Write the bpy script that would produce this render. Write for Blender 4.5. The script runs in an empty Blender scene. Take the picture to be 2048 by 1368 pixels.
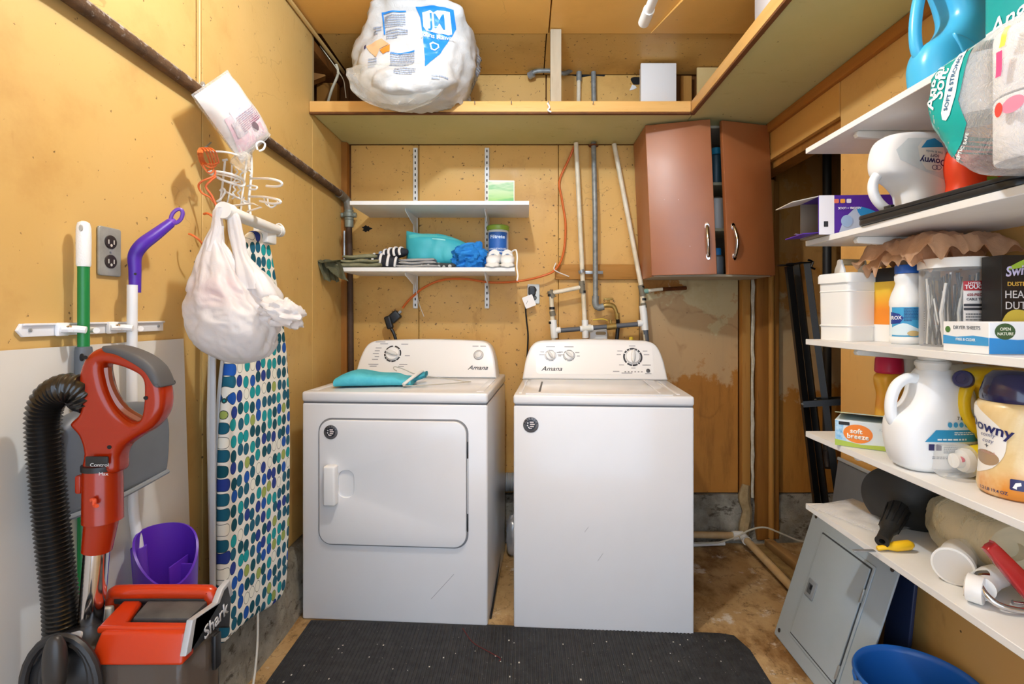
import bpy, bmesh, math, random
from math import sin, cos, pi, radians as R, sqrt, atan2
from mathutils import Vector, Matrix, noise
from mathutils.bvhtree import BVHTree

V = Vector
SC = bpy.context.scene
COL = SC.collection
random.seed(7)

# ------------------------------------------------------------------ camera, world, light, exposure
F, CX, CY, CZ = 1050.0, 1050.0, 628.0, 1.22          # focal length and vanishing point in pixels, eye height
cam_d = bpy.data.cameras.new('camera')
cam_d.sensor_width = 36.0
cam_d.lens = F / 2048 * 36
cam_d.shift_x = -(CX - 1024) / 2048
cam_d.shift_y = -(684 - CY) / 2048
cam_d.clip_start = 0.02
cam = bpy.data.objects.new('camera', cam_d)
cam.location = (0, 0, CZ)
cam.rotation_euler = (R(90), 0, 0)
COL.objects.link(cam)
SC.camera = cam

world = bpy.data.worlds.new('world')
SC.world = world
world.use_nodes = True
world.node_tree.nodes['Background'].inputs[0].default_value = (0.815, 0.97, 1.18, 1)
world.node_tree.nodes['Background'].inputs[1].default_value = 2.05  # even ambient fill, added; it enters through the room's open rear

lamp = bpy.data.lights.new('ceiling_bulb', 'POINT')
lamp.energy = 36
lamp.color = (0.80, 0.96, 1.14)
lamp.shadow_soft_size = 0.035
lamp_o = bpy.data.objects.new('ceiling_bulb', lamp)
lamp_o.location = (-0.12, 1.22, 2.43)
COL.objects.link(lamp_o)

SC.view_settings.view_transform = 'Standard'
SC.view_settings.look = 'None'
SC.view_settings.gamma = 1
SC.view_settings.use_curve_mapping = False
SC.view_settings.exposure = 0.5

# ------------------------------------------------------------------ pixel -> place, once the depth is known
def at(px, py, Y):
    return V(((px - CX) * Y / F, Y, CZ - (py - CY) * Y / F))
def onX(px, py, X):
    return at(px, py, F * X / (px - CX))
def onZ(px, py, Z):
    return at(px, py, F * (CZ - Z) / (py - CY))

# ------------------------------------------------------------------ materials
def lin(c):
    if isinstance(c, str):
        c = [int(c[i:i + 2], 16) / 255 for i in (0, 2, 4)]
    return tuple((x / 12.92 if x <= 0.04045 else ((x + 0.055) / 1.055) ** 2.4) for x in c) + (1.0,)

class NT:
    def __init__(s, name):
        s.m = bpy.data.materials.new(name); s.m.use_nodes = True
        s.t = s.m.node_tree; s.n = s.t.nodes; s.l = s.t.links
        s.b = s.n['Principled BSDF']; s.out = s.n['Material Output']
        s._co = None
    def add(s, t, **k):
        n = s.n.new(t)
        for a, v in k.items():
            setattr(n, a, v)
        return n
    def put(s, sock, v):
        if isinstance(v, bpy.types.NodeSocket): s.l.new(v, sock)
        elif v is not None: sock.default_value = v
    def co(s, stretch=(1, 1, 1), loc=(0, 0, 0), rot=(0, 0, 0)):
        if not s._co: s._co = s.add('ShaderNodeTexCoord').outputs['Object']
        mp = s.add('ShaderNodeMapping')
        s.l.new(s._co, mp.inputs[0])
        mp.inputs[1].default_value = loc; mp.inputs[2].default_value = rot; mp.inputs[3].default_value = stretch
        return mp.outputs[0]
    def noise(s, scale, det=4, rough=.6, stretch=(1, 1, 1), loc=(0, 0, 0), dist=0):
        n = s.add('ShaderNodeTexNoise'); s.l.new(s.co(stretch, loc), n.inputs['Vector'])
        n.inputs['Scale'].default_value = scale; n.inputs['Detail'].default_value = det
        n.inputs['Roughness'].default_value = rough; n.inputs['Distortion'].default_value = dist
        return n.outputs['Fac']
    def vor(s, scale, stretch=(1, 1, 1), rand=1.0, out='Distance', loc=(0, 0, 0)):
        n = s.add('ShaderNodeTexVoronoi'); s.l.new(s.co(stretch, loc), n.inputs['Vector'])
        n.inputs['Scale'].default_value = scale; n.inputs['Randomness'].default_value = rand
        return n.outputs[out]
    def wave(s, scale, stretch=(1, 1, 1), dist=4, det=3, dscale=1.5, dir='X', loc=(0, 0, 0)):
        n = s.add('ShaderNodeTexWave', bands_direction=dir); s.l.new(s.co(stretch, loc), n.inputs['Vector'])
        n.inputs['Scale'].default_value = scale; n.inputs['Distortion'].default_value = dist
        n.inputs['Detail'].default_value = det; n.inputs['Detail Scale'].default_value = dscale
        return n.outputs['Fac']
    def ramp(s, f, a, b, lo=0.0, hi=1.0):
        n = s.add('ShaderNodeMapRange'); s.put(n.inputs[0], f)
        n.inputs[1].default_value = a; n.inputs[2].default_value = b
        n.inputs[3].default_value = lo; n.inputs[4].default_value = hi
        return n.outputs[0]
    def math(s, op, a, b=None):
        n = s.add('ShaderNodeMath', operation=op); s.put(n.inputs[0], a)
        if b is not None: s.put(n.inputs[1], b)
        return n.outputs[0]
    def mix(s, f, a, b):
        n = s.add('ShaderNodeMix', data_type='RGBA')
        s.put(n.inputs[0], f)
        s.put(n.inputs[6], lin(a) if isinstance(a, (str, tuple)) else a)
        s.put(n.inputs[7], lin(b) if isinstance(b, (str, tuple)) else b)
        return n.outputs[2]
    def sep(s):
        n = s.add('ShaderNodeSeparateXYZ'); s.l.new(s.co(), n.inputs[0]); return n.outputs
    def bump(s, h, strength=.3, dist=.002):
        n = s.add('ShaderNodeBump'); s.l.new(h, n.inputs['Height'])
        n.inputs['Strength'].default_value = strength; n.inputs['Distance'].default_value = dist
        s.l.new(n.outputs[0], s.b.inputs['Normal'])
    def set(s, col=None, rough=None, metal=None, spec=None, coat=None, trans=None, ior=None, alpha=None, sss=None):
        I = s.b.inputs
        if col is not None: s.put(I['Base Color'], lin(col) if isinstance(col, (str, tuple)) else col)
        for k, v in (('Roughness', rough), ('Metallic', metal), ('Specular IOR Level', spec), ('Coat Weight', coat),
                     ('Transmission Weight', trans), ('IOR', ior), ('Alpha', alpha), ('Subsurface Weight', sss)):
            if v is not None: s.put(I[k], v)
        return s.m

MATS = {}
def M(col, rough=.5, metal=0, col2=None, ns=8, amt=.5, bump=0, bs=60, coat=0, spec=.5, stretch=(1, 1, 1), trans=0, sss=0, ior=1.45):
    key = (col, rough, metal, col2, ns, amt, bump, bs, coat, spec, stretch, trans, sss)
    if key in MATS: return MATS[key]
    n = NT('m_' + col)
    c = col
    if col2:
        c = n.mix(n.ramp(n.noise(ns, stretch=stretch), .5 - .25, .5 + .25, 0, amt * 2 if amt < .5 else 1), col, col2)
    if bump: n.bump(n.noise(bs, stretch=stretch), bump)
    MATS[key] = n.set(c, rough, metal, spec, coat or None, trans or None, ior if trans else None, None, None)
    return MATS[key]

def paint_ply(name, base, light, dark, speck=.68, seed=0, grime=.5):
    n = NT(name)
    L = (seed * 3.1, seed * 1.7, seed)
    big = n.noise(1.3, 3, loc=L)
    c = n.mix(n.ramp(big, .3, .7), base, light)
    c = n.mix(n.ramp(n.noise(3.2, 6, .65, loc=L), .52, .8, 0, grime), c, dark)
    c = n.mix(n.ramp(n.noise(9, 5, .7, stretch=(1, 1, .35), loc=L), .63, .72, 0, grime * .6), c, dark)     # scuffs and drips
    c = n.mix(n.ramp(n.noise(55, 3, .6, loc=L), speck, speck + .03, 0, .8), c, '4a3116')                    # specks
    v = n.vor(7.5, loc=L)
    c = n.mix(n.ramp(v, .022, .03, .85, 0), c, '3b2a16')                                                   # nail heads
    hair = n.wave(.9, stretch=(1, 1, 1.6), dist=14, det=4, dscale=2.2, loc=L)
    c = n.mix(n.math('MULTIPLY', n.ramp(hair, .9985, 1), n.ramp(n.noise(2.3, 2, loc=(5, 2, seed)), .56, .66, 0, .28)), c, '7a5220')
    n.bump(n.noise(38, 5, .6, loc=L), .22, .002)
    return n.set(c, n.ramp(n.noise(6, loc=L), .3, .7, .38, .6), spec=.35)

MAT = {}
MAT['wall_l'] = paint_ply('ochre_paint_left', 'cba561', 'd3b171', 'a8763a', .70, 1, .6)
MAT['wall_b'] = paint_ply('ochre_paint_back', 'd0a055', 'daae65', 'a87733', .655, 2, .6)
MAT['wall_r'] = paint_ply('ochre_paint_right', 'd3a05a', 'dbb06a', 'a4733a', .70, 3, .6)
MAT['ceil'] = paint_ply('ochre_paint_ceiling', 'eeb25a', 'f2bc66', 'd09646', .73, 4, .35)
MAT['header'] = paint_ply('ochre_paint_header', 'cd9448', 'd59f54', 'ab7432', .72, 5, .4)

def under_shelf():
    n = NT('olive_plywood_underside')
    c = n.mix(n.ramp(n.noise(2.0, 4), .3, .7), 'beb87e', 'c8c08c')
    c = n.mix(n.ramp(n.noise(14, 6, .7, stretch=(.35, 1, 1)), .6, .75, 0, .45), c, '8c7f50')
    c = n.mix(n.ramp(n.noise(34, 3), .69, .72, 0, .7), c, '5c4d2a')
    n.bump(n.noise(45, stretch=(.2, 1, 1)), .2)
    return n.set(c, .62, spec=.25)
MAT['under'] = under_shelf()

def wood(name, a, b, dark, stretch=(1, 1, .08), scale=14, rough=.65):
    n = NT(name)
    g = n.noise(scale, 5, .6, stretch=stretch, dist=.6)
    c = n.mix(n.ramp(g, .3, .7), a, b)
    c = n.mix(n.ramp(n.noise(scale * 2.6, 4, .7, stretch=stretch), .6, .75, 0, .6), c, dark)
    k = n.vor(3.2, stretch=tuple(max(s, .35) for s in stretch))
    c = n.mix(n.ramp(k, .03, .075, .8, 0), c, dark)
    n.bump(g, .25)
    return n.set(c, rough, spec=.25)
MAT['stud'] = wood('stud_wood', 'a9702f', '8a5722', '5d3814')
MAT['stud_pale'] = wood('pale_stud_wood', 'c08a45', 'a97433', '7a4d1e')
MAT['post'] = wood('weathered_post', 'c2b49c', 'a8987f', '8d7d62', rough=.8)
MAT['lip'] = wood('pine_lip', 'd7a45b', 'e0b26e', 'b37c35', stretch=(.08, .08, 1), scale=22, rough=.5)
MAT['lip_edge'] = M('7a4a22', .7, col2='5f3717', ns=20)
MAT['lumber'] = wood('floor_lumber', 'b08a58', '967041', '5f4220', stretch=(1, .08, 1))
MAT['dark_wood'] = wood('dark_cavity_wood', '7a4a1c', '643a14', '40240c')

def stained(name='stained_peeling_plywood', dz=0, pk=.8):
    n = NT(name)
    z = n.math('ADD', n.sep()[2], dz)
    c = n.mix(n.ramp(n.noise(2.6, 5), .3, .7), 'bd823a', 'a96f2c')
    c = n.mix(n.ramp(n.noise(16, 6, .7, stretch=(1, 1, .16)), .5, .72, 0, .7), c, '84531f')
    hgt = n.math('ADD', z, n.ramp(n.noise(3.4, 6, .65, stretch=(1, 1, .8)), .2, .8, -.42, .42))
    band = n.math('MULTIPLY', n.ramp(hgt, .86, .92), n.ramp(hgt, 1.36, 1.42, 1, 0))
    c = n.mix(n.math('MULTIPLY', band, .75), c, 'c6aa80')
    h2 = n.math('ADD', z, n.ramp(n.noise(4.4, 6, .7, loc=(3, 1, 7)), .2, .8, -.3, .3))
    pale = n.math('MULTIPLY', n.ramp(h2, 1.2, 1.215), n.ramp(n.noise(3.2, 5, .65, loc=(9, 1, 2)), .47, .49))
    c = n.mix(n.math('MULTIPLY', pale, pk), c, 'c9b98c')
    ring = n.ramp(n.math('ABSOLUTE', n.math('SUBTRACT', n.noise(2.7, 3, .5, loc=(1, 4, 2)), .56)), 0, .02, .35, 0)
    c = n.mix(n.math('MULTIPLY', ring, n.ramp(n.noise(7, 3), .45, .6)), c, '7a4c1c')
    c = n.mix(n.ramp(n.noise(60, 3), .7, .73, 0, .8), c, '3d2510')
    n.bump(n.noise(30, 6), .3)
    return n.set(c, .55, spec=.3)
MAT['stained'] = stained()
MAT['stained2'] = stained('stained_plywood_far', .08, .12)

def concrete_floor():
    n = NT('stained_concrete_floor')
    c = n.mix(n.ramp(n.noise(2.2, 6, .65), .35, .65), 'a5804d', 'c6a97c')
    c = n.mix(n.ramp(n.noise(4.5, 7, .7, stretch=(1, .6, 1), loc=(2, 5, 0)), .47, .6, 0, .9), c, '785227')
    c = n.mix(n.ramp(n.noise(7.5, 7, .72, loc=(7, 1, 0)), .58, .66, 0, .85), c, 'dcd6ca')
    c = n.mix(n.ramp(n.noise(26, 5, .7), .58, .68, 0, .65), c, '5c4426')
    c = n.mix(n.ramp(n.math('ABSOLUTE', n.math('SUBTRACT', n.noise(3, 6, .6, loc=(4, 4, 0)), .5)), 0, .006, .6, 0), c, '4f3a22')
    n.bump(n.noise(20, 8, .7), .6, .006)
    return n.set(c, n.ramp(n.noise(5), .3, .7, .45, .8), spec=.35)
MAT['floor'] = concrete_floor()

def concrete():
    n = NT('rough_grey_concrete')
    c = n.mix(n.ramp(n.noise(6, 7, .7), .35, .65), '857f72', 'c0b9a9')
    c = n.mix(n.ramp(n.noise(13, 6, .7, stretch=(1, 1, 2)), .55, .64, 0, .85), c, '584e40')
    c = n.mix(n.ramp(n.noise(4, 5, loc=(3, 3, 3)), .6, .75, 0, .5), c, 'a08a64')
    n.bump(n.noise(17, 8, .75), 1.0, .03)
    return n.set(c, .85, spec=.2)
MAT['concrete'] = concrete()

def ribbed_rubber():
    n = NT('ribbed_black_mat')
    c = n.mix(n.ramp(n.noise(30, 5, .7), .35, .65), '2b2c2f', '3c3d40')
    c = n.mix(n.ramp(n.noise(9, 5, loc=(1, 1, 0)), .55, .8, 0, .5), c, '4c4b4a')
    c = n.mix(n.ramp(n.noise(170, 2, .5), .73, .76, 0, .9), c, 'b9b4aa')
    n.bump(n.noise(240, 3), .25)
    return n.set(c, .75, spec=.3)
MAT['mat'] = ribbed_rubber()

def enamel(name, col):
    n = NT(name)
    n.bump(n.noise(260, 2, .5), .035, .001)
    c = n.mix(n.ramp(n.noise(3, 3), .4, .8, 0, .3), col, 'd8d7d6')
    return n.set(c, .22, spec=.5, coat=.2)
MAT['enamel'] = enamel('white_enamel', 'e6e6e8')
MAT['console'] = M('ecebea', .3, spec=.5)
MAT['white_pl'] = M('e9e8e4', .35)
MAT['white_mel'] = M('eceded', .45, col2='e0e0de', ns=6)
MAT['pvc'] = M('e8dfcb', .4, col2='cdbf9f', ns=14)
MAT['pvc_w'] = M('eeeeea', .35)
MAT['chrome'] = M('d5d5d8', .12, 1)
MAT['steel'] = M('b5b8ba', .35, .5, col2='84888a', ns=40)
MAT['galv'] = M('9a9e9c', .45, .25, col2='6d6f6c', ns=35)
MAT['brass'] = M('b3954f', .38, .5, col2='8a6f3a', ns=40)
MAT['black'] = M('17181a', .4)
MAT['black_soft'] = M('202124', .65)
MAT['dark'] = M('0d0c0b', .8)
MAT['ink'] = M('2c2d34', .5)
MAT['ink_grey'] = M('9a9aa0', .5)
MAT['navy'] = M('23265e', .35)
MAT['copper'] = M('8a4d25', .5, .6, col2='5a2f17', ns=30)

def film(name, tint, fac, rough=.12, bs=30, strength=.6):
    n = NT(name)
    n.n.remove(n.b)
    tr = n.add('ShaderNodeBsdfTransparent'); tr.inputs[0].default_value = (1, 1, 1, 1)
    gl = n.add('ShaderNodeBsdfPrincipled'); gl.inputs['Base Color'].default_value = lin(tint)
    gl.inputs['Roughness'].default_value = rough
    bp = n.add('ShaderNodeBump'); bp.inputs['Strength'].default_value = strength; bp.inputs['Distance'].default_value = .01
    n.l.new(n.noise(bs, 4, .6, dist=1.2), bp.inputs['Height'])
    n.l.new(bp.outputs[0], gl.inputs['Normal'])
    lw = n.add('ShaderNodeLayerWeight'); lw.inputs[0].default_value = .35
    n.l.new(bp.outputs[0], lw.inputs['Normal'])
    f = n.math('ADD', n.math('MULTIPLY', lw.outputs['Facing'], .55), fac)
    mx = n.add('ShaderNodeMixShader')
    n.put(mx.inputs[0], n.math('MINIMUM', f, 1.0)); n.l.new(tr.outputs[0], mx.inputs[1]); n.l.new(gl.outputs[0], mx.inputs[2])
    n.l.new(mx.outputs[0], n.out.inputs[0])
    return n.m
MAT['film'] = film('clear_wrap_film', 'f2f4f6', .10)
MAT['film_bag'] = film('hazy_plastic_bag', 'efece2', .16, .18, 22)
MAT['film_tan'] = film('hazy_amber_bag', 'efe4c4', .12, .2, 16)
MAT['clear_pl'] = film('clear_plastic', 'e6e9ec', .12, .08, 4, .1)
MAT['smoke_pl'] = film('smoky_dust_cup', '6b5f55', .45, .1, 4, .05)

def thin_bag(name, col, tl=.35, bs=26, stren=.35, rough=.35, clear=0):
    n = NT(name)
    n.set(col, rough, spec=.45)
    n.bump(n.noise(bs, 6, .65, dist=1.5), stren, .008)
    t = n.add('ShaderNodeBsdfTranslucent'); t.inputs[0].default_value = lin(col)
    mx = n.add('ShaderNodeMixShader'); mx.inputs[0].default_value = tl
    n.l.new(n.b.outputs[0], mx.inputs[1]); n.l.new(t.outputs[0], mx.inputs[2])
    last = mx
    if clear:
        tr = n.add('ShaderNodeBsdfTransparent'); last = n.add('ShaderNodeMixShader'); last.inputs[0].default_value = clear
        n.l.new(mx.outputs[0], last.inputs[1]); n.l.new(tr.outputs[0], last.inputs[2])
    n.l.new(last.outputs[0], n.out.inputs[0])
    return n.m
MAT['grocery'] = thin_bag('white_carrier_bag', 'f1eeee', .3, 22, .35, clear=.22)
MAT['brown_bag'] = thin_bag('brown_carrier_bag', 'd8ae8a', .45, 30, .5)
MAT['jm_bag'] = thin_bag('glossy_white_sack', 'c6c6c4', .05, 18, .35, .28)

def fabric(col, col2=None, wr=.3, s=140):
    key = ('fab', col, col2)
    if key in MATS: return MATS[key]
    n = NT('fabric_' + col)
    c = n.mix(n.ramp(n.noise(22, 4), .35, .65), col, col2 or col)
    h = n.math('ADD', n.noise(s, 2), n.math('MULTIPLY', n.noise(24, 4, dist=1), 3))
    n.bump(h, wr, .003)
    MATS[key] = n.set(c, .85, spec=.15)
    return MATS[key]

def dots():
    n = NT('dotted_cover')
    st = (1, 1 / .036, 1 / .042)
    vd = n.add('ShaderNodeTexVoronoi'); cc = n.co(st)
    for k in ('a',):
        n.l.new(cc, vd.inputs['Vector']); vd.inputs['Scale'].default_value = 1.0; vd.inputs['Randomness'].default_value = .28
    d = vd.outputs['Distance']
    rnd = n.add('ShaderNodeSeparateColor'); n.l.new(vd.outputs['Color'], rnd.inputs[0])
    cr = n.add('ShaderNodeValToRGB'); cr.color_ramp.interpolation = 'CONSTANT'
    el = cr.color_ramp.elements
    pal = [(0, '1d5f78'), (.2, '12505f'), (.36, '2a3f8f'), (.48, '1f57b0'), (.58, '1b9aa0'), (.74, '216079'), (.86, '9fae5c'), (.93, 'efeee2')]
    el[0].color = lin(pal[0][1]); el[1].position = pal[1][0]; el[1].color = lin(pal[1][1])
    for p, h in pal[2:]:
        e = el.new(p); e.color = lin(h)
    n.l.new(rnd.outputs[0], cr.inputs[0])
    c = n.mix(n.ramp(d, .405, .42), cr.outputs[0], '26403f')
    c = n.mix(n.ramp(d, .44, .455), c, 'eeece3')
    n.bump(n.noise(30, 4, dist=1), .15, .004)
    return n.set(c, .8, spec=.2)
MAT['dots'] = dots()

def lint_pipe():
    n = NT('linty_iron_pipe')
    g = n.add('ShaderNodeNewGeometry')
    sx = n.add('ShaderNodeSeparateXYZ'); n.l.new(g.outputs['True Normal'], sx.inputs[0])
    c = n.mix(n.ramp(n.noise(20, 5), .35, .65), '6b5038', '4d3a2b')
    up = n.math('ADD', n.ramp(sx.outputs[2], -.1, .9, 0, .5), n.ramp(n.noise(38, 6, .7), .35, .65, 0, .6))
    c = n.mix(n.ramp(up, .5, .8, 0, .85), c, 'b8b3ad')
    n.bump(n.noise(60, 6, .7), .7, .006)
    return n.set(c, .85, spec=.2)
MAT['lint'] = lint_pipe()

# ------------------------------------------------------------------ mesh helpers
X3, Y3, Z3 = V((1, 0, 0)), V((0, 1, 0)), V((0, 0, 1))
def frame(o, ex, ey):
    ex, ey = V(ex).normalized(), V(ey).normalized()
    ez = ex.cross(ey).normalized(); ey = ez.cross(ex)
    return Matrix(((ex.x, ey.x, ez.x, o[0]), (ex.y, ey.y, ez.y, o[1]), (ex.z, ey.z, ez.z, o[2]), (0, 0, 0, 1)))
def front(o): return frame(o, (1, 0, 0), (0, 0, 1))        # faces the camera side (-Y)
def room(o): return frame(o, (0, -1, 0), (0, 0, 1))        # on the right wall, faces -X
def leftw(o): return frame(o, (0, 1, 0), (0, 0, 1))        # on the left wall, faces +X
def up(o): return frame(o, (1, 0, 0), (0, 1, 0))

def G(): return bmesh.new()
def box(bm, x0, x1, y0, y1, z0, z1, bev=0, seg=2, mt=None):
    r = bmesh.ops.create_cube(bm, size=1)
    vs = r['verts']
    for v in vs:
        v.co = V((x0 + (v.co.x + .5) * (x1 - x0), y0 + (v.co.y + .5) * (y1 - y0), z0 + (v.co.z + .5) * (z1 - z0)))
    if bev:
        es = list({e for v in vs for e in v.link_edges})
        r2 = bmesh.ops.bevel(bm, geom=es, offset=bev, segments=seg, profile=.5, affect='EDGES')
        vs = list({v for f in r2['faces'] for v in f.verts} | {v for v in vs if v.is_valid})
    if mt is not None:
        bmesh.ops.transform(bm, matrix=mt, verts=vs)
    return vs
def B(x0, x1, y0, y1, z0, z1, bev=0, seg=2, mt=None):
    bm = G(); box(bm, x0, x1, y0, y1, z0, z1, bev, seg, mt); return bm
def hexa(bm, pts):
    """eight corners: bottom four, top four"""
    v = [bm.verts.new(p) for p in pts]
    for q in ((3, 2, 1, 0), (4, 5, 6, 7), (0, 1, 5, 4), (1, 2, 6, 5), (2, 3, 7, 6), (3, 0, 4, 7)):
        bm.faces.new([v[i] for i in q])
    return v
def catmull(p, n=6, closed=False):
    p = [V(a) for a in p]; out = []; m = len(p)
    rng = range(m) if closed else range(m - 1)
    for i in rng:
        if closed: a, b, c, d = p[i - 1], p[i], p[(i + 1) % m], p[(i + 2) % m]
        else: a, b, c, d = p[max(i - 1, 0)], p[i], p[i + 1], p[min(i + 2, m - 1)]
        for k in range(n):
            t = k / n
            out.append(.5 * (2 * b + (c - a) * t + (2 * a - 5 * b + 4 * c - d) * t * t + (3 * b - a - 3 * c + d) * t ** 3))
    if not closed: out.append(p[-1])
    return out
def skin(bm, rings, caps=True, closed=False):
    vr = [[bm.verts.new(p) for p in r] for r in rings]
    k = len(vr[0]); m = len(vr)
    for i in range(m if closed else m - 1):
        a, b = vr[i], vr[(i + 1) % m]
        for j in range(k):
            bm.faces.new((a[j], a[(j + 1) % k], b[(j + 1) % k], b[j]))
    if caps and not closed:
        bm.faces.new(vr[0][::-1]); bm.faces.new(vr[-1])
    return vr
def tube(bm, pts, r, seg=10, closed=False, caps=True, sq=False):
    pts = [V(p) for p in pts]; m = len(pts)
    T = []
    for i in range(m):
        if closed: t = pts[(i + 1) % m] - pts[i - 1]
        else: t = pts[min(i + 1, m - 1)] - pts[max(i - 1, 0)]
        T.append(t.normalized() if t.length > 1e-9 else V((0, 0, 1)))
    u = T[0].cross(V((0, 0, 1)))
    if u.length < .05: u = T[0].cross(V((1, 0, 0)))
    u.normalize(); rings = []
    for i in range(m):
        u = (u - T[i] * u.dot(T[i])).normalized(); w = T[i].cross(u)
        rr = r[i] if isinstance(r, (list, tuple)) else r
        if sq: rings.append([pts[i] + (u * a + w * b) * rr for a, b in ((-1, -1), (1, -1), (1, 1), (-1, 1))])
        else: rings.append([pts[i] + (u * cos(2 * pi * j / seg) + w * sin(2 * pi * j / seg)) * rr for j in range(seg)])
    skin(bm, rings, caps, closed)
    return bm
def TB(pts, r, seg=10, smooth=0, closed=False, sq=False):
    if smooth:
        pts = catmull(pts, smooth, closed)
        if isinstance(r, (list, tuple)): r = [q.x for q in catmull([(a, 0, 0) for a in r], smooth, closed)]
    return tube(G(), pts, r, seg, closed, True, sq)
def lathe(bm, prof, seg=28, mt=None, caps=True, sx=1, sy=1):
    rings = [[V((max(r, 1e-5) * cos(2 * pi * j / seg) * sx, max(r, 1e-5) * sin(2 * pi * j / seg) * sy, z)) for j in range(seg)] for r, z in prof]
    if mt is not None: rings = [[mt @ p for p in r] for r in rings]
    skin(bm, rings, caps); return bm
def LT(prof, seg=28, mt=None, sx=1, sy=1, sm=0, caps=True):
    if sm:
        prof = [(p.x, p.y) for p in catmull([(a, b, 0) for a, b in prof], sm)]
    return lathe(G(), prof, seg, mt, caps, sx, sy)
def cyl(bm, a, b, r, seg=14, r2=None):
    tube(bm, [a, b], [r, r if r2 is None else r2], seg); return bm
def sring(cx, cy, z, a, b, n=2.6, k=36):
    out = []
    for j in range(k):
        t = 2 * pi * j / k; c, s = cos(t), sin(t)
        out.append(V((cx + a * math.copysign(abs(c) ** (2 / n), c), cy + b * math.copysign(abs(s) ** (2 / n), s), z)))
    return out
def blob(c, r, n=2.3, amp=.0, freq=8, seed=0, ku=40, kv=24, ridge=False, mt=None):
    bm = G(); rings = []
    for i in range(kv + 1):
        ph = -pi / 2 + pi * i / kv
        cz, sz = cos(ph), sin(ph)
        zz = math.copysign(abs(sz) ** (2 / n), sz); rr = max(abs(cz) ** (2 / n), .004)
        ring = []
        for j in range(ku):
            t = 2 * pi * j / ku; a, b = cos(t), sin(t)
            p = V((rr * math.copysign(abs(a) ** (2 / n), a) * r[0], rr * math.copysign(abs(b) ** (2 / n), b) * r[1], zz * r[2]))
            if amp:
                q = p * freq + V((seed, seed * 1.3, seed * .7))
                h = noise.fractal(q, .8, 2.1, 4)
                if ridge: h = 1 - 2 * abs(h)
                p += p.normalized() * amp * h
            ring.append(p + V(c))
        rings.append(ring)
    if mt is not None: rings = [[mt @ p for p in r_] for r_ in rings]
    skin(bm, rings); return bm

def flat(outer, holes=(), depth=0, bev=0, smooth=0, bres=2):
    """2D outline (with holes) in local XY -> mesh, extruded +-depth/2 along Z with a rounded rim"""
    cu = bpy.data.curves.new('c', 'CURVE'); cu.dimensions = '2D'; cu.fill_mode = 'BOTH'
    for k, pl in enumerate([outer] + list(holes)):
        if smooth: pl = [(p.x, p.y) for p in catmull([(a[0], a[1], 0) for a in pl], smooth, True)]
        sp = cu.splines.new('POLY'); sp.points.add(len(pl) - 1); sp.use_cyclic_u = True
        for i, a in enumerate(pl): sp.points[i].co = (a[0], a[1], 0, 1)
    if depth:
        cu.extrude = max(depth / 2 - bev, 1e-5)
        if bev: cu.bevel_depth = bev; cu.bevel_resolution = bres; cu.offset = -bev
    ob = bpy.data.objects.new('c', cu)
    me = bpy.data.meshes.new_from_object(ob)
    bpy.data.objects.remove(ob); bpy.data.curves.remove(cu)
    bm = G(); bm.from_mesh(me); bpy.data.meshes.remove(me)
    bmesh.ops.remove_doubles(bm, verts=bm.verts, dist=1e-5)
    return bm
def FL(mt, outer, holes=(), depth=0, bev=0, smooth=0, bres=2):
    bm = flat(outer, holes, depth, bev, smooth, bres); bm.transform(mt); return bm
def rr(w, h, r=.01, k=5, cx=0, cy=0):
    out = []
    for sx, sy, a0 in ((1, 1, 0), (-1, 1, 90), (-1, -1, 180), (1, -1, 270)):
        for i in range(k + 1):
            a = R(a0 + 90 * i / k)
            out.append((cx + sx * (w / 2 - r) + r * cos(a), cy + sy * (h / 2 - r) + r * sin(a)))
    return out
def ell(a, b, k=28, cx=0, cy=0, a0=0, a1=360):
    full = a1 - a0 >= 360
    return [(cx + a * cos(R(a0 + (a1 - a0) * i / (k if full else k - 1))), cy + b * sin(R(a0 + (a1 - a0) * i / (k if full else k - 1)))) for i in range(k)]
def ring2(r0, r1, a0, a1, k=12):
    return [(r1 * cos(R(a0 + (a1 - a0) * i / k)), r1 * sin(R(a0 + (a1 - a0) * i / k))) for i in range(k + 1)] + \
           [(r0 * cos(R(a1 - (a1 - a0) * i / k)), r0 * sin(R(a1 - (a1 - a0) * i / k))) for i in range(k + 1)]
def glyphs(body, size, sx=1, shear=0, bold=0, align='CENTER', sp=1):
    cu = bpy.data.curves.new('t', 'FONT'); cu.body = body; cu.size = size; cu.align_x = align; cu.align_y = 'CENTER'
    cu.shear = shear; cu.offset = bold * size; cu.resolution_u = 3; cu.space_character = sp
    ob = bpy.data.objects.new('t', cu)
    me = bpy.data.meshes.new_from_object(ob)
    bpy.data.objects.remove(ob); bpy.data.curves.remove(cu)
    bm = G(); bm.from_mesh(me); bpy.data.meshes.remove(me)
    for v in bm.verts: v.co.x *= sx
    return bm
def arc_text(body, size, rad, bold=0, span=150):
    out = G(); n = len(body)
    for i, ch in enumerate(body):
        a = R(90 + span / 2 - span * i / (n - 1)) if n > 1 else R(90)
        g = glyphs(ch, size, bold=bold)
        g.transform(Matrix.Translation((rad * cos(a), rad * sin(a), 0)) @ Matrix.Rotation(a - pi / 2, 4, 'Z'))
        me = bpy.data.meshes.new('x'); g.to_mesh(me); g.free(); out.from_mesh(me); bpy.data.meshes.remove(me)
    return out
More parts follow.
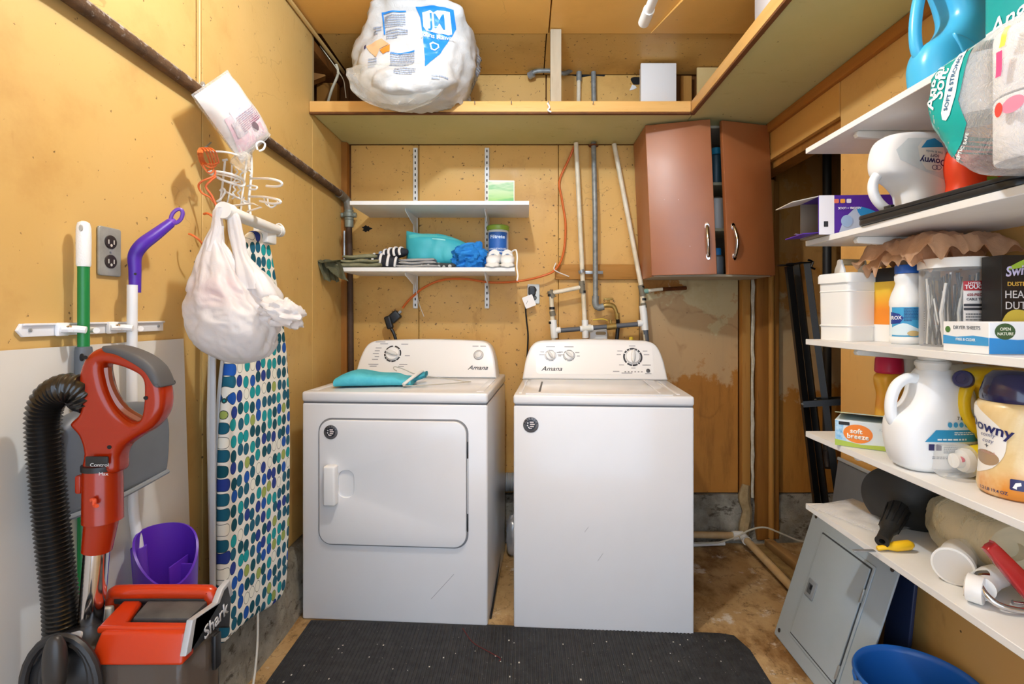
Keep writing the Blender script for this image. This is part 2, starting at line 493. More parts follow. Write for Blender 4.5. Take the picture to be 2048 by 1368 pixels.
def lines2(rows, w, h, seed=0, fill=.55):
    """rows of fine print as short dashes"""
    rnd = random.Random(seed); bm = G()
    for i in range(rows):
        y = h / 2 - h * (i + .5) / rows; x = -w / 2; t = h / rows * fill / 2
        end = w / 2 * (1 if i < rows - 1 else rnd.uniform(0, .8))
        while x < end:
            l = min(rnd.uniform(.04, .13) * w, end - x)
            vs = [bm.verts.new(p) for p in ((x, y - t, 0), (x + l, y - t, 0), (x + l, y + t, 0), (x, y + t, 0))]
            bm.faces.new(vs); x += l + .02 * w
    return bm

# ------------------------------------------------------------------ objects
def fin(bm, name, mat, parent=None, smooth=38):
    me = bpy.data.meshes.new(name)
    bmesh.ops.recalc_face_normals(bm, faces=bm.faces)
    bm.to_mesh(me); bm.free()
    if smooth:
        me.polygons.foreach_set('use_smooth', [True] * len(me.polygons))
        me.set_sharp_from_angle(angle=R(smooth))
    me.materials.append(MAT[mat] if isinstance(mat, str) else mat)
    o = bpy.data.objects.new(name, me); COL.objects.link(o)
    if parent is not None: o.parent = parent
    return o
def part(parent, name, bm, mat, smooth=38, label=None):
    o = fin(bm, name, mat, parent, smooth)
    if label: o['label'] = label
    return o
def tag(o, label, cat, group=None):
    o['label'] = label; o['category'] = cat
    if group: o['group'] = group
    return o
def thing(name, label, cat, loc=(0, 0, 0), rz=0, group=None, rot=None):
    o = bpy.data.objects.new(name, None); COL.objects.link(o)
    o.empty_display_size = .05
    o.location = loc; o.rotation_euler = rot if rot else (0, 0, R(rz))
    return tag(o, label, cat, group)
def struct(name, bm, mat, label=None, smooth=38):
    o = fin(bm, name, mat, None, smooth); o['kind'] = 'structure'
    if label: o['label'] = label
    return o
def bvh_of(o):
    bm = G(); bm.from_mesh(o.data); t = BVHTree.FromBMesh(bm); bm.free(); return t
def decal(surf, name, bm2, mt, mat, off=.0006, step=.012, parent=None, label=None):
    """flat print laid onto the surface of `surf` along the frame's -Z"""
    bvh = surf if isinstance(surf, BVHTree) else bvh_of(surf)
    xs = [v.co.x for v in bm2.verts]; ys = [v.co.y for v in bm2.verts]
    for ax, lo, hi in ((0, min(xs), max(xs)), (1, min(ys), max(ys))):
        k = int((hi - lo) / step)
        for i in range(1, k + 1):
            co = [0, 0, 0]; no = [0, 0, 0]; co[ax] = lo + (hi - lo) * i / (k + 1); no[ax] = 1
            bmesh.ops.bisect_plane(bm2, geom=bm2.verts[:] + bm2.edges[:] + bm2.faces[:], plane_co=co, plane_no=no)
    ez = V((mt[0][2], mt[1][2], mt[2][2])); bad = []
    for v in bm2.verts:
        p = mt @ v.co
        loc, nrm, i, d = bvh.ray_cast(p, -ez)
        if loc is None: bad.append(v); v.co = p
        else: v.co = loc + ez * off
    if bad: bmesh.ops.delete(bm2, geom=bad, context='VERTS')
    o = part(parent if parent is not None else surf.parent or surf, name, bm2, mat, 60, label)
    return o
def stamp(parent, name, bm2, mt, mat, depth=.0005, label=None):
    """flat print on a flat face: a thin raised film"""
    if depth:
        r = bmesh.ops.extrude_face_region(bm2, geom=bm2.faces[:])
        bmesh.ops.translate(bm2, vec=(0, 0, depth), verts=[e for e in r['geom'] if isinstance(e, bmesh.types.BMVert)])
    bm2.transform(mt)
    return part(parent, name, bm2, mat, 0, label)
def sub(o, lv=1):
    m = o.modifiers.new('s', 'SUBSURF'); m.levels = lv; m.render_levels = lv; return o
def join(bm, other):
    me = bpy.data.meshes.new('x'); other.to_mesh(me); other.free(); bm.from_mesh(me); bpy.data.meshes.remove(me); return bm

# ================================================================== THE ROOM
YB, XL, XR, ZC, SZ = 2.85, -0.98, 1.19, 2.53, 2.14     # back wall, left wall, right wall, ceiling, overhead shelf underside
fl = G()
box(fl, -1.3, 3.2, -0.9, 3.3, -.06, 0)
struct('floor', fl, 'floor', 'bare concrete floor with brown stains and pale patches')

# --- left wall: painted plywood sheets with a seam, above a low concrete foundation
wl = struct('wall_left', B(-1.16, -.995, -0.9, 2.42, .0, ZC, 0), 'dark_wood', 'left wall of ochre painted plywood sheets')
box_l = [(-0.9, .372, .25), (.376, 1.592, .25), (1.596, 2.42, .25)]
for y0, y1, z0 in box_l:
    part(wl, 'panel', B(-1.0, XL, y0, y1, z0, ZC - .012, .002, 1), 'wall_l')
part(wl, 'panel', B(-1.0, XL, 2.4205, YB - .03, .25, SZ + .04, .002, 1), 'wall_l')
# seam cord, corner batten
part(wl, 'corner_batten', B(XL - .02, XL + .03, YB - .05, YB - .005, .25, SZ - .002, .003), 'stud')
part(wl, 'ceiling_bead', TB([(XL + .012, -.8, ZC - .02), (XL + .012, 2.42, ZC - .02), (XL + .012, 2.8, ZC - .02)], .009, 8), M('cfa968', .6))
# cavity above the overhead shelf, left end
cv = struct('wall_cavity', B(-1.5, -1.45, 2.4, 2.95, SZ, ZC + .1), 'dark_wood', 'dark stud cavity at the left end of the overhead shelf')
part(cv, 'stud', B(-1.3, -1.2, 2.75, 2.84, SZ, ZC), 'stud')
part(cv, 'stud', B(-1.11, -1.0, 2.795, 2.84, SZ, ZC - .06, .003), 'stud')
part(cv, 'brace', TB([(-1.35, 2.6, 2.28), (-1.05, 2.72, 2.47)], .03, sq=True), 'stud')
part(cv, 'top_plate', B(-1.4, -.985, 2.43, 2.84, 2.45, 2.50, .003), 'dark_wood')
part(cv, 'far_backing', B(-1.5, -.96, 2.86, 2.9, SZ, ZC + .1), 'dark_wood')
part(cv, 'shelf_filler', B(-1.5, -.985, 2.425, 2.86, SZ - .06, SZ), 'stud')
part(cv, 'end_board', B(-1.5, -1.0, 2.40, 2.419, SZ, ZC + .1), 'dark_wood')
part(cv, 'jamb_edge', B(-1.0, -.984, 2.4205, 2.45, SZ + .045, ZC - .015, .002), M('b59a6a', .7))

fo = G()
pts = []
N = 26
rnd = random.Random(3)
rows = []
for i in range(N + 1):
    y = -.9 + 3.74 * i / N
    j = rnd.uniform(-.008, .008); j2 = rnd.uniform(-.012, .012)
    rows.append([V((-1.02, y, 0)), V((-.905 + j2, y, 0)), V((-.925 + j, y, .10)), V((-.938 + j, y, .215 + j)), V((-.96, y, .245)), V((-1.02, y, .245))])
skin(fo, rows)
struct('wall_foundation_left', fo, 'concrete', 'low concrete footing along the left wall')

# --- back wall
wb = struct('wall_back', B(-1.5, 3.2, YB + .02, YB + .12, .0, ZC + .1), 'dark_wood', 'back wall of dirty ochre plywood sheets')
for x0, x1, z0, z1, m in ((-.945, -.578, .25, SZ - .003, 'wall_b'), (-.575, .1805, .25, SZ - .003, 'wall_b'), (.183, .62, .25, SZ - .003, 'wall_b'),
                          (.623, 1.157, .25, SZ - .003, 'stained'), (1.36, 1.93, .25, ZC - .4, 'stained2'),
                          (-.80, .112, SZ + .0455, ZC - .012, 'wall_b'), (.118, .80, SZ + .0455, ZC - .012, 'wall_b')):
    part(wb, 'panel', B(x0, x1, YB, YB + .02, z0, z1, .002, 1), m)
part(wb, 'upper_backing', B(-.955, -.80, YB + .005, YB + .02, SZ, ZC - .05), 'dark_wood')
part(wb, 'side_stud', B(-.86, -.80, YB - .012, YB + .018, SZ + .046, ZC - .03, .003), 'stud')
part(wb, 'pale_sheet', B(.905, 1.13, YB - .09, YB - .08, SZ + .046, ZC - .014), M('e3c98e', .6, col2='d8bb7b', ns=4))
part(wb, 'stud', B(.84, .895, YB - .03, YB - .002, SZ + .046, ZC - .03), 'stud_pale')
# ragged hole in the upper sheet
part(wb, 'torn_hole', FL(front((.604, YB - .0015, 2.485)), [(.028 * cos(a) * (1 + .2 * sin(3 * a)), .026 * sin(a) * (1 + .22 * cos(2 * a))) for a in [2 * pi * i / 18 for i in range(18)]], depth=.002), 'dark')
part(wb, 'torn_paper', FL(front((.586, YB - .003, 2.452)), [(-.02, -.02), (-.005, .012), (.012, .006), (.02, -.006), (.0, -.016)], depth=.002), 'white_pl')
part(wb, 'pipe_hole', FL(front((.315, YB - .0015, 2.527)), [(-.13, -.012), (-.125, .012), (.12, .012), (.128, 0), (.115, -.018), (.05, -.012), (.0, -.022), (-.06, -.012)], depth=.002), 'dark')
part(wb, 'hole', FL(front((-.86, YB - .0015, 1.683)), [(.024 * cos(a) * (1 + .22 * sin(5 * a + 1) + .18 * cos(3 * a)), .016 * sin(a) * (1 + .25 * cos(7 * a))) for a in [2 * pi * i / 22 for i in range(22)]], depth=.002), 'dark')

ft = G(); rows = []
rnd = random.Random(5)
for i in range(34):
    x = -1.0 + 4.1 * i / 33
    j = rnd.uniform(-.01, .01); k = rnd.uniform(-.012, .012)
    rows.append([V((x, 2.9, 0)), V((x, 2.9, .245)), V((x, 2.835 + j * .4, .243)), V((x, 2.82 + j, .19 + k * .4)), V((x, 2.815 + k, .1)), V((x, 2.795 + j, 0))])
skin(ft, rows)
struct('wall_foundation_back', ft, 'concrete', 'rough grey concrete footing below the stained plywood')

# --- right partition: painted sheets, a header over an opening, end studs
wr = struct('wall_right', B(XR + .012, XR + .10, -0.9, 1.975, 0, ZC), 'dark_wood', 'right partition of ochre painted plywood')
part(wr, 'panel', B(XR, XR + .012, 1.02, 1.98, 0.01, SZ - .003, .002, 1), 'wall_r')
part(wr, 'panel', B(XR, XR + .012, -.9, 1.016, 0.01, SZ - .003, .002, 1), 'wall_r')
part(wr, 'header', B(XR - .004, XR + .02, 1.983, 2.84, 1.965, SZ - .003, .002), 'header')
part(wr, 'header_beam', B(XR + .021, XR + .10, 1.983, 2.84, 1.93, ZC), 'stud')
part(wr, 'jamb_stud', B(XR + .013, XR + .099, 1.976, 1.982, 0, 1.93), 'stud')
for x0, x1, y0, m in ((1.160, 1.204, 2.80, 'stud_pale'), (1.232, 1.292, 2.785, 'stud'), (1.325, 1.356, 2.80, 'stud')):
    part(wr, 'stud', B(x0, x1, y0, 2.849, .02 if x0 > 1.2 else .2, SZ - .003 if x0 < 1.2 else 1.93, .003), m)
part(wr, 'rounded_batten', TB([(1.308, 2.79, .03), (1.308, 2.79, 1.93)], .016, 10), 'stud_pale')
st_ = [(1.217 + random.uniform(-.003, .003), 2.806, .24 + 1.24 * i / 22) for i in range(23)]
part(wr, 'plaster_bead', TB(st_, [.009 + random.uniform(-.002, .003) for _ in st_], 7), M('ddd6c4', .8, col2='b7a98b', ns=30))
cr_ = [(1.16 + .03 * sin(i * 2.1), 2.80, .25 - .2 * i / 7) for i in range(8)]
part(wr, 'crumbled_edge', TB([(1.178, 2.80, .31), (1.165, 2.795, .24), (1.18, 2.79, .17), (1.165, 2.785, .1), (1.15, 2.775, .03)], [.02, .03, .026, .03, .02], 8, 3), M('b39b72', .9, col2='8b734c', ns=30, bump=.6))
part(wr, 'top_batten', B(XR - .022, XR, -.9, 2.80, SZ - .045, SZ - .002, .003), wood('batten_wood', 'b97a35', 'a4682a', '7f4c1a', stretch=(1, .08, 1)))
# the side space seen through the opening
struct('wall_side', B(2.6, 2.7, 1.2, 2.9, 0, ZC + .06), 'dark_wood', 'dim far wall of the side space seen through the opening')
struct('wall_side_blocker', B(XR + .101, 2.6, 1.1, 1.2, 0, ZC + .06), 'dark_wood', 'unseen wall added to darken the side space behind the right partition')  # out of view; added to block world light from the side space
struct('trim_1', B(at(1110, 560, 2.84).x, at(1276, 560, 2.84).x, 2.822, 2.848, at(0, 559, 2.83).z, at(0, 529, 2.83).z, .004), wood('ledger_wood', 'b98646', 'a5712f', '6c4419', stretch=(.08, 1, 1)), 'unpainted ledger board behind the water pipes')

# --- ceiling sheets: the strip over the shelf sags a little
ce = struct('ceiling', B(-1.5, 3.2, -0.9, 3.2, ZC + .02, ZC + .08), 'dark_wood', 'ochre painted plywood ceiling')
part(ce, 'panel', B(XL, .109, -.9, 2.455, ZC, ZC + .02, .002, 1), 'ceil')
part(ce, 'panel', B(.113, 2.4, -.9, 2.455, ZC, ZC + .02, .002, 1), 'ceil')
for x0, x1 in ((-.955, .098), (.104, 1.19)):
    bm = G(); hexa(bm, [(x0, 2.4555, ZC + .001), (x1, 2.4555, ZC + .001), (x1, 2.845, ZC - .012), (x0, 2.845, ZC - .012), (x0, 2.4555, ZC + .02), (x1, 2.4555, ZC + .02), (x1, 2.845, ZC + .02), (x0, 2.845, ZC + .02)])
    part(ce, 'panel', bm, 'wall_b')
bm = G(); hexa(bm, [(.585, 2.44, ZC - .006), (.80, 1.60, ZC - .03), (1.18, 1.60, ZC - .03), (1.18, 2.44, ZC - .006), (.585, 2.44, ZC - .002), (.80, 1.60, ZC - .002), (1.18, 1.60, ZC - .002), (1.18, 2.44, ZC - .002)])
part(ce, 'loose_sheet', bm, 'ceil')

# --- overhead shelves (an L along the back and the right wall)
def overhead(name, label, x0, x1, y0, y1, lipbox, lipedge):
    t = thing(name, label, 'shelf', ((x0 + x1) / 2, (y0 + y1) / 2, SZ))
    inv = Matrix.Translation(-V(t.location))
    b = B(x0, x1, y0, y1, SZ, SZ + .016, .001, 1); b.transform(inv); part(t, 'shelf_board', b, 'under')
    b = B(*lipbox, .003); b.transform(inv); part(t, 'front_lip', b, 'lip')
    b = B(*lipedge, .002); b.transform(inv); part(t, 'lip_edge', b, 'lip_edge')
    return t, inv
sh1, inv1 = overhead('overhead_shelf', 'long plywood shelf under the ceiling across the back wall, holding the white sack', XL + .004, .771, 2.404, 2.848,
                     (XL + .002, .752, 2.378, 2.402, SZ - .004, SZ + .045), (XL + .002, .752, 2.379, 2.4, SZ - .012, SZ - .0045))
sh2, inv2 = overhead('overhead_shelf', 'plywood shelf under the ceiling running along the right wall toward the viewer', .776, XR - .004, .2, 2.846,
                     (.754, .775, .2, 2.402, SZ - .004, SZ + .045), (.755, .774, .2, 2.4, SZ - .012, SZ - .0045))
for px in (905, 950, 1023, 1097, 1186):
    p = at(px, 208, 2.376)
    h = part(sh1, 'nail', (lambda b: (b.transform(inv1), b)[1])(TB([p + V((0, .012, 0)), p + V((0, -.012, 0)), p + V((0, -.017, .006))], .0022, 6)), 'steel')
p = at(1097, 215, 2.362)
part(sh1, 'white_tie', (lambda b: (b.transform(inv1), b)[1])(TB([p + V((-.004, 0, .02)), p + V((.004, -.004, 0)), p + V((-.002, 0, -.012)), p + V((.012, 0, -.02))], .004, 6, 4)), 'white_pl')

# post between lip and ceiling
a, b = at(1101, 207, 2.40), at(1123, 62, 2.40)
po = struct('trim_2', B(a.x, b.x, 2.404, 2.44, SZ + .017, ZC - .004, .003), 'post', 'pale weathered wooden post between the overhead shelf and the ceiling')

# ================================================================== DRYER AND WASHER
def console(t, w0, w1, z0, z1, y0, lean, r=.07):
    """sloped backsplash with rounded top corners"""
    o = [(-w0 / 2, z0), (w0 / 2, z0)]
    h = z1 - z0
    side = []
    P0, P1, P2, P3 = V((w0 / 2 - .012, z0 + h * .42)), V((w1 / 2 + .012, z1 - h * .14)), V((w1 / 2 - .004, z1 - h * .03)), V((w1 / 2 - .075, z1 - .006))
    for i in range(11):
        u = i / 10
        side.append(P0 * (1 - u) ** 3 + P1 * 3 * u * (1 - u) ** 2 + P2 * 3 * u * u * (1 - u) + P3 * u ** 3)
    o += [(p.x, p.y) for p in side]
    o += [(x * w1, z1 - .006 * (x / .37) ** 2) for x in (.3, .2, .1, 0, -.1, -.2, -.3)]
    o += [(-p.x, p.y) for p in side[::-1]]
    bm = flat(o, depth=.15, bev=.012, bres=3)
    bm.transform(front((0, y0 + .075, 0)))
    for v in bm.verts:
        f = max(0, min(1, 1 - (v.co.y - y0) / .15))
        v.co.y += lean * (v.co.z - z0) * f
    return part(t, 'control_panel', bm, 'console', 45)
def on_console(y0, lean, z0):
    """frame on the sloped face at local (x, z)"""
    def f(x, z, off=.0):
        ez = V((0, -1, lean)).normalized(); ey = V((0, lean, 1)).normalized()
        o = V((x, y0 + lean * (z - z0), z)) + ez * off
        return frame(o, (1, 0, 0), ey)
    return f
def knob(t, fr, r, name='knob', ang=0):
    k = part(t, name, LT([(r, 0), (r, .006), (r * .9, .012), (r * .6, .013)], 28, fr), 'console')
    g = FL(fr @ Matrix.Translation((0, 0, .019)) @ Matrix.Rotation(R(ang), 4, 'Z'), ell(r * .95, r * .27, 20), depth=.018, bev=.004)
    part(k, 'grip', g, M('dcdcda', .35))
    return k
def badge(t, fr, r):
    b = part(t, 'round_badge', LT([(r, 0), (r, .0015), (r * .97, .002)], 32, fr), M('6c6a6c', .35, .4))
    part(b, 'badge_centre', FL(fr @ Matrix.Translation((0, 0, .0026)), ell(r * .66, r * .66, 24), depth=.001), M('1d1f2b', .4))
    w = G()
    for dx, dy, ww, hh in ((.12, .35, .5, .14), (.2, .08, .6, .14), (.15, -.2, .5, .14), (-.05, -.45, .4, .1)):
        join(w, flat(rr(r * ww, r * hh, r * .03, 2, r * dx, r * dy), depth=.0006))
    w.transform(fr @ Matrix.Translation((0, 0, .0036))); part(b, 'badge_stripes', w, M('e9dcd8', .5))
    w = G()
    for dx, dy in ((-.38, .25), (-.42, -.08), (-.25, -.32)):
        s = r * .13
        join(w, flat([(r * dx + s * (1 if i % 2 == 0 else .45) * sin(i * pi / 5), r * dy + s * (1 if i % 2 == 0 else .45) * cos(i * pi / 5)) for i in range(10)], depth=.0006))
    w.transform(fr @ Matrix.Translation((0, 0, .0036))); part(b, 'badge_stars', w, M('f2efee', .5))
    stamp(b, 'lettering', arc_text('AMERICA', r * .36, r * .8, .012, 150), fr @ Matrix.Translation((0, 0, .0022)), M('101014', .5), .0006)

def labels(t, fr, items):
    bm = G()
    for x, y, w in items:
        join(bm, flat(rr(w, .004, .0005, 1, x, y)))
    stamp(t, 'dial_legend', bm, fr, 'ink_grey', .0004)

# ---- dryer
DR = thing('dryer', 'white front loading dryer with a hinged door, left of the two appliances', 'dryer', (-.5185, 2.068, .001), -3.84)
W = .373
part(DR, 'cabinet', B(-W, W, .004, .66, 0, .864, .008, 3), 'enamel')
part(DR, 'top_seam', B(-W + .004, W - .004, .008, .655, .862, .870), M('6f7073', .6))
tp = G(); box(tp, -W - .001, W + .001, 0, .665, .869, .910, .010, 3)
part(DR, 'top_deck', tp, 'enamel')
for x0, x1 in ((-W + .02, -W + .05), (W - .05, W - .02)):
    part(DR, 'deck_ridge', B(x0, x1, .04, .44, .909, .9125, .0012, 2), 'enamel')
y0, lean = .475, .42
cp = console(DR, .700, .615, .9105, 1.092, y0, lean, .075)
oc = on_console(y0, lean, .9105)
kx = -.172
# dial, printed ring, button
fr = oc(kx, 1.022, .0015)
ringm = G()
for a0, a1 in ((95, 175), (182, 200), (206, 222), (228, 262), (268, 300), (306, 336), (345, 30 + 360), (38 + 360, 80 + 360)):
    join(ringm, flat(ring2(.036, .043, a0, a1)))
stamp(DR, 'dial_ring', ringm, oc(kx, 1.022, .0006), 'ink', .0006)
knob(DR, fr, .034, 'dial', -18)
labels(DR, oc(kx, 1.022, .0006), [(-.075, .03, .03), (-.08, .015, .025), (-.085, 0, .03), (-.078, -.015, .022), (-.085, -.03, .03), (-.05, .052, .04), (.055, .05, .035), (.075, -.01, .025), (-.09, -.055, .05), (-.09, -.065, .035), (.06, -.055, .04), (.05, -.065, .028), (-.07, .062, .05)])
fb = oc(.257, 1.018, .0008)
part(DR, 'start_button', LT([(.021, 0), (.021, .003), (.018, .004), (.017, .007), (.014, .010), (.004, .011)], 24, fb), M('d9d8d6', .3))
part(DR, 'button_ring', FL(oc(.257, 1.018, .002), ell(.0245, .0245, 28), [ell(.0208, .0208, 28)], depth=.003), M('84858a', .3, .7))
labels(DR, oc(.257, 1.06, .0006), [(-.018, 0, .03), (.02, 0, .028)])
stamp(DR, 'lettering', glyphs('Amana', .030, 1.15, .38, .004), oc(.257, .958, .0006), 'ink', .0008)
# door
dx0, dx1, dz0, dz1 = -.301, .294, .305, .802
cxm, czm = (dx0 + dx1) / 2, (dz0 + dz1) / 2
part(DR, 'door_gap_shade', FL(front((cxm, .0045, czm)), rr(dx1 - dx0 + .008, dz1 - dz0 + .008, .055, 8), depth=.003), M('7c7d80', .6))  # grey plate, stands in for the shade in the gap round the door
hx, hz = -.212, .548
dm = flat(rr(dx1 - dx0 - .006, dz1 - dz0 - .006, .05, 8), [rr(.062, .104, .026, 5, hx - cxm + .024, hz - czm)], depth=.016, bev=.004)
dm.transform(front((cxm, -.001, czm)))
door = part(DR, 'door', dm, 'enamel')
cup = flat(rr(.074, .116, .03, 5, hx + .024, hz), depth=.003); cup.transform(front((0, .0008, 0)))
part(door, 'handle_cup', cup, M('e0e0e1', .35))
hd = G()
box(hd, hx - .054, hx - .006, -.045, -.006, hz - .078, hz + .078, .008, 3)
part(door, 'handle', hd, 'console')
part(door, 'hinge_side_seal', B(dx1 - .001, dx1 + .004, -.002, .003, .42, .66, .001), M('b9b9bb', .4))
part(door, 'hinge_slot', B(dx1 - .001, dx1 + .004, -.0025, .003, .37, .44, .001), 'black')
part(door, 'hinge_slot', B(dx1 - .001, dx1 + .004, -.0025, .003, .655, .72, .001), 'black')
badge(DR, front((-.249, -.0095, .752)), .028)
sc = G(); tube(sc, [(.15, .0035, .10), (.24, .0035, .20)], .0007, 5); part(DR, 'scratch', sc, M('8e8e90', .6))

# ---- washer
WA = thing('washer', 'white top loading washer with a lid and three dials, right of the two appliances', 'washing machine', (.2987, 2.0115, .001), -3.75)
W = .344
part(WA, 'cabinet', B(-W, W, .004, .64, 0, .864, .008, 3), 'enamel')
part(WA, 'top_seam', B(-W + .004, W - .004, .008, .635, .862, .869), M('6f7073', .6))
part(WA, 'top_deck', B(-W - .001, W + .001, 0, .645, .868, .906, .010, 3), 'enamel')
ld = G(); box(ld, -W + .045, W - .075, .012, .455, .9055, .911, .0025, 2)
lid = part(WA, 'lid', ld, 'enamel')
part(lid, 'lid_slot', B(-W + .095, -W + .103, .05, .36, .9112, .9120, .0003, 1), M('3a3a3c', .5))
part(lid, 'lid_rib', B(W - .125, W - .118, .04, .44, .911, .9135, .001), 'enamel')
part(WA, 'deck_ridge', B(W - .058, W - .045, .04, .45, .9055, .9095, .0015), 'enamel')
part(WA, 'deck_ridge', B(-W + .018, -W + .030, .04, .45, .9055, .9095, .0015), 'enamel')
y0, lean = .48, .42
console(WA, .688, .60, .9065, 1.094, y0, lean, .085)
oc = on_console(y0, lean, .9065)
part(WA, 'control_inset', FL(oc(-.0, 1.0, .0004), rr(.56, .15, .02, 5), depth=.0012), M('f3f2f1', .25))
for kx, ang in ((-.210, -55), (-.120, -40)):
    rm = G()
    for a0, a1 in ((50, 110), (118, 150), (160, 240), (250, 300), (310, 400)):
        join(rm, flat(ring2(.026, .0285, a0, a1, 8)))
    stamp(WA, 'dial_ring', rm, oc(kx, 1.017, .0012), 'ink_grey' if kx < -.15 else M('55565c', .5), .0006)
    knob(WA, oc(kx, 1.017, .0012), .0235, 'dial', ang)
    labels(WA, oc(kx, 1.017, .0012), [(-.04, .018, .02), (-.042, .004, .026), (.04, .016, .02), (.0, .045, .045), (.045, -.002, .014)])
rm = G()
for a0, a1 in ((75, 108), (112, 128), (133, 150), (158, 222), (230, 262), (266, 300), (306, 318), (322, 392), (396, 412), (418, 432)):
    join(rm, flat(ring2(.0375, .046, a0, a1, 10)))
stamp(WA, 'dial_ring', rm, oc(.185, 1.012, .0012), 'ink', .0006)
knob(WA, oc(.185, 1.012, .0012), .0345, 'dial', 85)
labels(WA, oc(.185, 1.012, .0012), [(-.06, .03, .025), (-.066, .012, .02), (.06, .03, .022), (.066, .012, .026), (0, .056, .03), (-.055, -.04, .024), (.055, -.04, .024), (0, -.055, .02)])
lm = G()
for i in range(6): join(lm, flat(rr(.0075, .0035, .0005, 1, i * .0155, 0)))
stamp(WA, 'indicator_row', lm, oc(.146, .944, .0012), 'ink', .0006)
part(WA, 'start_button', LT([(.0095, 0), (.0095, .003), (.007, .004)], 18, oc(.253, .949, .001)), M('4a4b4e', .35))
labels(WA, oc(.253, .975, .0012), [(0, 0, .03), (-.15, -.032, .03), (0, -.042, .03), (-.1, -.04, .05)])
stamp(WA, 'lettering', glyphs('Amana', .032, 1.1, .38, .004), oc(-.204, .955, .0012), 'ink', .0008)
badge(WA, front((-.277, .0035, .79)), .030)
for x0, z0, x1, z1 in ((-.07, .38, -.055, .40), (-.02, .27, .0, .30)):
    part(WA, 'scratch', TB([(x0, .0035, z0), (x1, .0035, z1)], .0006, 5), M('9a9a9c', .6))

# ---- folded blue cloth on a hanger, on the dryer
ct = thing('folded_trousers', 'turquoise garment folded over a hanger on top of the dryer', 'clothing', (-.63, 2.27, .914), 2)
bm = G(); rings = []
for i in range(25):
    u = i / 24; x = -.165 + .31 * u
    hgt = .013 + .017 * max(0, sin(pi * min(1, u * 1.12 + .06))) ** .6 + .004 * sin(9 * u)
    wy = .10 - .02 * u + .004 * sin(7 * u)
    rings.append([V((x, c.x + .02 * u, max(c.y + hgt, 0))) for c in [V((wy * math.copysign(abs(cos(a)) ** .6, cos(a)), hgt * math.copysign(abs(sin(a)) ** .7, sin(a)))) for a in [2 * pi * k / 24 for k in range(24)]]])
skin(bm, rings)
part(ct, 'folded_cloth', bm, fabric('4fb4c9', '5cc0d2', .25))
bm = G(); rings = []
for i in range(10):
    u = i / 9; x = .135 + .055 * u
    rings.append([V((x, .05 + .05 * cos(a) + .03 * u, max(.018 + .014 * sin(a) + .018 * u, 0.001))) for a in [2 * pi * k / 16 for k in range(16)]])
skin(bm, rings)
part(ct, 'cuff', bm, fabric('3a93a8', '4aa5ba', .25))
part(ct, 'belt_band', TB([(.12, -.085, .012), (.155, -.02, .04), (.175, .07, .052)], .007, 8, 4), 'white_pl')
hg = thing('clothes_hanger', 'thin pale wire hanger lying on the dryer beside the turquoise garment', 'hanger', (-.42, 2.30, .9155), 0)
pt = [(-.09, -.11, .004), (-.02, -.09, .004), (.17, .02, .004), (.13, .05, .006), (-.05, .06, .03), (-.10, .055, .045)]
part(hg, 'wire_frame', TB(pt, .0022, 6, 6), M('b3aea2', .4))
part(hg, 'hook', TB([(-.10, .055, .046), (-.135, .05, .062), (-.165, .055, .068), (-.165, .04, .060), (-.15, .03, .052)], .0022, 6, 5), M('b3aea2', .4))

# ---- foil duct between the machines
dc = thing('foil_duct', 'crinkled silver foil duct between the dryer and the washer', 'duct', (0, 0, 0))
p0, p1 = at(968, 964, 2.795), at(1050, 964, 2.795)
pts = [p0.lerp(p1, i / 50) for i in range(51)]
part(dc, 'hose', TB(pts, [.047 + (.005 if i % 2 else -.002) for i in range(51)], 18), M('c4c6c8', .3, .45, bump=.8, bs=60))
p2 = at(1008, 1015, 2.74)
sv = thing('crumpled_foil', 'crumpled pale foil lying on the floor in the gap between the machines', 'foil', (-.062, 2.66, 0))
sv.location.z = .0
part(sv, 'crumple', blob((0, 0, .10), (.032, .05, .10), 2.4, .012, 20, 3, 26, 20), M('c9cbcf', .35, .5, bump=.8, bs=40))
cb = thing('black_floor_cord', 'black power cord hanging in the gap beside the dryer', 'cord')
part(cb, 'cord', TB([at(1005, 900, 2.72), at(1004, 1010, 2.66), at(1000, 1110, 2.5), at(985, 1215, 2.15), at(978, 1252, 2.09)], .004, 7, 6), 'black')

# ================================================================== BACK WALL FITTINGS
def rail(px, y0, y1, label):
    a = at(px, y0, 2.842); zt = a.z; zb = at(px, y1, 2.842).z
    t = thing('slotted_rail', label, 'shelf rail', (a.x, 2.848, zb), group='slotted rails on the back wall')
    h = zt - zb
    part(t, 'channel', B(-.0125, .0125, -.012, 0, 0, h, .002, 1), 'white_mel')
    s = G()
    for i in range(int(h / .032)):
        box(s, -.003, .003, -.0128, -.0119, .012 + i * .032, .026 + i * .032)
    part(t, 'slots', s, 'dark')
rail(831, 296, 617, 'left white slotted shelf rail on the back wall')
rail(974, 296, 617, 'right white slotted shelf rail on the back wall')

def back_shelf(label, x0, x1, z, yf, tilt=0):
    t = thing('wall_shelf', label, 'shelf', ((x0 + x1) / 2, 2.83, z), group='white shelves on the back wall')
    hw = (x1 - x0) / 2
    part(t, 'board', B(-hw, hw, yf - 2.83, 0, -.02, 0, .0015, 1), 'white_mel')
    for X in (-.595, -.2055):
        x = X - (x0 + x1) / 2 + .006
        bm = flat([(0, -.0205), (-.26, -.0205), (-.26, -.033), (-.05, -.075), (-.012, -.115), (0, -.115)], depth=.004)
        bm.transform(frame((x + .003, -.0, 0), (0, 1, 0), (0, 0, 1)))
        part(t, 'bracket', bm, 'white_mel', 0)
    return t
back_shelf('upper white shelf on the back wall with only a green box', -.835, .020, 1.759, 2.50)
back_shelf('lower white shelf on the back wall crowded with clothes and a teal pillow', -.885, -.048, 1.444, 2.52)

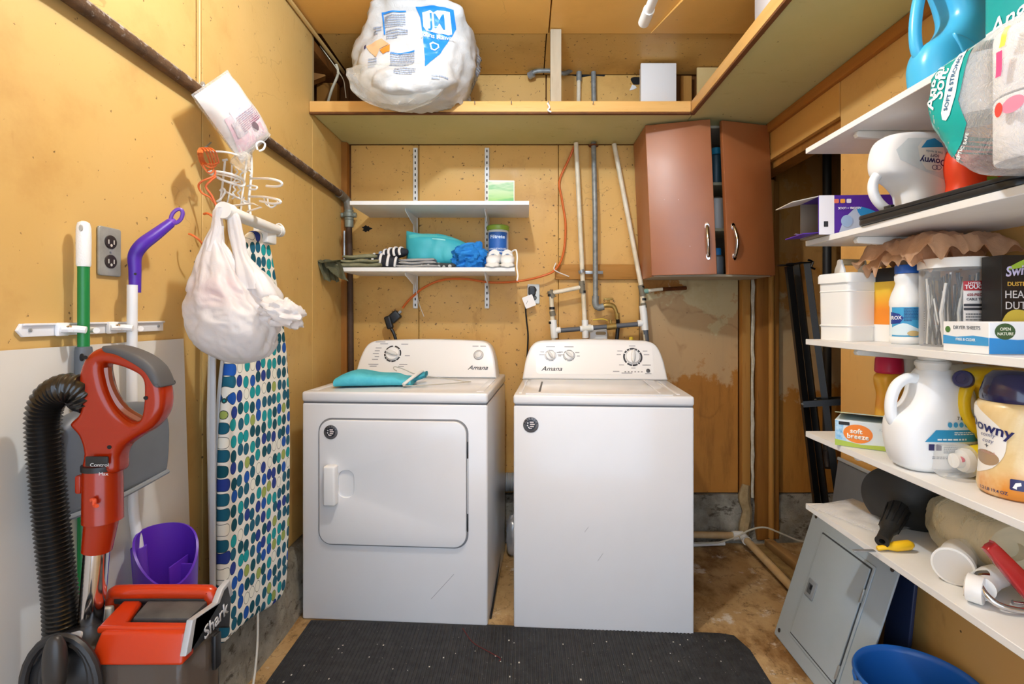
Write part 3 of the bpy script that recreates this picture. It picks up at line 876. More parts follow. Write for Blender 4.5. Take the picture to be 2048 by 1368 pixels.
# green light bulb box
t = thing('light_bulb_box', 'small white box with green rays printed on it, alone on the upper back shelf', 'box', (-.12, 2.62, 1.7595), 3)
b0 = part(t, 'carton', B(-.066, .066, -.05, .07, 0, .115, .001, 1), M('e8ece0', .5))
gp = NT('green_rays'); xx, yy, zz = gp.sep()
c = gp.mix(gp.ramp(zz, .0, .10), '86c458', 'cfdcc4'); c = gp.mix(gp.ramp(gp.noise(10, 3, stretch=(.5, 1, 2.5)), .42, .6, 0, .85), c, '3fae68'); gp.set(c, .5)
part(t, 'printed_front', FL(front((0, -.0505, .056)), rr(.124, .104, .002, 2), depth=.0006), gp.m, 0)

# filter jar
p = at(996, 505, 2.765)
t = thing('filter_canister', 'clear jar with a green lid and a blue label behind the white sneakers', 'jar', (p.x, 2.765, 1.4445))
r = .0555
body = part(t, 'jar_body', LT([(.0, 0), (r - .004, 0), (r, .006), (r, .205), (r - .003, .213), (0, .213)], 36), M('d8dcd8', .25))
part(t, 'lid', LT([(r + .001, .213), (r + .003, .216), (r + .003, .235), (r - .001, .239), (0, .239)], 36), M('8fae3c', .4))
lb = decal(body, 'label_wrap', flat(rr(.10, .165, .004, 3)), front((0, -.2, .118)), M('2463b4', .4), .0008, .008, t)
decal(body, 'lettering', glyphs('Filtrete', .026, 1.0, 0, .02), front((0, -.2, .175)), M('eaf4ff', .5), .0014, .006, t)
decal(body, 'lettering', glyphs('WHOLE HOUSE', .0125, 1.0, 0, .02), front((0, -.2, .112)), M('eaf4ff', .5), .0014, .006, t)
decal(body, 'lettering', glyphs('REPLACEMENT', .0125, 1.0, 0, .02), front((0, -.2, .097)), M('eaf4ff', .5), .0014, .006, t)
decal(body, 'fine_print', lines2(3, .075, .02, 4), front((0, -.2, .075)), M('a9c9ee', .5), .0014, .006, t)

# sneakers
def sneaker(x, label, flip):
    t = thing('sneaker', label, 'shoe', (x, 2.515, 1.4445), 2 * flip, group='white sneakers on the back shelf')
    def sec(y, w, zt, zb, k=22):
        out = []
        for j in range(k):
            a = 2 * pi * j / k
            xx = w * math.copysign(abs(cos(a)) ** .8, cos(a)); s = sin(a)
            zz = zb + (zt - zb) * (.5 + .5 * math.copysign(abs(s) ** .8, s))
            out.append(V((xx, y, zz)))
        return out
    bm = G()
    skin(bm, [sec(-.002, .012, .03, .018), sec(.006, .026, .046, .012), sec(.022, .033, .058, .012), (sec(.05, .036, .064, .012)), sec(.085, .036, .075, .012), sec(.12, .034, .088, .012), sec(.16, .033, .09, .012), sec(.2, .032, .092, .012), sec(.215, .02, .085, .015)])
    part(t, 'upper', bm, M('e9e8e5', .5, bump=.15, bs=90))
    bm = G()
    skin(bm, [sec(-.006, .014, .02, 0), sec(.002, .03, .022, 0), sec(.02, .037, .022, 0), sec(.07, .039, .02, 0), sec(.14, .036, .02, 0), sec(.205, .034, .022, 0), sec(.222, .02, .022, 0)])
    part(t, 'sole', bm, M('dedcd6', .55))
    bm = G()
    for i in range(4):
        y = .058 + i * .018; z = .068 + i * .007
        tube(bm, catmull([(-.024, y, z - .005), (0, y - .004, z + .006), (.024, y, z - .005)], 4), .0035, 6)
    part(t, 'laces', bm, M('f4f3f0', .7))
    part(t, 'toe_hole', FL(frame((0, .03, .0645), (1, 0, 0), (0, 1, .25)), ell(.007, .004, 12), depth=.002), M('3d66a8', .6))
    return t
s1 = sneaker(at(985, 0, 2.53).x, 'white leather sneaker, toe out, left one of the pair', -1)
s2 = sneaker(at(1015, 0, 2.53).x, 'white leather sneaker with a trailing lace, right one of the pair', 1)
part(s2, 'loose_lace', TB([(.02, .06, .08), (.04, .02, .085), (.047, -.005, .05), (.045, -.008, .0), (.05, -.008, -.04), (.046, -.008, -.065)], .004, 6, 5), M('f0efec', .7))

# teal pillow
t = thing('pillow', 'plump teal camping pillow propped on the lower back shelf', 'pillow', (at(876, 0, 2.64).x, 2.67, 1.4446), 3)
bm = G(); rings = []
K = 30
for i in range(K + 1):
    u = -1 + 2 * i / K
    hw = .158; x = hw * u
    rows = []
    top = .182 - .05 * max(0, u) ** 1.3 + .016 * max(0, -u - .55) * 2 - .012 * max(0, u) ** 4
    bot = .0 + .025 * abs(u) ** 4
    th = .075 * (1 - abs(u) ** 3.2) ** .6 + .006
    for j in range(24):
        a = 2 * pi * j / 24
        z = bot + (top - bot) * (.5 + .5 * sin(a)); e = (1 - abs(sin(a)) ** 3.5) ** .55 if abs(sin(a)) < 1 else 0
        y = th * math.copysign(max(e, .0), cos(a)) * (1 if abs(cos(a)) > .001 else 0)
        w = .011 * (1 - 2 * abs(noise.noise(V((x * 17 + z * 5, z * 9, 2 + (1 if cos(a) > 0 else 0)))))) * (1 - .5 * abs(u))
        rows.append(V((x * (1 + .03 * (sin(a) > 0)), y * (1 + 0) + w + .12 * (z - .09) , max(z, .0005))))
    rings.append(rows)
skin(bm, rings)
for v in bm.verts: v.co.y -= .02
pl = part(t, 'cover', bm, M('2a9fb0', .55, col2='3fb1bf', ns=6, bump=.35, bs=20))
decal(pl, 'top_gusset', flat([(-.145, 0), (-.08, .012), (.02, .006), (.12, -.02), (.125, -.032), (.02, -.014), (-.08, -.012), (-.14, -.018)]), front((0, -.3, .168)), M('55b9bd', .8), .0012, .01, t)
decal(pl, 'seam_tag', flat([(-.035, 0), (.03, -.006), (.03, -.012), (-.035, -.005)]), front((.01, -.3, .15)), M('8fd3d6', .7), .0016, .01, t)

# clothes heaps
def cloth_layers(t, w, d, n, h, mat, seed, name='fold', taper=.0):
    for k in range(n):
        bm = G(); rings = []; K = 26
        ww, dd = w * (1 - taper * k), d * (1 - .05 * k)
        for i in range(K + 1):
            u = -1 + 2 * i / K; x = ww / 2 * u; ring = []
            for j in range(20):
                a = 2 * pi * j / 20
                y = dd / 2 * math.copysign(abs(cos(a)) ** .35, cos(a)); z = h / 2 * math.copysign(abs(sin(a)) ** .8, sin(a)) * (1 - .6 * abs(u) ** 8)
                q = V((x * 14 + seed, y * 14, k * 3.1 + seed))
                z += h * .45 * noise.noise(q) * (1 if z > 0 else .5); y += .012 * noise.noise(q + V((5, 5, 5)))
                ring.append(V((x + .01 * noise.noise(q * .6), y, max(h * .5 + k * h * .92 + z, .0006))))
            rings.append(ring)
        skin(bm, rings); part(t, name, bm, mat)
t = thing('olive_shirt', 'olive green folded shirts at the left end of the lower shelf, one sleeve hanging off', 'clothing', (at(724, 0, 2.6).x, 2.63, 1.4446), 4)
ol = fabric('8c8b70', '7d7c60', .4)
cloth_layers(t, .22, .21, 3, .023, ol, 1, 'fold', .14)
bm = G(); rows = []
for i in range(15):
    u = i / 14
    c_ = V((-.09 - .085 * min(1, u * 1.6), -.06, .035 - .0 * u)) if u < .55 else V((-.165 + .05 * (u - .55), -.06 + .0, .035 - (u - .55) * .22))
    if u < .55: c_.z = .03 - .02 * u
    wv = .075 + .012 * sin(5 * u)
    rows.append([c_ + V((.006 * sin(v * 9 + u * 4) + .02 * v * (u > .5), wv * v, .006 * sin(v * 7))) for v in [-1 + .2 * k for k in range(11)]])
vr = [[bm.verts.new(p) for p in r] for r in rows]
for i in range(14):
    for j in range(10): bm.faces.new((vr[i][j], vr[i][j + 1], vr[i + 1][j + 1], vr[i + 1][j]))
bmesh.ops.solidify(bm, geom=bm.faces[:], thickness=.009)
sl = part(t, 'hanging_sleeve', bm, ol)
bm = G(); rows = []
for i in range(11):
    u = i / 10
    rows.append([V((-.170 + .085 * v + .04 * u, -.085 - .012 * sin(7 * v + 2 * u), .03 - .105 * u * (.5 + .5 * v) + .006 * sin(9 * u + 5 * v))) for v in [k / 8 for k in range(9)]])
vr = [[bm.verts.new(p) for p in r] for r in rows]
for i in range(10):
    for j in range(8): bm.faces.new((vr[i][j], vr[i][j + 1], vr[i + 1][j + 1], vr[i + 1][j]))
bmesh.ops.solidify(bm, geom=bm.faces[:], thickness=.008)
for v in bm.verts: v.co.y += -.025
part(t, 'hanging_tail', bm, ol)

t = thing('striped_slippers', 'black and white striped slippers between the olive shirts and the pillow', 'slippers', (at(778, 0, 2.62).x, 2.62, 1.4446), 0)
def slipper(c, ln, w, h, rz, tilt):
    mt = Matrix.Translation(c) @ Matrix.Rotation(R(rz), 4, 'Z') @ Matrix.Rotation(R(tilt), 4, 'Y')
    bm = blob((0, 0, h), (ln, w, h), 2.2, 0, 1, 0, 28, 16, mt=mt)
    s = part(t, 'slipper', bm, fabric('26262b', '35363c', .4))
    for i in range(4):
        x = -ln * .55 + ln * .36 * i
        k = sqrt(max(.05, 1 - (x / ln) ** 2))
        arc = [mt @ V((x, w * k * 1.04 * cos(a), h + h * k * 1.05 * sin(a))) for a in [R(-35 + 250 * q / 14) for q in range(15)]]
        part(s, 'white_band', TB(arc, .0065, 8), M('ece9e6', .8))
    part(s, 'blue_patch', (lambda b: (b.transform(mt), b)[1])(blob((-ln * .86, -w * .3, h * 1.1), (.012, .02, .016), 2.2, 0, 1, 0, 12, 8)), M('93a7c9', .8))
slipper((-.02, -.02, .001), .10, .04, .034, 8, 8)
slipper((.03, .0, .052), .075, .04, .026, -10, -6)

t = thing('grey_shirt', 'light grey folded shirt lying in front of the teal pillow', 'clothing', (at(838, 0, 2.56).x, 2.585, 1.4446), -3)
cloth_layers(t, .20, .12, 3, .016, fabric('a9a9a8', '98989a', .4), 4, 'fold', .06)
dk = NT('dark_plaid'); c = dk.mix(dk.ramp(dk.vor(38, rand=.4), .3, .34), 'b9bcb9', '34393a'); dk.set(c, .85)
t = thing('dark_patterned_cloth', 'dark patterned cloth folded flat at the shelf edge below the pillow', 'clothing', (at(877, 0, 2.54).x, 2.55, 1.4446), 2)
cloth_layers(t, .155, .05, 1, .022, dk.m, 7, 'fold')
t = thing('blue_shirt', 'bright blue shirt heaped between the teal pillow and the sneakers', 'clothing', (at(937, 0, 2.56).x, 2.60, 1.4446), 0)
part(t, 'heap', blob((0, 0, .052), (.082, .07, .052), 2.1, .022, 17, 5, 44, 26, True), fabric('2f86d6', '2676c6', .4))
part(t, 'collar', TB([(-.05, -.045, .075), (-.01, -.07, .07), (.025, -.05, .085), (.03, -.01, .115), (-.01, .0, .118), (-.045, -.015, .10)], .011, 8, 5, True), fabric('3b93e0', '2f86d6', .4))
part(t, 'sleeve_point', blob((.035, -.01, .10), (.03, .025, .035), 2.0, .012, 25, 8, 24, 14), fabric('2f86d6', '2676c6', .4))

# ---- orange extension cord along the back wall
YC = 2.80
t = thing('extension_cord', 'orange extension cord looping down the back wall and under the shelf to a black tap', 'cord')
pp = [(1149, 292, 2.82), (1137, 320, 2.83), (1119, 362, 2.835), (1124, 400, 2.835), (1131, 450, 2.83), (1127, 505, 2.82), (1112, 538, 2.79), (1085, 552, 2.78), (1040, 562, YC), (985, 565, YC), (930, 558, YC), (885, 560, YC), (850, 574, YC), (822, 596, YC), (805, 616, YC)]
part(t, 'cord', TB([at(*p) for p in pp], .0062, 8, 7), M('d0641f', .45))
part(t, 'cord_tie', TB([at(1112, 526, 2.79), at(1108, 538, 2.775), at(1118, 545, 2.785), at(1138, 553, 2.81)], .003, 6, 4), 'white_pl')
mt = frame(at(789, 634, 2.79), (.75, 0, .66), (-.66, 0, .75))
tp_ = part(t, 'outlet_tap', FL(mt, rr(.062, .05, .01, 4), depth=.04, bev=.006), 'black')
part(t, 'tap_prongs', FL(mt, rr(.02, .012, .002, 2, .038, 0), depth=.012), 'steel')
t = thing('dryer_plug', 'black plug and cord going down behind the dryer', 'plug')
mt = frame(at(778, 645, 2.77), (.3, 0, -1), (1, 0, .3))
part(t, 'plug_body', FL(mt, rr(.07, .035, .01, 4), depth=.03, bev=.008), 'black')
part(t, 'cord', TB([at(781, 655, 2.77), at(788, 668, 2.77), at(793, 690, 2.775), at(793, 730, 2.78)], .0085, 8, 5), 'black')
t = thing('wire_stub', 'thin pale wire hanging below the lower shelf', 'wire')
part(t, 'wire', TB([at(828, 552, 2.79), at(836, 600, 2.79), at(848, 633, 2.79)], .0018, 6, 4), 'white_pl')

# ---- outlets
def outlet(name, label, mt, w, h, plate, dark, plug=False):
    t = thing(name, label, 'outlet', mt.to_translation())
    m = Matrix.Translation(-mt.to_translation()) @ mt
    part(t, 'cover_plate', FL(m @ Matrix.Translation((0, 0, .003)), rr(w, h, .006, 4), depth=.006, bev=.002), plate)
    for s in (1, -1):
        rcp = part(t, 'receptacle', FL(m @ Matrix.Translation((0, s * h * .2, .006)), ell(w * .27, h * .14, 20), depth=.004, bev=.001), dark)
        g = G()
        for dx in (-.2, .2): join(g, flat(rr(w * .05, h * .09, .0005, 1, dx * w * .6, s * h * .2)))
        join(g, flat(ell(w * .05, w * .05, 10, 0, s * h * .2 - h * .07)))
        stamp(rcp, 'slots', g, m @ Matrix.Translation((0, 0, .0082)), M('c3c1b8', .4) if dark != 'white_pl' else 'dark', .0004)
    part(t, 'screw', LT([(.003, 0), (.003, .0015), (.001, .002)], 10, m @ Matrix.Translation((0, 0, .006))), 'steel')
    return t, m
wm = onX(192, 504, XL); wn = onX(237, 504, XL)
outlet('wall_outlet', 'dark double outlet in a grey plate on the left wall above the mop rail', leftw((XL + .001, (wm.y + wn.y) / 2, 1.366)), .066, .114, M('a9aba6', .45, .3, col2='8f918c', ns=30), M('2d2523', .45))
pc = at(1067, 588, 2.848)
t, m = outlet('wall_outlet', 'small outlet on the back wall behind the washer with a plug in it', front((pc.x, 2.847, pc.z)), .066, .106, M('c9c9c2', .4, .3), M('4a4a48', .5))
t = thing('washer_plug', 'black plug with a white tag in the outlet above the washer', 'plug')
part(t, 'plug_body', FL(front(at(1064, 582, 2.825)), rr(.04, .05, .012, 4), depth=.035, bev=.006), 'black')
part(t, 'tag', FL(frame(at(1058, 603, 2.80), (.9, 0, .35), (-.35, .25, .9)), rr(.058, .065, .004, 2), depth=.0015), M('eeeae6', .5))
part(t, 'cord', TB([at(1062, 588, 2.815), at(1052, 612, 2.80), at(1053, 640, 2.80), at(1056, 670, 2.80), at(1054, 720, 2.80)], .0045, 7, 6), 'black')

# ---- plumbing
PY = 2.76
def pp_(x, y, d=PY): return at(x, y, d)
t = thing('pvc_pipes', 'cream and grey plastic water pipes joined in a manifold above the washer', 'pipes')
def seg(pts, r, mat, name='pipe', sm=0): return part(t, name, TB(pts, r, 12, sm), mat)
seg([pp_(1152, 286, 2.80), pp_(1170, 655)], .0125, 'pvc')
seg([pp_(1164, 574), pp_(1103, 586)], .0115, 'pvc')
seg([pp_(1102, 583), pp_(1108, 690)], .0125, 'pvc')
seg([pp_(1228, 288, 2.80), pp_(1284, 580)], .0125, 'pvc')
seg([pp_(1284, 578), pp_(1292, 690)], .0125, 'pvc')
for a, b in (((1163, 562), (1165, 586)), ((1100, 581), (1106, 596)), ((1281, 570), (1286, 592)), ((1104, 622), (1106, 632)), ((1286, 606), (1288, 616))):
    seg([pp_(*a), pp_(*b)], .0155, M('77705f', .6), 'coupling')
for a in ((1164, 570), (1101, 590), (1104, 616), (1103, 645), (1166, 583), (1283, 574), (1287, 598)):
    seg([pp_(a[0], a[1] - 2), pp_(a[0], a[1] + 3)], .0148, 'black', 'band')
for a, b in (((1106, 640), (1109, 676)), ((1287, 622), (1290, 660)), ((1285, 611), (1287, 626))):
    seg([pp_(*a), pp_(*b)], .019, 'pvc_w', 'tee')
seg([pp_(1108, 661), pp_(1121, 660)], .0165, 'pvc_w', 'tee')
seg([pp_(1275, 647), pp_(1290, 646)], .0175, 'pvc_w', 'tee')
gp_ = M('5b5f66', .5)
seg([pp_(1119, 661), pp_(1280, 648)], .0125, gp_, 'grey_pipe')
seg([pp_(1290, 655), pp_(1295, 700)], .0145, gp_, 'grey_pipe')
seg([pp_(1164, 657), pp_(1182, 656)], .020, M('e3e2d6', .5), 'union_nut')
seg([pp_(1160, 658), pp_(1186, 656)], .0165, 'pvc_w', 'union')
seg([pp_(1170, 640), pp_(1171, 676)], .0175, 'pvc_w', 'union')
seg([pp_(1213, 654), pp_(1232, 652)], .017, 'brass', 'valve')
seg([pp_(1222, 652), pp_(1221, 640)], .007, 'brass', 'valve_stem')
seg([pp_(1186, 640), pp_(1205, 638), pp_(1215, 641)], .0035, M('d9b93a', .4), 'valve_lever', 4)
seg([pp_(1290, 582), pp_(1325, 578)], .009, 'pvc', 'stub')
seg([pp_(1320, 579, 2.77), pp_(1372, 576, 2.80)], .0105, 'copper', 'copper_stub')
seg([pp_(1284, 583), pp_(1296, 582)], .013, M('7fa596', .5), 'stub_fitting')
seg([pp_(1140, 136, 2.82), pp_(1158, 138, 2.82), pp_(1157, 210, 2.82)], .011, 'pvc', 'upper_pipe')
seg([pp_(1158, 141, 2.82), pp_(1158, 162, 2.82)], .0145, 'galv', 'upper_clamp')
for a in ((1163, 543),):
    seg([pp_(a[0] - 1, a[1] - 3), pp_(a[0] + 1, a[1] + 3)], .0165, 'steel', 'strap')

t = thing('galvanized_pipe', 'galvanized steel water pipe with an elbow and faucet between the plastic pipes', 'pipe')
part(t, 'pipe', TB([pp_(1187, 286, 2.81), pp_(1190, 420), pp_(1191, 604)], .0135, 12), 'galv')
part(t, 'upper_pipe', TB([pp_(1187, 142, 2.82), pp_(1188, 212, 2.82)], .0135, 12), 'galv')
part(t, 'ceiling_flange', LT([(.026, 0), (.026, .006), (.018, .01)], 20, up(at(1187, 291, 2.81) - V((0, 0, .004)))), 'copper')
part(t, 'elbow', TB([pp_(1191, 592), pp_(1191, 608), pp_(1197, 615), pp_(1207, 613)], .018, 12, 4), 'galv')
part(t, 'strap', B(pp_(1172, 0).x, pp_(1208, 0).x, 2.795, 2.80, at(0, 548, 2.8).z, at(0, 542, 2.8).z, .001), 'steel')
fa = part(t, 'faucet', TB([pp_(1204, 613), pp_(1213, 610), pp_(1226, 612), pp_(1232, 622), pp_(1234, 632)], [.010, .014, .013, .010, .010], 10, 3), 'brass')
part(fa, 'faucet_stem', TB([pp_(1217, 610), pp_(1217, 597)], .006, 8), 'brass')
part(fa, 'faucet_wheel', FL(front(pp_(1217, 598) - V((0, .004, 0))), rr(.05, .012, .005, 3), depth=.01, bev=.003), 'brass')
t = thing('washer_hose', 'black rubber hose hanging from the brass faucet behind the washer', 'hose')
part(t, 'hose', TB([pp_(1234, 628), pp_(1236, 650, 2.785), pp_(1233, 690, 2.79), pp_(1233, 730, 2.79)], .0105, 10, 4), 'black')
part(t, 'hose_nut', TB([pp_(1234, 626), pp_(1235, 638, 2.765)], .0135, 10), 'brass')
t = thing('white_wall_box', 'white plastic box on the wall behind the washer manifold', 'box', at(1196, 668, 2.82))
part(t, 'shell', B(-.048, .048, -.02, .02, -.09, .035, .006), 'white_pl')
part(t, 'slot', FL(front((.012, -.021, .005)), rr(.055, .017, .008, 4), depth=.002), M('b09468', .6))
t = thing('yellow_stopper', 'small yellow plastic cap poking up behind the washer', 'cap', at(1262, 680, 2.80))
part(t, 'cap', LT([(.011, -.05), (.011, .012), (.008, .016), (0.001, .017)], 14), M('e2c52c', .4))
for px, py in ((1138, 543), (1187, 543), (1245, 538)):
    pass

# ---- things on the overhead shelf
t = thing('flex_conduit', 'bent grey flexible conduit on the back wall above the overhead shelf', 'conduit')
part(t, 'conduit', TB([at(1062, 150, 2.80), at(1072, 143, 2.79), at(1100, 142, 2.79), at(1128, 147, 2.79), at(1142, 140, 2.81)], .012, 10, 6), 'galv')
part(t, 'connector', TB([at(1058, 152, 2.81), at(1067, 147, 2.795)], .019, 12), 'steel')
t = thing('white_square_panel', 'plain white square panel standing on the overhead shelf near the corner', 'panel', (at(1318, 0, 2.70).x, 2.715, SZ + .0165), 0)  # flat white panel standing on the shelf
part(t, 'face', B(-.094, .088, -.02, .0, 0, .352, .002), M('eceae8', .35))
part(t, 'rim', B(-.09, .084, .0005, .03, .01, .34), M('cfcfcf', .5))
t = thing('wood_offcut', 'thin pale wood offcut lying on the overhead shelf beside the post', 'wood', (at(1140, 204, 2.43).x, 2.46, SZ + .0165))
part(t, 'offcut', B(-.05, .05, -.02, .02, 0, .032, .002), 'lip')
t = thing('white_carton', 'corner of a white carton on the right overhead shelf at the top of the picture', 'box', (.955, 1.78, SZ + .0165), -12)
part(t, 'carton', B(-.13, .13, -.17, .17, 0, .30, .003), M('e3e3e6', .5))
part(t, 'lid_flap', B(-.131, .131, -.171, .0, .3005, .304), M('dcdce0', .5))
t = thing('ceiling_rod', 'white tube with an end cap hanging below the ceiling', 'rod')
pr = at(1288, 44, 1.94)
part(t, 'tube', TB([(pr.x, 1.90, pr.z), (pr.x, .5, pr.z)], .0165, 14), 'white_pl')
part(t, 'end_cap', TB([(pr.x, 1.945, pr.z), (pr.x, 1.86, pr.z)], .0205, 16), 'white_pl')
for y in (1.2, .7):
    part(t, 'hanger_strap', TB([(pr.x, y, pr.z - .02), (pr.x + .022, y, pr.z), (pr.x, y, pr.z + .022), (pr.x, y, ZC)], .004, 6), 'steel')
t = thing('cavity_cable', 'cream cable dropping through the stud cavity left of the white sack', 'cable')
part(t, 'cable', TB([at(672, 128, 2.60), at(676, 148, 2.62), at(664, 178, 2.64), at(656, 204, 2.68)], .0065, 8, 5), M('dccfb0', .5))
part(t, 'thin_wire', TB([at(640, 92, 2.55), at(668, 130, 2.58), at(686, 158, 2.60), at(690, 178, 2.62), at(692, 196, 2.64)], .0022, 6, 5), M('dccfb0', .5))

# ---- sack of insulation
cs = at(843, 108, 2.42)
t = thing('insulation_sack', 'big crumpled white plastic sack with blue triangle print on the overhead shelf', 'sack', (cs.x, 2.42, SZ + .046))
bm = G(); rings = []
KU, KV = 84, 60
prof = [(-.075, .05, -.20), (-.06, .11, -.165), (-.02, .185, -.075), (.04, .235, -.02), (.10, .255, -.005), (.17, .260, 0), (.23, .25, 0), (.28, .232, -.03), (.315, .20, -.07), (.335, .14, -.10), (.340, .05, -.11)]
pz = catmull([(a, b, c) for a, b, c in prof], 6)
for p in pz:
    z, hw, yo = p.x, p.y, p.z
    ring = []
    for j in range(KU):
        a = 2 * pi * j / KU
        ca, sa = cos(a), sin(a)
        x = hw * math.copysign(abs(ca) ** .75, ca); dep = (.27 if sa < 0 else .20) * min(1, hw / .2)
        y = dep * math.copysign(abs(sa) ** .8, sa) + yo * .9
        x += -.035 * max(0, (.12 - z)) * 3 - .0
        q = V((x * 5, y * 5, z * 5))
        w = .028 * noise.fractal(q, .7, 2.1, 4) + .010 * (1 - 2 * abs(noise.noise(q * 3.1 + V((3, 1, 8)))))
        n_ = V((ca, sa, 0))
        y2 = y + n_.y * w
        z2 = z
        if y2 > -.06 and z2 < -.022: z2 = max(z2, .0)
        ring.append(V((x + n_.x * w, min(y2, .30), z2 if y2 < -.05 else max(z2, -.027))))
    rings.append(ring)
skin(bm, rings)
sk = part(t, 'sack_skin', bm, 'jm_bag', 60)
bv = bvh_of(sk); FR = V((0, -.6, 0))
def jm(x, y, o=-.6): # photo pixel -> sack local x,z on its front
    q = at(x, y, 2.20) - V(t.location); return (q.x, q.z)
def jpoly(pts): return flat([jm(*p) for p in pts])
bl = M('1d7fd0', .3)
frj = front((0, -.7, 0))
decal(bv, 'blue_triangle', jpoly([(839, 36), (910, 31), (913, 60), (884, 115), (857, 150), (854, 120), (850, 80), (846, 50)]), frj, bl, .003, .01, t)
wh = M('eef3f8', .4)
decal(bv, 'logo_panel', flat([jm(*p) for p in [(851, 44), (866, 40), (872, 44), (880, 39), (903, 38), (905, 72), (898, 76), (858, 76), (852, 68)]]), frj, wh, .006, .01, t)
g = glyphs('JM', .066, .95, 0, .012); c = jm(879, 58); decal(bv, 'lettering', g, front((c[0], -.7, c[1])), bl, .010, .008, t)
g = glyphs('Johns Manville', .025, .92, 0, .01); c = jm(880, 83); decal(bv, 'lettering', g, front((c[0], -.7, c[1])), wh, .009, .008, t)
decal(bv, 'shield_mark', flat([jm(*p) for p in [(863, 98), (869, 93), (880, 97), (882, 106), (874, 113), (866, 110)]], [[jm(*p) for p in [(866, 99), (870, 96), (878, 99), (879, 105), (873, 110), (868, 108)]]]), frj, wh, .006, .008, t)
ib = M('5b7fb4', .4); gy = M('8f9bb0', .5)
for (x0, y0, x1, y1, rows_, sd) in ((776, 46, 818, 68, 6, 1), (778, 72, 822, 90, 4, 2), (788, 116, 834, 150, 8, 3), (800, 155, 840, 170, 4, 5)):
    a, b_ = jm(x0, y0), jm(x1, y1)
    decal(bv, 'fine_print', lines2(rows_, b_[0] - a[0], a[1] - b_[1], sd), front(((a[0] + b_[0]) / 2, -.7, (a[1] + b_[1]) / 2)), gy, .0045, .01, t)
for pts in ([(772, 40), (820, 42), (820, 44), (772, 43)], [(788, 120), (834, 112), (834, 115), (788, 123)], [(770, 40), (773, 40), (776, 80), (773, 80)]):
    decal(bv, 'blue_bar', jpoly(pts), frj, bl, .0045, .01, t)
decal(bv, 'orange_patch', jpoly([(766, 112), (786, 101), (786, 116), (774, 122)]), frj, M('e0822f', .4), .005, .01, t)
decal(bv, 'tan_print', jpoly([(736, 100), (768, 86), (784, 100), (765, 110), (760, 128), (744, 112)]), frj, M('cfa77b', .4), .0035, .01, t)
decal(bv, 'navy_patch', jpoly([(731, 96), (735, 94), (736, 104), (732, 106)]), frj, 'navy', .003, .018, t)
for (x0, y0, x1, y1, rows_, sd) in ((744, 128, 762, 150, 4, 8), (870, 165, 900, 175, 2, 9), (750, 60, 768, 78, 3, 11)):
    a, b_ = jm(x0, y0), jm(x1, y1)
    decal(bv, 'fine_print', lines2(rows_, b_[0] - a[0], a[1] - b_[1], sd), front(((a[0] + b_[0]) / 2, -.7, (a[1] + b_[1]) / 2)), gy, .0045, .01, t)
fe = frame((.7, -.25, .13), (.55, .83, 0), (0, 0, 1))
decal(bv, 'side_print', lines2(16, .14, .22, 21, .4), fe, gy, .0045, .01, t)
decal(bv, 'side_bar', flat([(-.07, .02), (.07, .0), (.07, .008), (-.07, .028)]), fe, bl, .003, .02, t)
# loose translucent skirt of the sack hanging over the lip
bm = G(); rings = []
for i in range(17):
    u = i / 16; z = .05 - .16 * u
    hw = .20 * (1 - u ** 2.6) ** .5 + .012
    ring = []
    for j in range(48):
        a = 2 * pi * j / 48
        q = V((cos(a) * 2, sin(a) * 2, z * 14))
        w = .012 * noise.noise(q * 1.7)
        ring.append(V((-.05 + hw * cos(a) * (1) + w, -.235 + .06 * sin(a) * (1 - .3 * u) + w - .0 * u, z)))
    rings.append(ring)
skin(bm, rings)
part(t, 'clear_skirt', bm, 'film_bag', 60)
part(t, 'grey_fold', blob((-.085, -.24, -.025), (.05, .03, .03), 2.2, .015, 30, 4, 24, 14), M('8b95a3', .3, col2='d9dde2', ns=40))

# ================================================================== RED-BROWN CABINET
def cab_paint():
    n = NT('red_brown_enamel')
    c = n.mix(n.ramp(n.noise(3, 4), .35, .7), '985426', 'a46030')
    c = n.mix(n.ramp(n.noise(5, 5, .7, stretch=(1, 1, .5)), .6, .75, 0, .35), c, '87471f')
    c = n.mix(n.ramp(n.noise(70, 3), .74, .76, 0, .8), c, 'd8cfc6')
    n.bump(n.noise(120, 3), .05, .001)
    return n.set(c, n.ramp(n.noise(6, 4), .3, .7, .42, .54), spec=1.0, coat=.55)
cabm = cab_paint()
cabm.node_tree.nodes['Principled BSDF'].inputs['Coat Roughness'].default_value = .42
CZ0, CZ1 = 1.402, SZ - .004
t = thing('wall_cabinet', 'red-brown metal wall cabinet with two doors ajar under the overhead shelf corner', 'cabinet', (.88, 2.7, CZ0), 0)
H = CZ1 - CZ0
LEAN = .040 / H
def lean(bm):
    for v in bm.verts: v.co.x += (.040 - v.co.z * LEAN) * .8
    return bm
x0, x1, yf, yb = -.296, .292, -.145, .125
part(t, 'side_panel', lean(B(x0, x0 + .012, yf, yb, 0, H, .002, 1)), cabm)
part(t, 'side_panel', lean(B(x1 - .012, x1, yf, yb, 0, H, .002, 1)), cabm)
part(t, 'back_panel', lean(B(x0 + .012, x1 - .012, yb - .008, yb, .012, H - .012)), M('6d5a48', .6))
part(t, 'bottom_panel', lean(B(x0 + .0125, x1 - .0125, yf, yb, 0, .012)), M('b7aa93', .5))
part(t, 'top_panel', lean(B(x0 + .0125, x1 - .0125, yf, yb, H - .012, H)), M('b7aa93', .5))
for z in (.225, .45):
    part(t, 'inner_shelf', lean(B(x0 + .013, x1 - .013, yf + .02, yb - .009, z, z + .014)), M('b5ad90', .5))
part(t, 'face_strip', lean(B(-.012, .020, yf - .006, yf, 0.013, .03)), M('b5ad90', .5))
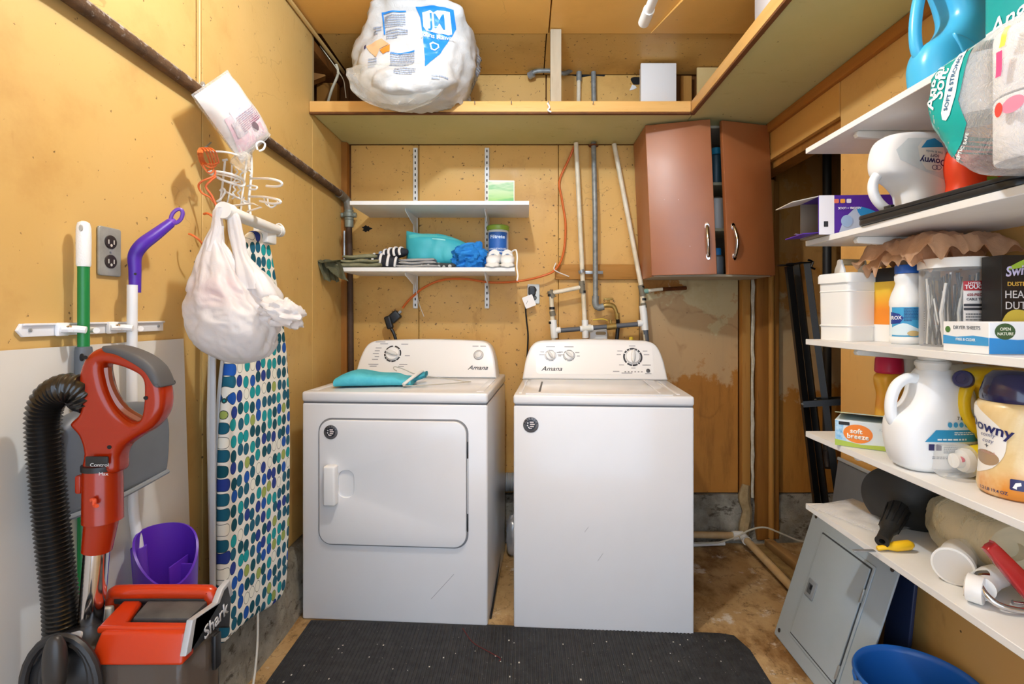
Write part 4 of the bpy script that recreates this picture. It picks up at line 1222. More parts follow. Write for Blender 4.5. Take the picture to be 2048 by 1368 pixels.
def cdoor(hinge_x, w, ang, name_l):
    m = Matrix.Translation((hinge_x, yf - .002, .004)) @ Matrix.Rotation(R(ang), 4, 'Z')
    bm = B(0 if w > 0 else w, w if w > 0 else 0, -.022, 0, 0, H - .01, .003, 2); bm.transform(m)
    d = part(t, 'door', lean(bm), cabm, 38, name_l)
    hx_ = w - math.copysign(.035, w)
    pts = [(hx_, -.022, .085), (hx_, -.033, .095), (hx_, -.046, .13), (hx_, -.050, .155), (hx_, -.046, .18), (hx_, -.033, .215), (hx_, -.022, .225)]
    bm = TB(pts, [.007, .008, .0095, .0105, .0095, .008, .007], 10, 3) if False else TB(catmull(pts, 4), .0085, 10)
    bm.transform(m); part(d, 'handle', lean(bm), 'chrome')
    for z in (.085, .225):
        bm = FL(front((hx_, -.0235, z)), ell(.011, .018, 16), depth=.004, bev=.001); bm.transform(m); part(d, 'handle_plate', lean(bm), 'chrome')
cdoor(x0 + .001, .297, -16, 'glossy left cabinet door swung further open')
cdoor(x1 - .001, -.262, 15, 'right cabinet door slightly ajar')
# things seen in the gap between its doors
def can(label, x, z, r, h, col, cat='can', name='spray_can', lidcol=None):
    o = thing(name, label, cat, (.88 + x, 2.63, CZ0 + z))
    part(o, 'body', LT([(r - .002, 0), (r, .003), (r, h - .01), (r * .6, h), (0, h)], 22), M(col, .4))
    if lidcol: part(o, 'cap', LT([(r * .6, h), (r * .6, h + .03), (r * .5, h + .034), (0, h + .034)], 18), M(lidcol, .4))
can('dark teal can at the top of the gap between the cabinet doors', .078, .4645, .04, .15, '2b4a55', lidcol='2a8fb0')
can('white can with print on the middle shelf inside the cabinet', .080, .2395, .042, .16, 'cfcdc8')
can('grey bottle with a blue cap at the bottom inside the cabinet', .084, .0125, .03, .10, '7b8288', 'bottle', 'small_bottle', '2f8fd8')

# ================================================================== LEFT WALL
# ---- gas pipe
t = thing('gas_pipe', 'linty iron gas pipe running along the left wall to a valve in the corner', 'pipe')
part(t, 'horizontal_run', TB([(-.958, -.6, 1.897), (-.958, 1.1, 1.888), (-.956, 2.745, 1.840)], .0175, 14), 'lint')
rust = M('6a5847', .6, .4, col2='8a8a80', ns=40, bump=.4)
part(t, 'elbow', TB([(-.956, 2.70, 1.841), (-.953, 2.765, 1.834), (-.942, 2.785, 1.815), (-.936, 2.787, 1.77)], .022, 12, 4), rust)
va = part(t, 'valve_body', LT([(.018, -.03), (.024, -.026), (.024, -.014), (.03, -.01), (.03, .01), (.024, .014), (.024, .026), (.018, .03)], 12, up((-.934, 2.787, 1.745))), M('8d9388', .55, .4, col2='6b7068', ns=40))
part(va, 'valve_ear', TB([(-.975, 2.787, 1.745), (-.895, 2.787, 1.745)], .013, 10), M('8d9388', .55, .4))
part(t, 'lower_coupling', LT([(.021, -.02), (.023, -.014), (.023, .014), (.021, .02)], 12, up((-.934, 2.787, 1.70))), M('8d9388', .55, .4))
part(t, 'drop_pipe', TB([(-.934, 2.787, 1.71), (-.928, 2.787, 1.4), (-.920, 2.787, .5)], .0155, 12), M('5b4331', .7, .2, col2='44342a', ns=20))
part(t, 'hanger_wire', TB([(-.968, 1.56, ZC - .02), (-.968, 1.56, 1.90), (-.958, 1.56, 1.87)], .0022, 6), M('cdbb91', .6))
part(t, 'wire_knot', blob((-.957, 1.56, 1.898), (.008, .008, .012), 2, .003, 90, 2, 10, 8), 'steel')
c1 = thing('corner_conduit', 'slim grey conduit beside the gas pipe in the left corner', 'conduit')
part(c1, 'conduit', TB([(-.957, 2.78, 1.44), (-.957, 2.78, 1.66)], .006, 8), 'steel')

# ---- package in clear wrap hung over the pipe
def quad_slab(p, thick, n=12, m=16, wob=.006, seed=1):
    """slab from four corners (tl, tr, br, bl), thickness along its normal"""
    tl, tr, br, bl = [V(a) for a in p]
    nrm = (tr - tl).cross(bl - tl).normalized()
    bm = G(); gr = []
    for s in (-1, 1):
        g = []
        for i in range(n + 1):
            row = []
            for j in range(m + 1):
                u, v = i / n, j / m
                q = tl.lerp(tr, u).lerp(bl.lerp(br, u), v)
                e = (1 - (2 * u - 1) ** 6) * (1 - (2 * v - 1) ** 6)
                q = q + nrm * s * (thick / 2 * e + wob * noise.noise(q * 16 + V((seed, s, 0))) * (.3 + e))
                row.append(bm.verts.new(q))
            g.append(row)
        gr.append(g)
    for s in (0, 1):
        g = gr[s]
        for i in range(n):
            for j in range(m): bm.faces.new((g[i][j], g[i + 1][j], g[i + 1][j + 1], g[i][j + 1]))
    bor = [(i, 0) for i in range(n)] + [(n, j) for j in range(m)] + [(i, m) for i in range(n, 0, -1)] + [(0, j) for j in range(m, 0, -1)]
    for k in range(len(bor)):
        a, b = bor[k], bor[(k + 1) % len(bor)]
        bm.faces.new((gr[0][a[0]][a[1]], gr[0][b[0]][b[1]], gr[1][b[0]][b[1]], gr[1][a[0]][a[1]]))
    return bm
TL, TR, BR, BL = at(388, 192, 1.44), at(456, 145, 1.56), at(538, 268, 1.70), at(482, 322, 1.60)
t = thing('wrapped_package', 'dusty plastic-wrapped packet with pink print hung over the gas pipe', 'package')
inn = part(t, 'packet', quad_slab([TL, TR, BR, BL], .05, wob=.004), M('e9e4de', .4, col2='d6cec6', ns=12, bump=.3, bs=25))
bv = bvh_of(inn)
nrm = (TR - TL).cross(BL - TL).normalized()
if nrm.y > 0: nrm = -nrm
def pk(u, v): return TL.lerp(TR, u).lerp(BL.lerp(BR, u), v)
exv = (TR - TL).normalized(); eyv = (TL - BL).normalized()
ezv = exv.cross(eyv)
def pkfr(u, v): return frame(pk(u, v) + ezv * .15, exv, eyv)
W0, H0 = (TR - TL).length, (BL - TL).length
pkf = [('pink_print', .5, .66, .8, .5, 'cf98a6'), ('blue_print', .56, .46, .55, .2, '9fb6d2'), ('grey_print', .28, .60, .25, .22, '85828a'), ('dark_label', .62, .86, .22, .03, '4e4b50')]
for k, (nm, u, v, w, h, c) in enumerate(pkf):
    decal(bv, nm, flat(rr(W0 * w, H0 * h, .004, 2)), pkfr(u, v), M(c, .5, col2='d9c6c8', ns=60), .002 + .0006 * k, .02, t)
decal(bv, 'fine_print', lines2(9, W0 * .6, H0 * .22, 3), pkfr(.62, .58), M('8a5a70', .5), .0048, .02, t)
decal(bv, 'print_disc', flat(ell(.012, .014, 14)), pkfr(.62, .72), M('6a5a62', .5), .0052, .02, t)
part(t, 'wrap', quad_slab([TL + (TL - BR) * .03, TR + (TR - BL) * .03, BR + (BR - TL) * .03, BL + (BL - TR) * .03], .062, wob=.008, seed=6), 'film', 60)
part(t, 'hanging_loop', TB([at(515, 300, 1.6), at(513, 288, 1.6), at(522, 283, 1.61), at(530, 288, 1.62), at(527, 298, 1.61), at(518, 302, 1.6)], .003, 6, 4), 'white_pl')
part(t, 'torn_tail', blob(at(484, 322, 1.60), (.025, .025, .03), 2, .012, 40, 3, 18, 12), 'film_bag')

# ---- wire shower caddy
t = thing('wire_caddy', 'white wire shower caddy hanging on the left wall under the wrapped packet', 'rack')
wm_ = M('e9e6e0', .4)
def wire(name, pts, r=.0032, sm=5, cl=False): return part(t, name, TB([at(*p) for p in pts], r, 7, sm, cl), wm_)
wire('upright', [(450, 322, 1.66), (446, 360, 1.66), (440, 405, 1.66), (432, 425, 1.66)], .0035)
wire('upright', [(502, 305, 1.70), (503, 345, 1.70), (498, 400, 1.70), (501, 430, 1.70)], .004)
wire('upright', [(494, 315, 1.68), (486, 380, 1.68), (481, 425, 1.68)], .0032)
wire('upright', [(464, 330, 1.69), (462, 365, 1.69), (455, 405, 1.69)], .0026)
wire('top_bar', [(445, 321, 1.66), (455, 319, 1.67)], .004, 0)
zz = [(473 + (3 if k % 2 else -2) - k * .7, 338 + k * 6, 1.69) for k in range(11)]
wire('wavy_wire', zz, .0026, 3)
zz = [(484 + (3 if k % 2 else -2) - k * .8, 338 + k * 6, 1.69) for k in range(11)]
wire('wavy_wire', zz, .0026, 3)
wire('basket_rim', [(417, 344, 1.58), (440, 344, 1.58), (470, 351, 1.60), (487, 362, 1.66), (484, 372, 1.66), (450, 362, 1.62), (430, 352, 1.60)], .0042, 6, True)
wire('basket_rim', [(425, 348, 1.60), (445, 350, 1.60), (472, 357, 1.61), (480, 364, 1.65), (455, 363, 1.64), (438, 357, 1.62)], .0026, 6, True)
wire('basket_rim', [(421, 303, 1.55), (450, 304, 1.56), (474, 310, 1.58), (492, 320, 1.64)], .003, 6)
wire('soap_loop', [(500, 357, 1.69), (535, 357, 1.55), (560, 363, 1.52), (563, 370, 1.52), (550, 373, 1.54), (533, 372, 1.58)], .0036, 6)
wire('soap_loop', [(498, 393, 1.69), (530, 394, 1.56), (555, 399, 1.53), (561, 405, 1.52), (545, 407, 1.54), (520, 402, 1.58)], .0036, 6)
wire('soap_cup', [(528, 397, 1.57), (532, 408, 1.56), (541, 414, 1.555), (550, 412, 1.55), (555, 403, 1.545)], .002, 5)
wire('soap_cup', [(535, 397, 1.57), (538, 412, 1.56), (545, 415, 1.555), (552, 407, 1.545)], .002, 5)
wire('lower_bar', [(468, 411, 1.62), (505, 407, 1.60), (523, 414, 1.57), (495, 423, 1.60)], .003, 0)
wire('lower_bar', [(445, 380, 1.68), (470, 393, 1.68), (498, 405, 1.69)], .0034, 4)
wire('hook', [(440, 382, 1.66), (446, 377, 1.66), (450, 384, 1.66), (441, 398, 1.65), (434, 403, 1.65)], .0036, 5)
wire('hook', [(494, 372, 1.69), (503, 371, 1.68), (514, 374, 1.66), (510, 379, 1.66), (498, 378, 1.68)], .003, 5)
wire('hook', [(488, 395, 1.69), (486, 402, 1.68), (492, 407, 1.68), (498, 401, 1.69)], .003, 5)
wire('hook', [(497, 340, 1.69), (503, 346, 1.69), (500, 352, 1.69)], .003, 4)

# ---- orange cord coiled on a nail
t = thing('orange_cord_coil', 'thin orange cord coiled on a nail on the left wall beside the caddy', 'cord')
om = M('cf5a2a', .45, col2='e07a3c', ns=30)
for k, (dx, yb_) in enumerate(((-2, 337), (4, 342), (10, 332), (16, 326))):
    part(t, 'coil_loop', TB([at(397 + dx * .5, 305, 1.43), at(403 + dx * .8, 296, 1.49), at(413 + dx, 302, 1.43), at(421 + dx, 322, 1.52), at(423 + dx * .8, yb_, 1.53), at(413 + dx * .6, yb_ + 3, 1.52), at(402 + dx * .5, 325, 1.51)], .0024, 7, 5, True), om)
part(t, 'strand', TB([at(430, 340, 1.54), at(428, 352, 1.54), at(405, 362, 1.52), at(397, 372, 1.52), at(404, 386, 1.53), at(420, 395, 1.54), at(433, 412, 1.55)], .003, 7, 5), om)
part(t, 'strand', TB([at(432, 353, 1.54), at(420, 363, 1.53), at(412, 374, 1.53), at(424, 392, 1.54), at(434, 415, 1.55)], .003, 7, 5), om)
part(t, 'strand', TB([at(408, 428, 1.55), at(415, 427, 1.54), at(424, 432, 1.54), at(430, 440, 1.55)], .0035, 7, 5), om)
part(t, 'strand', TB([at(378, 468, 1.47), at(384, 470, 1.465), at(396, 478, 1.47), at(408, 491, 1.49)], .003, 7, 5), om)
part(t, 'nail', TB([at(410, 296, 1.52), at(422, 285, 1.60)], .0025, 6), 'steel')

# ---- ironing board with its foot bar
IBX = -.862
t = thing('ironing_board', 'ironing board in a blue dotted cover hanging upright on the left wall', 'ironing board', (0, 0, 0))
ol_ = [(1.515, .30), (1.513, .60), (1.520, .85), (1.545, 1.04), (1.58, 1.20), (1.622, 1.40), (1.66, 1.468), (1.72, 1.492), (1.78, 1.46), (1.838, 1.32), (1.888, 1.17), (1.915, 1.05), (1.935, .88), (1.935, .60), (1.925, .40), (1.90, .235), (1.82, .215), (1.66, .255), (1.54, .27)]
bm = flat(ol_, depth=.034, bev=.015, smooth=4, bres=3)
bm.transform(leftw((IBX - .017, 0, 0)))
part(t, 'dotted_cover', bm, 'dots', 50)
ol2 = [(1.72 + (a - 1.72) * .94, .85 + (b - .85) * .97) for a, b in ol_]
bm = flat(ol2, depth=.012, bev=.003, smooth=4); bm.transform(leftw((IBX - .041, 0, 0)))
part(t, 'metal_top', bm, M('c9ccd0', .4, .4))
part(t, 'folded_leg', TB([(-.925, 1.56, .40), (-.925, 1.545, .9), (-.918, 1.55, 1.40)], .011, 10), 'white_pl')
part(t, 'folded_leg', TB([(-.925, 1.86, .40), (-.925, 1.84, .9), (-.925, 1.76, 1.42)], .011, 10), 'white_pl')
part(t, 'edge_strip', B(-.902, -.886, 1.499, 1.508, .35, 1.10, .003), M('c5cad0', .4))
fb0, fb1 = at(455, 423, 1.425), onX(556, 462, -.858)
ft_ = part(t, 'foot_bar', TB([fb0, fb1], .0175, 16), 'white_pl')
part(ft_, 'foot_cap', TB([fb0 + V((0, -.022, 0)), fb0 + V((0, .012, 0))], .0225, 18), 'white_pl')
part(ft_, 'foot_cap', TB([fb1 + V((0, -.012, 0)), fb1 + V((0, .012, 0))], .0205, 18), 'white_pl')
part(t, 'bar_bracket', B(-.895, -.845, 1.725, 1.79, 1.455, 1.512, .006), 'white_pl')
part(ft_, 'wire_clip', TB([(-.858, 1.82, 1.495), (-.838, 1.825, 1.515), (-.858, 1.83, 1.535), (-.878, 1.825, 1.515)], .0025, 6, 4, True), 'white_pl')
st = thing('board_strap', 'pale strap hanging from the bottom of the ironing board to the floor', 'strap')
part(st, 'strap', TB([(-.865, 1.70, .26), (-.862, 1.69, .15), (-.855, 1.65, .05), (-.850, 1.60, .006)], .0035, 6, 4), M('d9d5cc', .6))

# ---- white carrier bag
t = thing('carrier_bag', 'full white plastic carrier bag hanging from the ironing board foot', 'bag', at(480, 420, 1.41))
def zb(x, y): return (340 + x * .2632, 400 + y * .2632)
prof = [(200, 318, 408, .014), (250, 292, 402, .02), (310, 262, 400, .026), (370, 240, 440, .034), (430, 220, 480, .045), (520, 195, 530, .062), (620, 170, 590, .082), (710, 152, 655, .095), (780, 140, 720, .105), (850, 138, 770, .112), (910, 148, 800, .115), (960, 162, 812, .115), (1050, 190, 805, .108), (1120, 248, 785, .092), (1180, 335, 745, .07), (1225, 430, 655, .04), (1243, 500, 570, .015)]
pr_ = catmull([(a, (b + c) / 2, (c - b) / 2) for a, b, c, d in prof], 5)
pd_ = catmull([(a, d, 0) for a, b, c, d in prof], 5)
bm = G(); rings = []; KU = 110
for q, dd in zip(pr_, pd_):
    px_, py_ = zb(q.y, q.x); c_ = at(px_, py_, 1.41) - V(t.location)
    hw = q.z * .2632 * 1.41 / F; ring = []
    f = (q.x - 200) / 1043
    for j in range(KU):
        a = 2 * pi * j / KU
        ca, sa = cos(a), sin(a)
        fold = (.5 + .5 * sin(a * 11 + 3 * noise.noise(V((a, 1.3, 0))))) * .16 * (1 - f) * min(1, f * 6)
        cr = noise.noise(V((ca * 3.2 + 9, sa * 3.2, q.x * .010))) * .10 + (1 - 2 * abs(noise.noise(V((ca * 5, sa * 5 + 4, q.x * .016))))) * .05 * min(1, f * 2.5)
        k = 1 - fold + cr
        ring.append(V((c_.x + hw * ca * min(k, 1.04), dd.y * .76 * sa * k, c_.z)))
    rings.append(ring)
skin(bm, rings); part(t, 'bag_body', bm, 'grocery', 70)
# first handle loop and second handle, knotted flap
def ribbon(pts, ws, ds, name, seed=0):
    P = catmull([V(p) for p in pts], 5); Wd = catmull([(w, d, 0) for w, d in zip(ws, ds)], 5)
    bm = G(); rings = []
    for i, (p, w) in enumerate(zip(P, Wd)):
        ring = []
        for j in range(28):
            a = 2 * pi * j / 28
            k = 1 - .22 * (.5 + .5 * sin(a * 6 + seed)) + .1 * noise.noise(V((cos(a) * 2, sin(a) * 2, i * .3 + seed)))
            ring.append(V((p.x + w.x * cos(a) * k, p.y + w.y * sin(a) * k, p.z)))
        rings.append(ring)
    skin(bm, rings); return part(t, name, bm, 'grocery', 70)
def lc(x, y, d=1.41): return at(*zb(x, y), d) - V(t.location)
ribbon([lc(395, 60), lc(375, 85), lc(362, 140), lc(360, 210), lc(345, 300), lc(330, 400)], [.008, .014, .013, .016, .022, .03], [.016, .016, .014, .015, .02, .03], 'handle_loop', 1)
ribbon([lc(470, 90, 1.43), lc(480, 120, 1.43), lc(492, 200, 1.43), lc(510, 300, 1.43), lc(540, 420, 1.43), lc(600, 540, 1.43), lc(640, 680, 1.43)], [.012, .016, .019, .021, .02, .034, .05], [.016, .016, .015, .016, .02, .04, .05], 'handle_loop', 4)
ribbon([lc(590, 450, 1.43), lc(610, 500, 1.43), lc(660, 560, 1.43), lc(700, 640, 1.43), lc(740, 720, 1.43), lc(770, 800, 1.43)], [.006, .014, .025, .032, .036, .02], [.01, .02, .03, .04, .05, .03], 'side_flap', 7)
bm = blob((0, 0, 0), (.052, .05, .026), 2.0, .02, 26, 5, 36, 20, True, Matrix.Translation(lc(850, 860, 1.40)) @ Matrix.Rotation(R(22), 4, 'Y'))
part(t, 'knotted_corner', bm, 'grocery', 70)
part(t, 'contents', blob(lc(390, 720, 1.40), (.055, .035, .045), 2.6, .006, 20, 1, 24, 14), M('c4585c', .6))
part(t, 'contents', blob(lc(430, 990, 1.40), (.085, .045, .065), 2.6, .01, 20, 2, 24, 14), M('d9d6d2', .6))

# ---- clip rail with its clips
ra, rb = onX(28, 657, XL), onX(322, 655, XL)
t = thing('clip_rail', 'white metal clip rail screwed to the left wall holding long handles', 'rail', (XL + .0005, (ra.y + rb.y) / 2, 1.188))
L = rb.y - ra.y
bm = flat([(-L / 2, .0), (-L / 2 + .008, .013), (L / 2, .013), (L / 2, -.013), (-L / 2 + .012, -.013)], depth=.006, bev=.001)
bm.transform(leftw((.003, 0, 0))); part(t, 'rail_strip', bm, M('e8e8ea', .35))
part(t, 'rail_lip', B(.0062, .011, -L / 2 + .01, L / 2, .009, .0135, .001), M('e8e8ea', .35))
for y in (-L / 2 + .025, -L / 2 + .09, L / 2 - .02):
    part(t, 'screw', LT([(.004, 0), (.004, .002), (.001, .003)], 10, leftw((.006, y, 0))), 'steel')
def clip(y):
    c = part(t, 'clip', B(.0065, .016, y - .045, y - .018, -.014, .014, .003), M('f0f0f0', .3))
    part(c, 'clip_arm', TB([(.014, y - .04, 0), (.022, y - .028, 0), (.036, y - .024, 0), (.050, y - .018, -.002)], .0075, 8, 4), M('f0f0f0', .3))
    part(c, 'clip_arm', TB([(.010, y + .02, -.004), (.018, y + .026, -.004), (.034, y + .024, -.004), (.044, y + .016, -.004)], .0065, 8, 4), M('f0f0f0', .3))
    part(c, 'clip_spring', TB([(.018, y - .035, .0), (.026, y - .03, .006), (.034, y - .028, -.004)], .003, 6, 3), 'chrome')
GY, MY = 1.130, 1.262
clip(GY - t.location.y); clip(MY - t.location.y)

# ---- long handled dustpan
GX = -.954
t = thing('lobby_dustpan', 'grey dustpan on a long green handle with a white grip, clipped to the rail', 'dustpan', (GX + .004, GY, 0))
part(t, 'handle_pole', TB([(0, 0, .40), (0, 0, 1.365)], .0108, 16), M('137a3a', .35))
gr_ = part(t, 'grip', LT([(.0118, 1.322), (.0130, 1.326), (.0134, 1.38), (.0130, 1.405), (.0105, 1.416), (.004, 1.42)], 18), M('efefec', .4, bump=.6, bs=300))
part(gr_, 'hang_hole', FL(front((.005, -.0128, 1.403)), ell(.0035, .007, 12), depth=.003), M('b5b5b0', .6))
part(t, 'socket', LT([(.0145, .985), (.0155, .99), (.0158, 1.14), (.0145, 1.149), (.011, 1.15)], 18), M('5d6369', .5))
part(t, 'socket_slot', FL(front((.01, -.0165, 1.128)), ell(.004, .008, 12), depth=.003), 'dark')
ol_ = [(-.150, .835), (-.14, .822), (-.10, .816), (.12, .818), (.165, .826), (.178, .90), (.172, .965), (.13, 1.005), (.05, 1.02), (-.06, 1.025), (-.115, 1.01), (-.145, .97), (-.152, .90)]
bm = flat(ol_, depth=.046, bev=.02, smooth=4, bres=4); bm.transform(leftw((.044, 0.008, 0)))
pan = part(t, 'pan', bm, M('5f666f', .45, col2='565d66', ns=10))
part(pan, 'pan_lip', TB([(.066, -.135, .826), (.070, 0, .822), (.068, .165, .832)], .006, 8, 5), M('7d848c', .4))

# ---- scrubber with purple handle and purple caddy
MX = -.948
t = thing('purple_mop', 'white pole with a bent purple handle and purple catch bin, clipped to the rail', 'mop', (MX + .004, MY, 0))
part(t, 'pole', TB([(.030, 0, .55), (.012, 0, .68), (.0, 0, .82), (0, 0, 1.29)], .0110, 16, 4), M('e3e4e6', .4))
pm = M('4b22a0', .4)
pv = [onX(270, 585, MX), onX(270, 540, MX), onX(270, 512, MX), onX(284, 490, MX + .015), onX(310, 470, MX + .03), onX(340, 447, MX + .045)]
pv = [p - V(t.location) for p in pv]
hd_ = part(t, 'handle', TB(pv, [.0125, .0132, .0148, .0155, .0145, .0120], 16, 5), pm, 60)
e = pv[-1]
lp = [V((e.x + .012 + .012 * cos(a) * .8 + .007 * sin(a), e.y + .012 * cos(a) * .5 + .008, e.z + .020 + .018 * sin(a))) for a in [2 * pi * k / 20 for k in range(20)]]
part(hd_, 'hanging_loop', TB(lp, .0048, 8, 0, True), M('6b3fae', .4))
part(hd_, 'handle_tip', TB([pv[-2].lerp(e, .7), e + V((0, .004, .004)), e + V((.001, .012, .010))], [.0128, .011, .007], 12), M('6b3fae', .4))
for z in (.0, .03):
    part(hd_, 'rivet', LT([(.003, 0), (.003, .002)], 8, frame(pv[0] + V((.010, -.013, .014 + z)), (.7, .7, 0), (0, 0, 1))), 'black')
# catch bin: cylinder shell with a slanted rim
bm = G(); K = 36; cb_ = V((.082, .0, 0)); rO, rI = .066, .061
def rim(a):  # high at the wall, low in front
    return .655 - .055 * cos(a - R(-40)) + .012 * sin(2 * a)
outer_b = [V((cb_.x + rO * .9 * cos(2 * pi * j / K), cb_.y + rO * .9 * sin(2 * pi * j / K), .36)) for j in range(K)]
outer_t = [V((cb_.x + rO * cos(2 * pi * j / K), cb_.y + rO * sin(2 * pi * j / K), rim(2 * pi * j / K))) for j in range(K)]
inner_t = [V((cb_.x + rI * cos(2 * pi * j / K), cb_.y + rI * sin(2 * pi * j / K), rim(2 * pi * j / K) + .001)) for j in range(K)]
inner_b = [V((cb_.x + rI * .9 * cos(2 * pi * j / K), cb_.y + rI * .9 * sin(2 * pi * j / K), .37)) for j in range(K)]
skin(bm, [outer_b, outer_t, inner_t, inner_b])
bin_ = part(t, 'catch_bin', bm, M('5a28b4', .4))
part(bin_, 'inner_rib', B(.10, .104, -.02, .05, .45, .62, .001), M('5a28b4', .4))
part(bin_, 'inner_rib', B(.085, .14, .02, .024, .45, .61, .001), M('5a28b4', .4))
part(bin_, 'pole_sleeve', TB([(.036, 0, .40), (.015, 0, .66)], .0165, 14), M('6a3cc0', .4))

# ---- white sheet leaning on the left wall
t = thing('white_board', 'large plain white board leaning against the left wall behind the vacuum', 'board', (XL + .003, 1.0, .25))
bm = G(); e0, e1 = -.7, .492
hexa(bm, [(.028, e0, -.06), (.034, e0, -.06), (.034, e1 + .006, -.06), (.028, e1 + .006, -.06), (0.001, e0, .904), (.007, e0, .904), (.007, e1, .900), (0.001, e1, .900)])
part(t, 'sheet', bm, M('dcd9d2', .55, col2='d0ccc4', ns=3))
t = thing('paper_scrap', 'crumpled white scrap on the footing beside the vacuum', 'paper', (-.895, 1.56, .262))
part(t, 'scrap', blob((0, 0, .02), (.02, .035, .02), 2.2, .008, 40, 2, 18, 12), M('e6e4e0', .6))

# ================================================================== VACUUM
VD = 1.0
VA = thing('vacuum_cleaner', 'red and black upright vacuum cleaner with a ribbed hose in the left foreground', 'vacuum', (-.72, 1.0, 0))
VL = V(VA.location)
def vp(x, y, d=VD): return at(x, y, d) - VL
red = M('982300', .25, coat=.12); red2 = M('b83208', .3, coat=.1)
ho = [(172, 768), (175, 738), (189, 709), (216, 694), (250, 698), (292, 715), (321, 738), (335, 770), (338, 806), (330, 832), (309, 856), (281, 873), (258, 890), (248, 911), (245, 940), (211, 944), (178, 940), (181, 902), (172, 870), (154, 846), (171, 826), (176, 806)]
hi = [(217, 727), (248, 730), (281, 743), (297, 757), (300, 782), (297, 820), (289, 838), (270, 838), (248, 820), (230, 792), (219, 760)]
def v2(p): q = vp(*p); return (q.x, q.z)
bm = flat([v2(p) for p in ho], [[v2(p) for p in hi]], depth=.046, bev=.014, smooth=4, bres=4)
bm.transform(front((0, 0, 0)))
hnd = part(VA, 'handle_ring', bm, red, 60)
go = [(222, 691), (252, 694), (294, 711), (322, 735), (336, 766), (335, 772), (322, 770), (306, 745), (284, 728), (250, 710), (226, 704)]
bm = flat([v2(p) for p in go], depth=.050, bev=.008, smooth=4, bres=3); bm.transform(front((0, 0, 0)))
part(hnd, 'soft_grip', bm, M('4a4a4c', .6), 60)
for p in ((191, 713), (309, 792), (238, 888)):
    q = vp(*p); part(hnd, 'screw_hole', FL(front((q.x, -.0232, q.z)), ell(.0042, .0036, 12), depth=.001), 'dark')
part(hnd, 'clear_guard', TB([vp(214, 735), vp(218, 765), vp(232, 797), vp(252, 822), vp(285, 842)], .009, 8, 5), M('8a4a30', .15, coat=.5))
col = part(VA, 'wand_collar', LT([(.0325, 0), (.0315, .10)], 24, frame(vp(206, 1040), (1, 0, 0), (0, 1, 0))), red)
part(col, 'black_band', LT([(.0335, .098), (.0335, .108)], 24, frame(vp(206, 1040), (1, 0, 0), (0, 1, 0))), 'black')
cb_ = part(col, 'control_slide', B(-.012, .030, -.034, -.030, .111, .130, .002, 2, frame(vp(212, 1040), (1, 0, 0), (0, 1, 0))), 'black')
q = vp(222, 925); stamp(col, 'lettering', glyphs('Control', .009, 1.2), front((q.x + .006, -.0345, q.z + .005)), M('c9c9c9', .5), .0004)
q = vp(232, 937); stamp(col, 'lettering', glyphs('Max', .008, 1.3), front((q.x + .004, -.0345, q.z)), M('c9c9c9', .5), .0004)
part(col, 'release_tab', B(-.006, .006, -.02, .02, 0, .035, .004, 2, frame(vp(172, 982), (1, 0, 0), (0, 1, 0))), red)
part(col, 'cord_hook', TB([vp(183, 1000, .965), vp(189, 1000, .962), vp(189, 1010, .962), vp(194, 1012, .955)], .0035, 8, 4), M('d8502a', .4))
part(VA, 'wand_lower', TB([vp(204, 1036), vp(194, 1100)], [.0275, .024], 22), red)
part(VA, 'chrome_wand', TB([vp(194, 1096), vp(178, 1290)], .0205, 24), 'chrome')
# ribbed hose
hp = [(176, 800, 1.0), (160, 782, .99), (140, 776, .985), (117, 782, .985), (97, 800, .985), (87, 832, .985), (88, 885, .985), (93, 943, .985), (100, 1016, .985), (108, 1090, .985), (115, 1150, .985), (121, 1205, .985), (124, 1290, .985)]
P = catmull([vp(*p) for p in hp], 14)
# equal spacing, then ribs
ac = [0]
for a_, b_ in zip(P, P[1:]): ac.append(ac[-1] + (b_ - a_).length)
tot = ac[-1]; nr = 68; Q = []; rad = []; k = 0
for i in range(nr * 4 + 1):
    s = tot * i / (nr * 4)
    while k < len(ac) - 2 and ac[k + 1] < s: k += 1
    f = (s - ac[k]) / max(ac[k + 1] - ac[k], 1e-9)
    Q.append(P[k].lerp(P[k + 1], f)); rad.append((.0285, .0262, .0235, .0262)[i % 4])
part(VA, 'hose', tube(G(), Q, rad, 22), M('1a1816', .25, coat=.2), 80)
part(VA, 'hose_cuff', TB([vp(150, 800, 1.0), vp(166, 796, 1.0), vp(184, 806, 1.0)], [.024, .027, .025], 14, 3), 'black')
# canister
x0, x1 = vp(188, 0, .93).x, vp(368, 0, .93).x
y0, y1 = .925 - 1.0, 1.055 - 1.0
def zc(y, d=.93): return CZ - (y - CY) * d / F
blk = M('1c1c1e', .45)
def skew(bm):
    for v in bm.verts:
        v.co.x -= .048 * max(0, (v.co.y - y0) / (y1 - y0)) * max(0, 1 - (v.co.x - x0) / (x1 - x0))
    return bm
can_ = part(VA, 'canister', skew(B(x0 + .004, x1 - .004, y0 + .008, y1, .26, zc(1277), .012, 3)), blk)
part(can_, 'dust_cup', B(x0 - .001, x1 + .001, y0 + .002, y1 - .012, .20, zc(1322), .014, 3), 'smoke_pl')
part(can_, 'dust_pile', B(x0 + .012, x1 - .012, y0 + .012, y1 - .02, .27, zc(1345), .01, 2), M('6d5a48', .9, col2='54442f', ns=40))
bm = G(); za, zb_ = zc(1325), zc(1268)
hexa(bm, [(x0 - .006, y0 - .006, za), (x1 + .004, y0 - .006, za), (x1 + .004, y0 + .03, za), (x0 - .006, y0 + .03, za), (x0 + .006, y0 + .012, zb_), (x1 - .002, y0 + .012, zb_), (x1 - .002, y0 + .035, zb_), (x0 + .006, y0 + .035, zb_)])
bmesh.ops.bevel(bm, geom=bm.edges[:], offset=.006, segments=3, affect='EDGES', profile=.5)
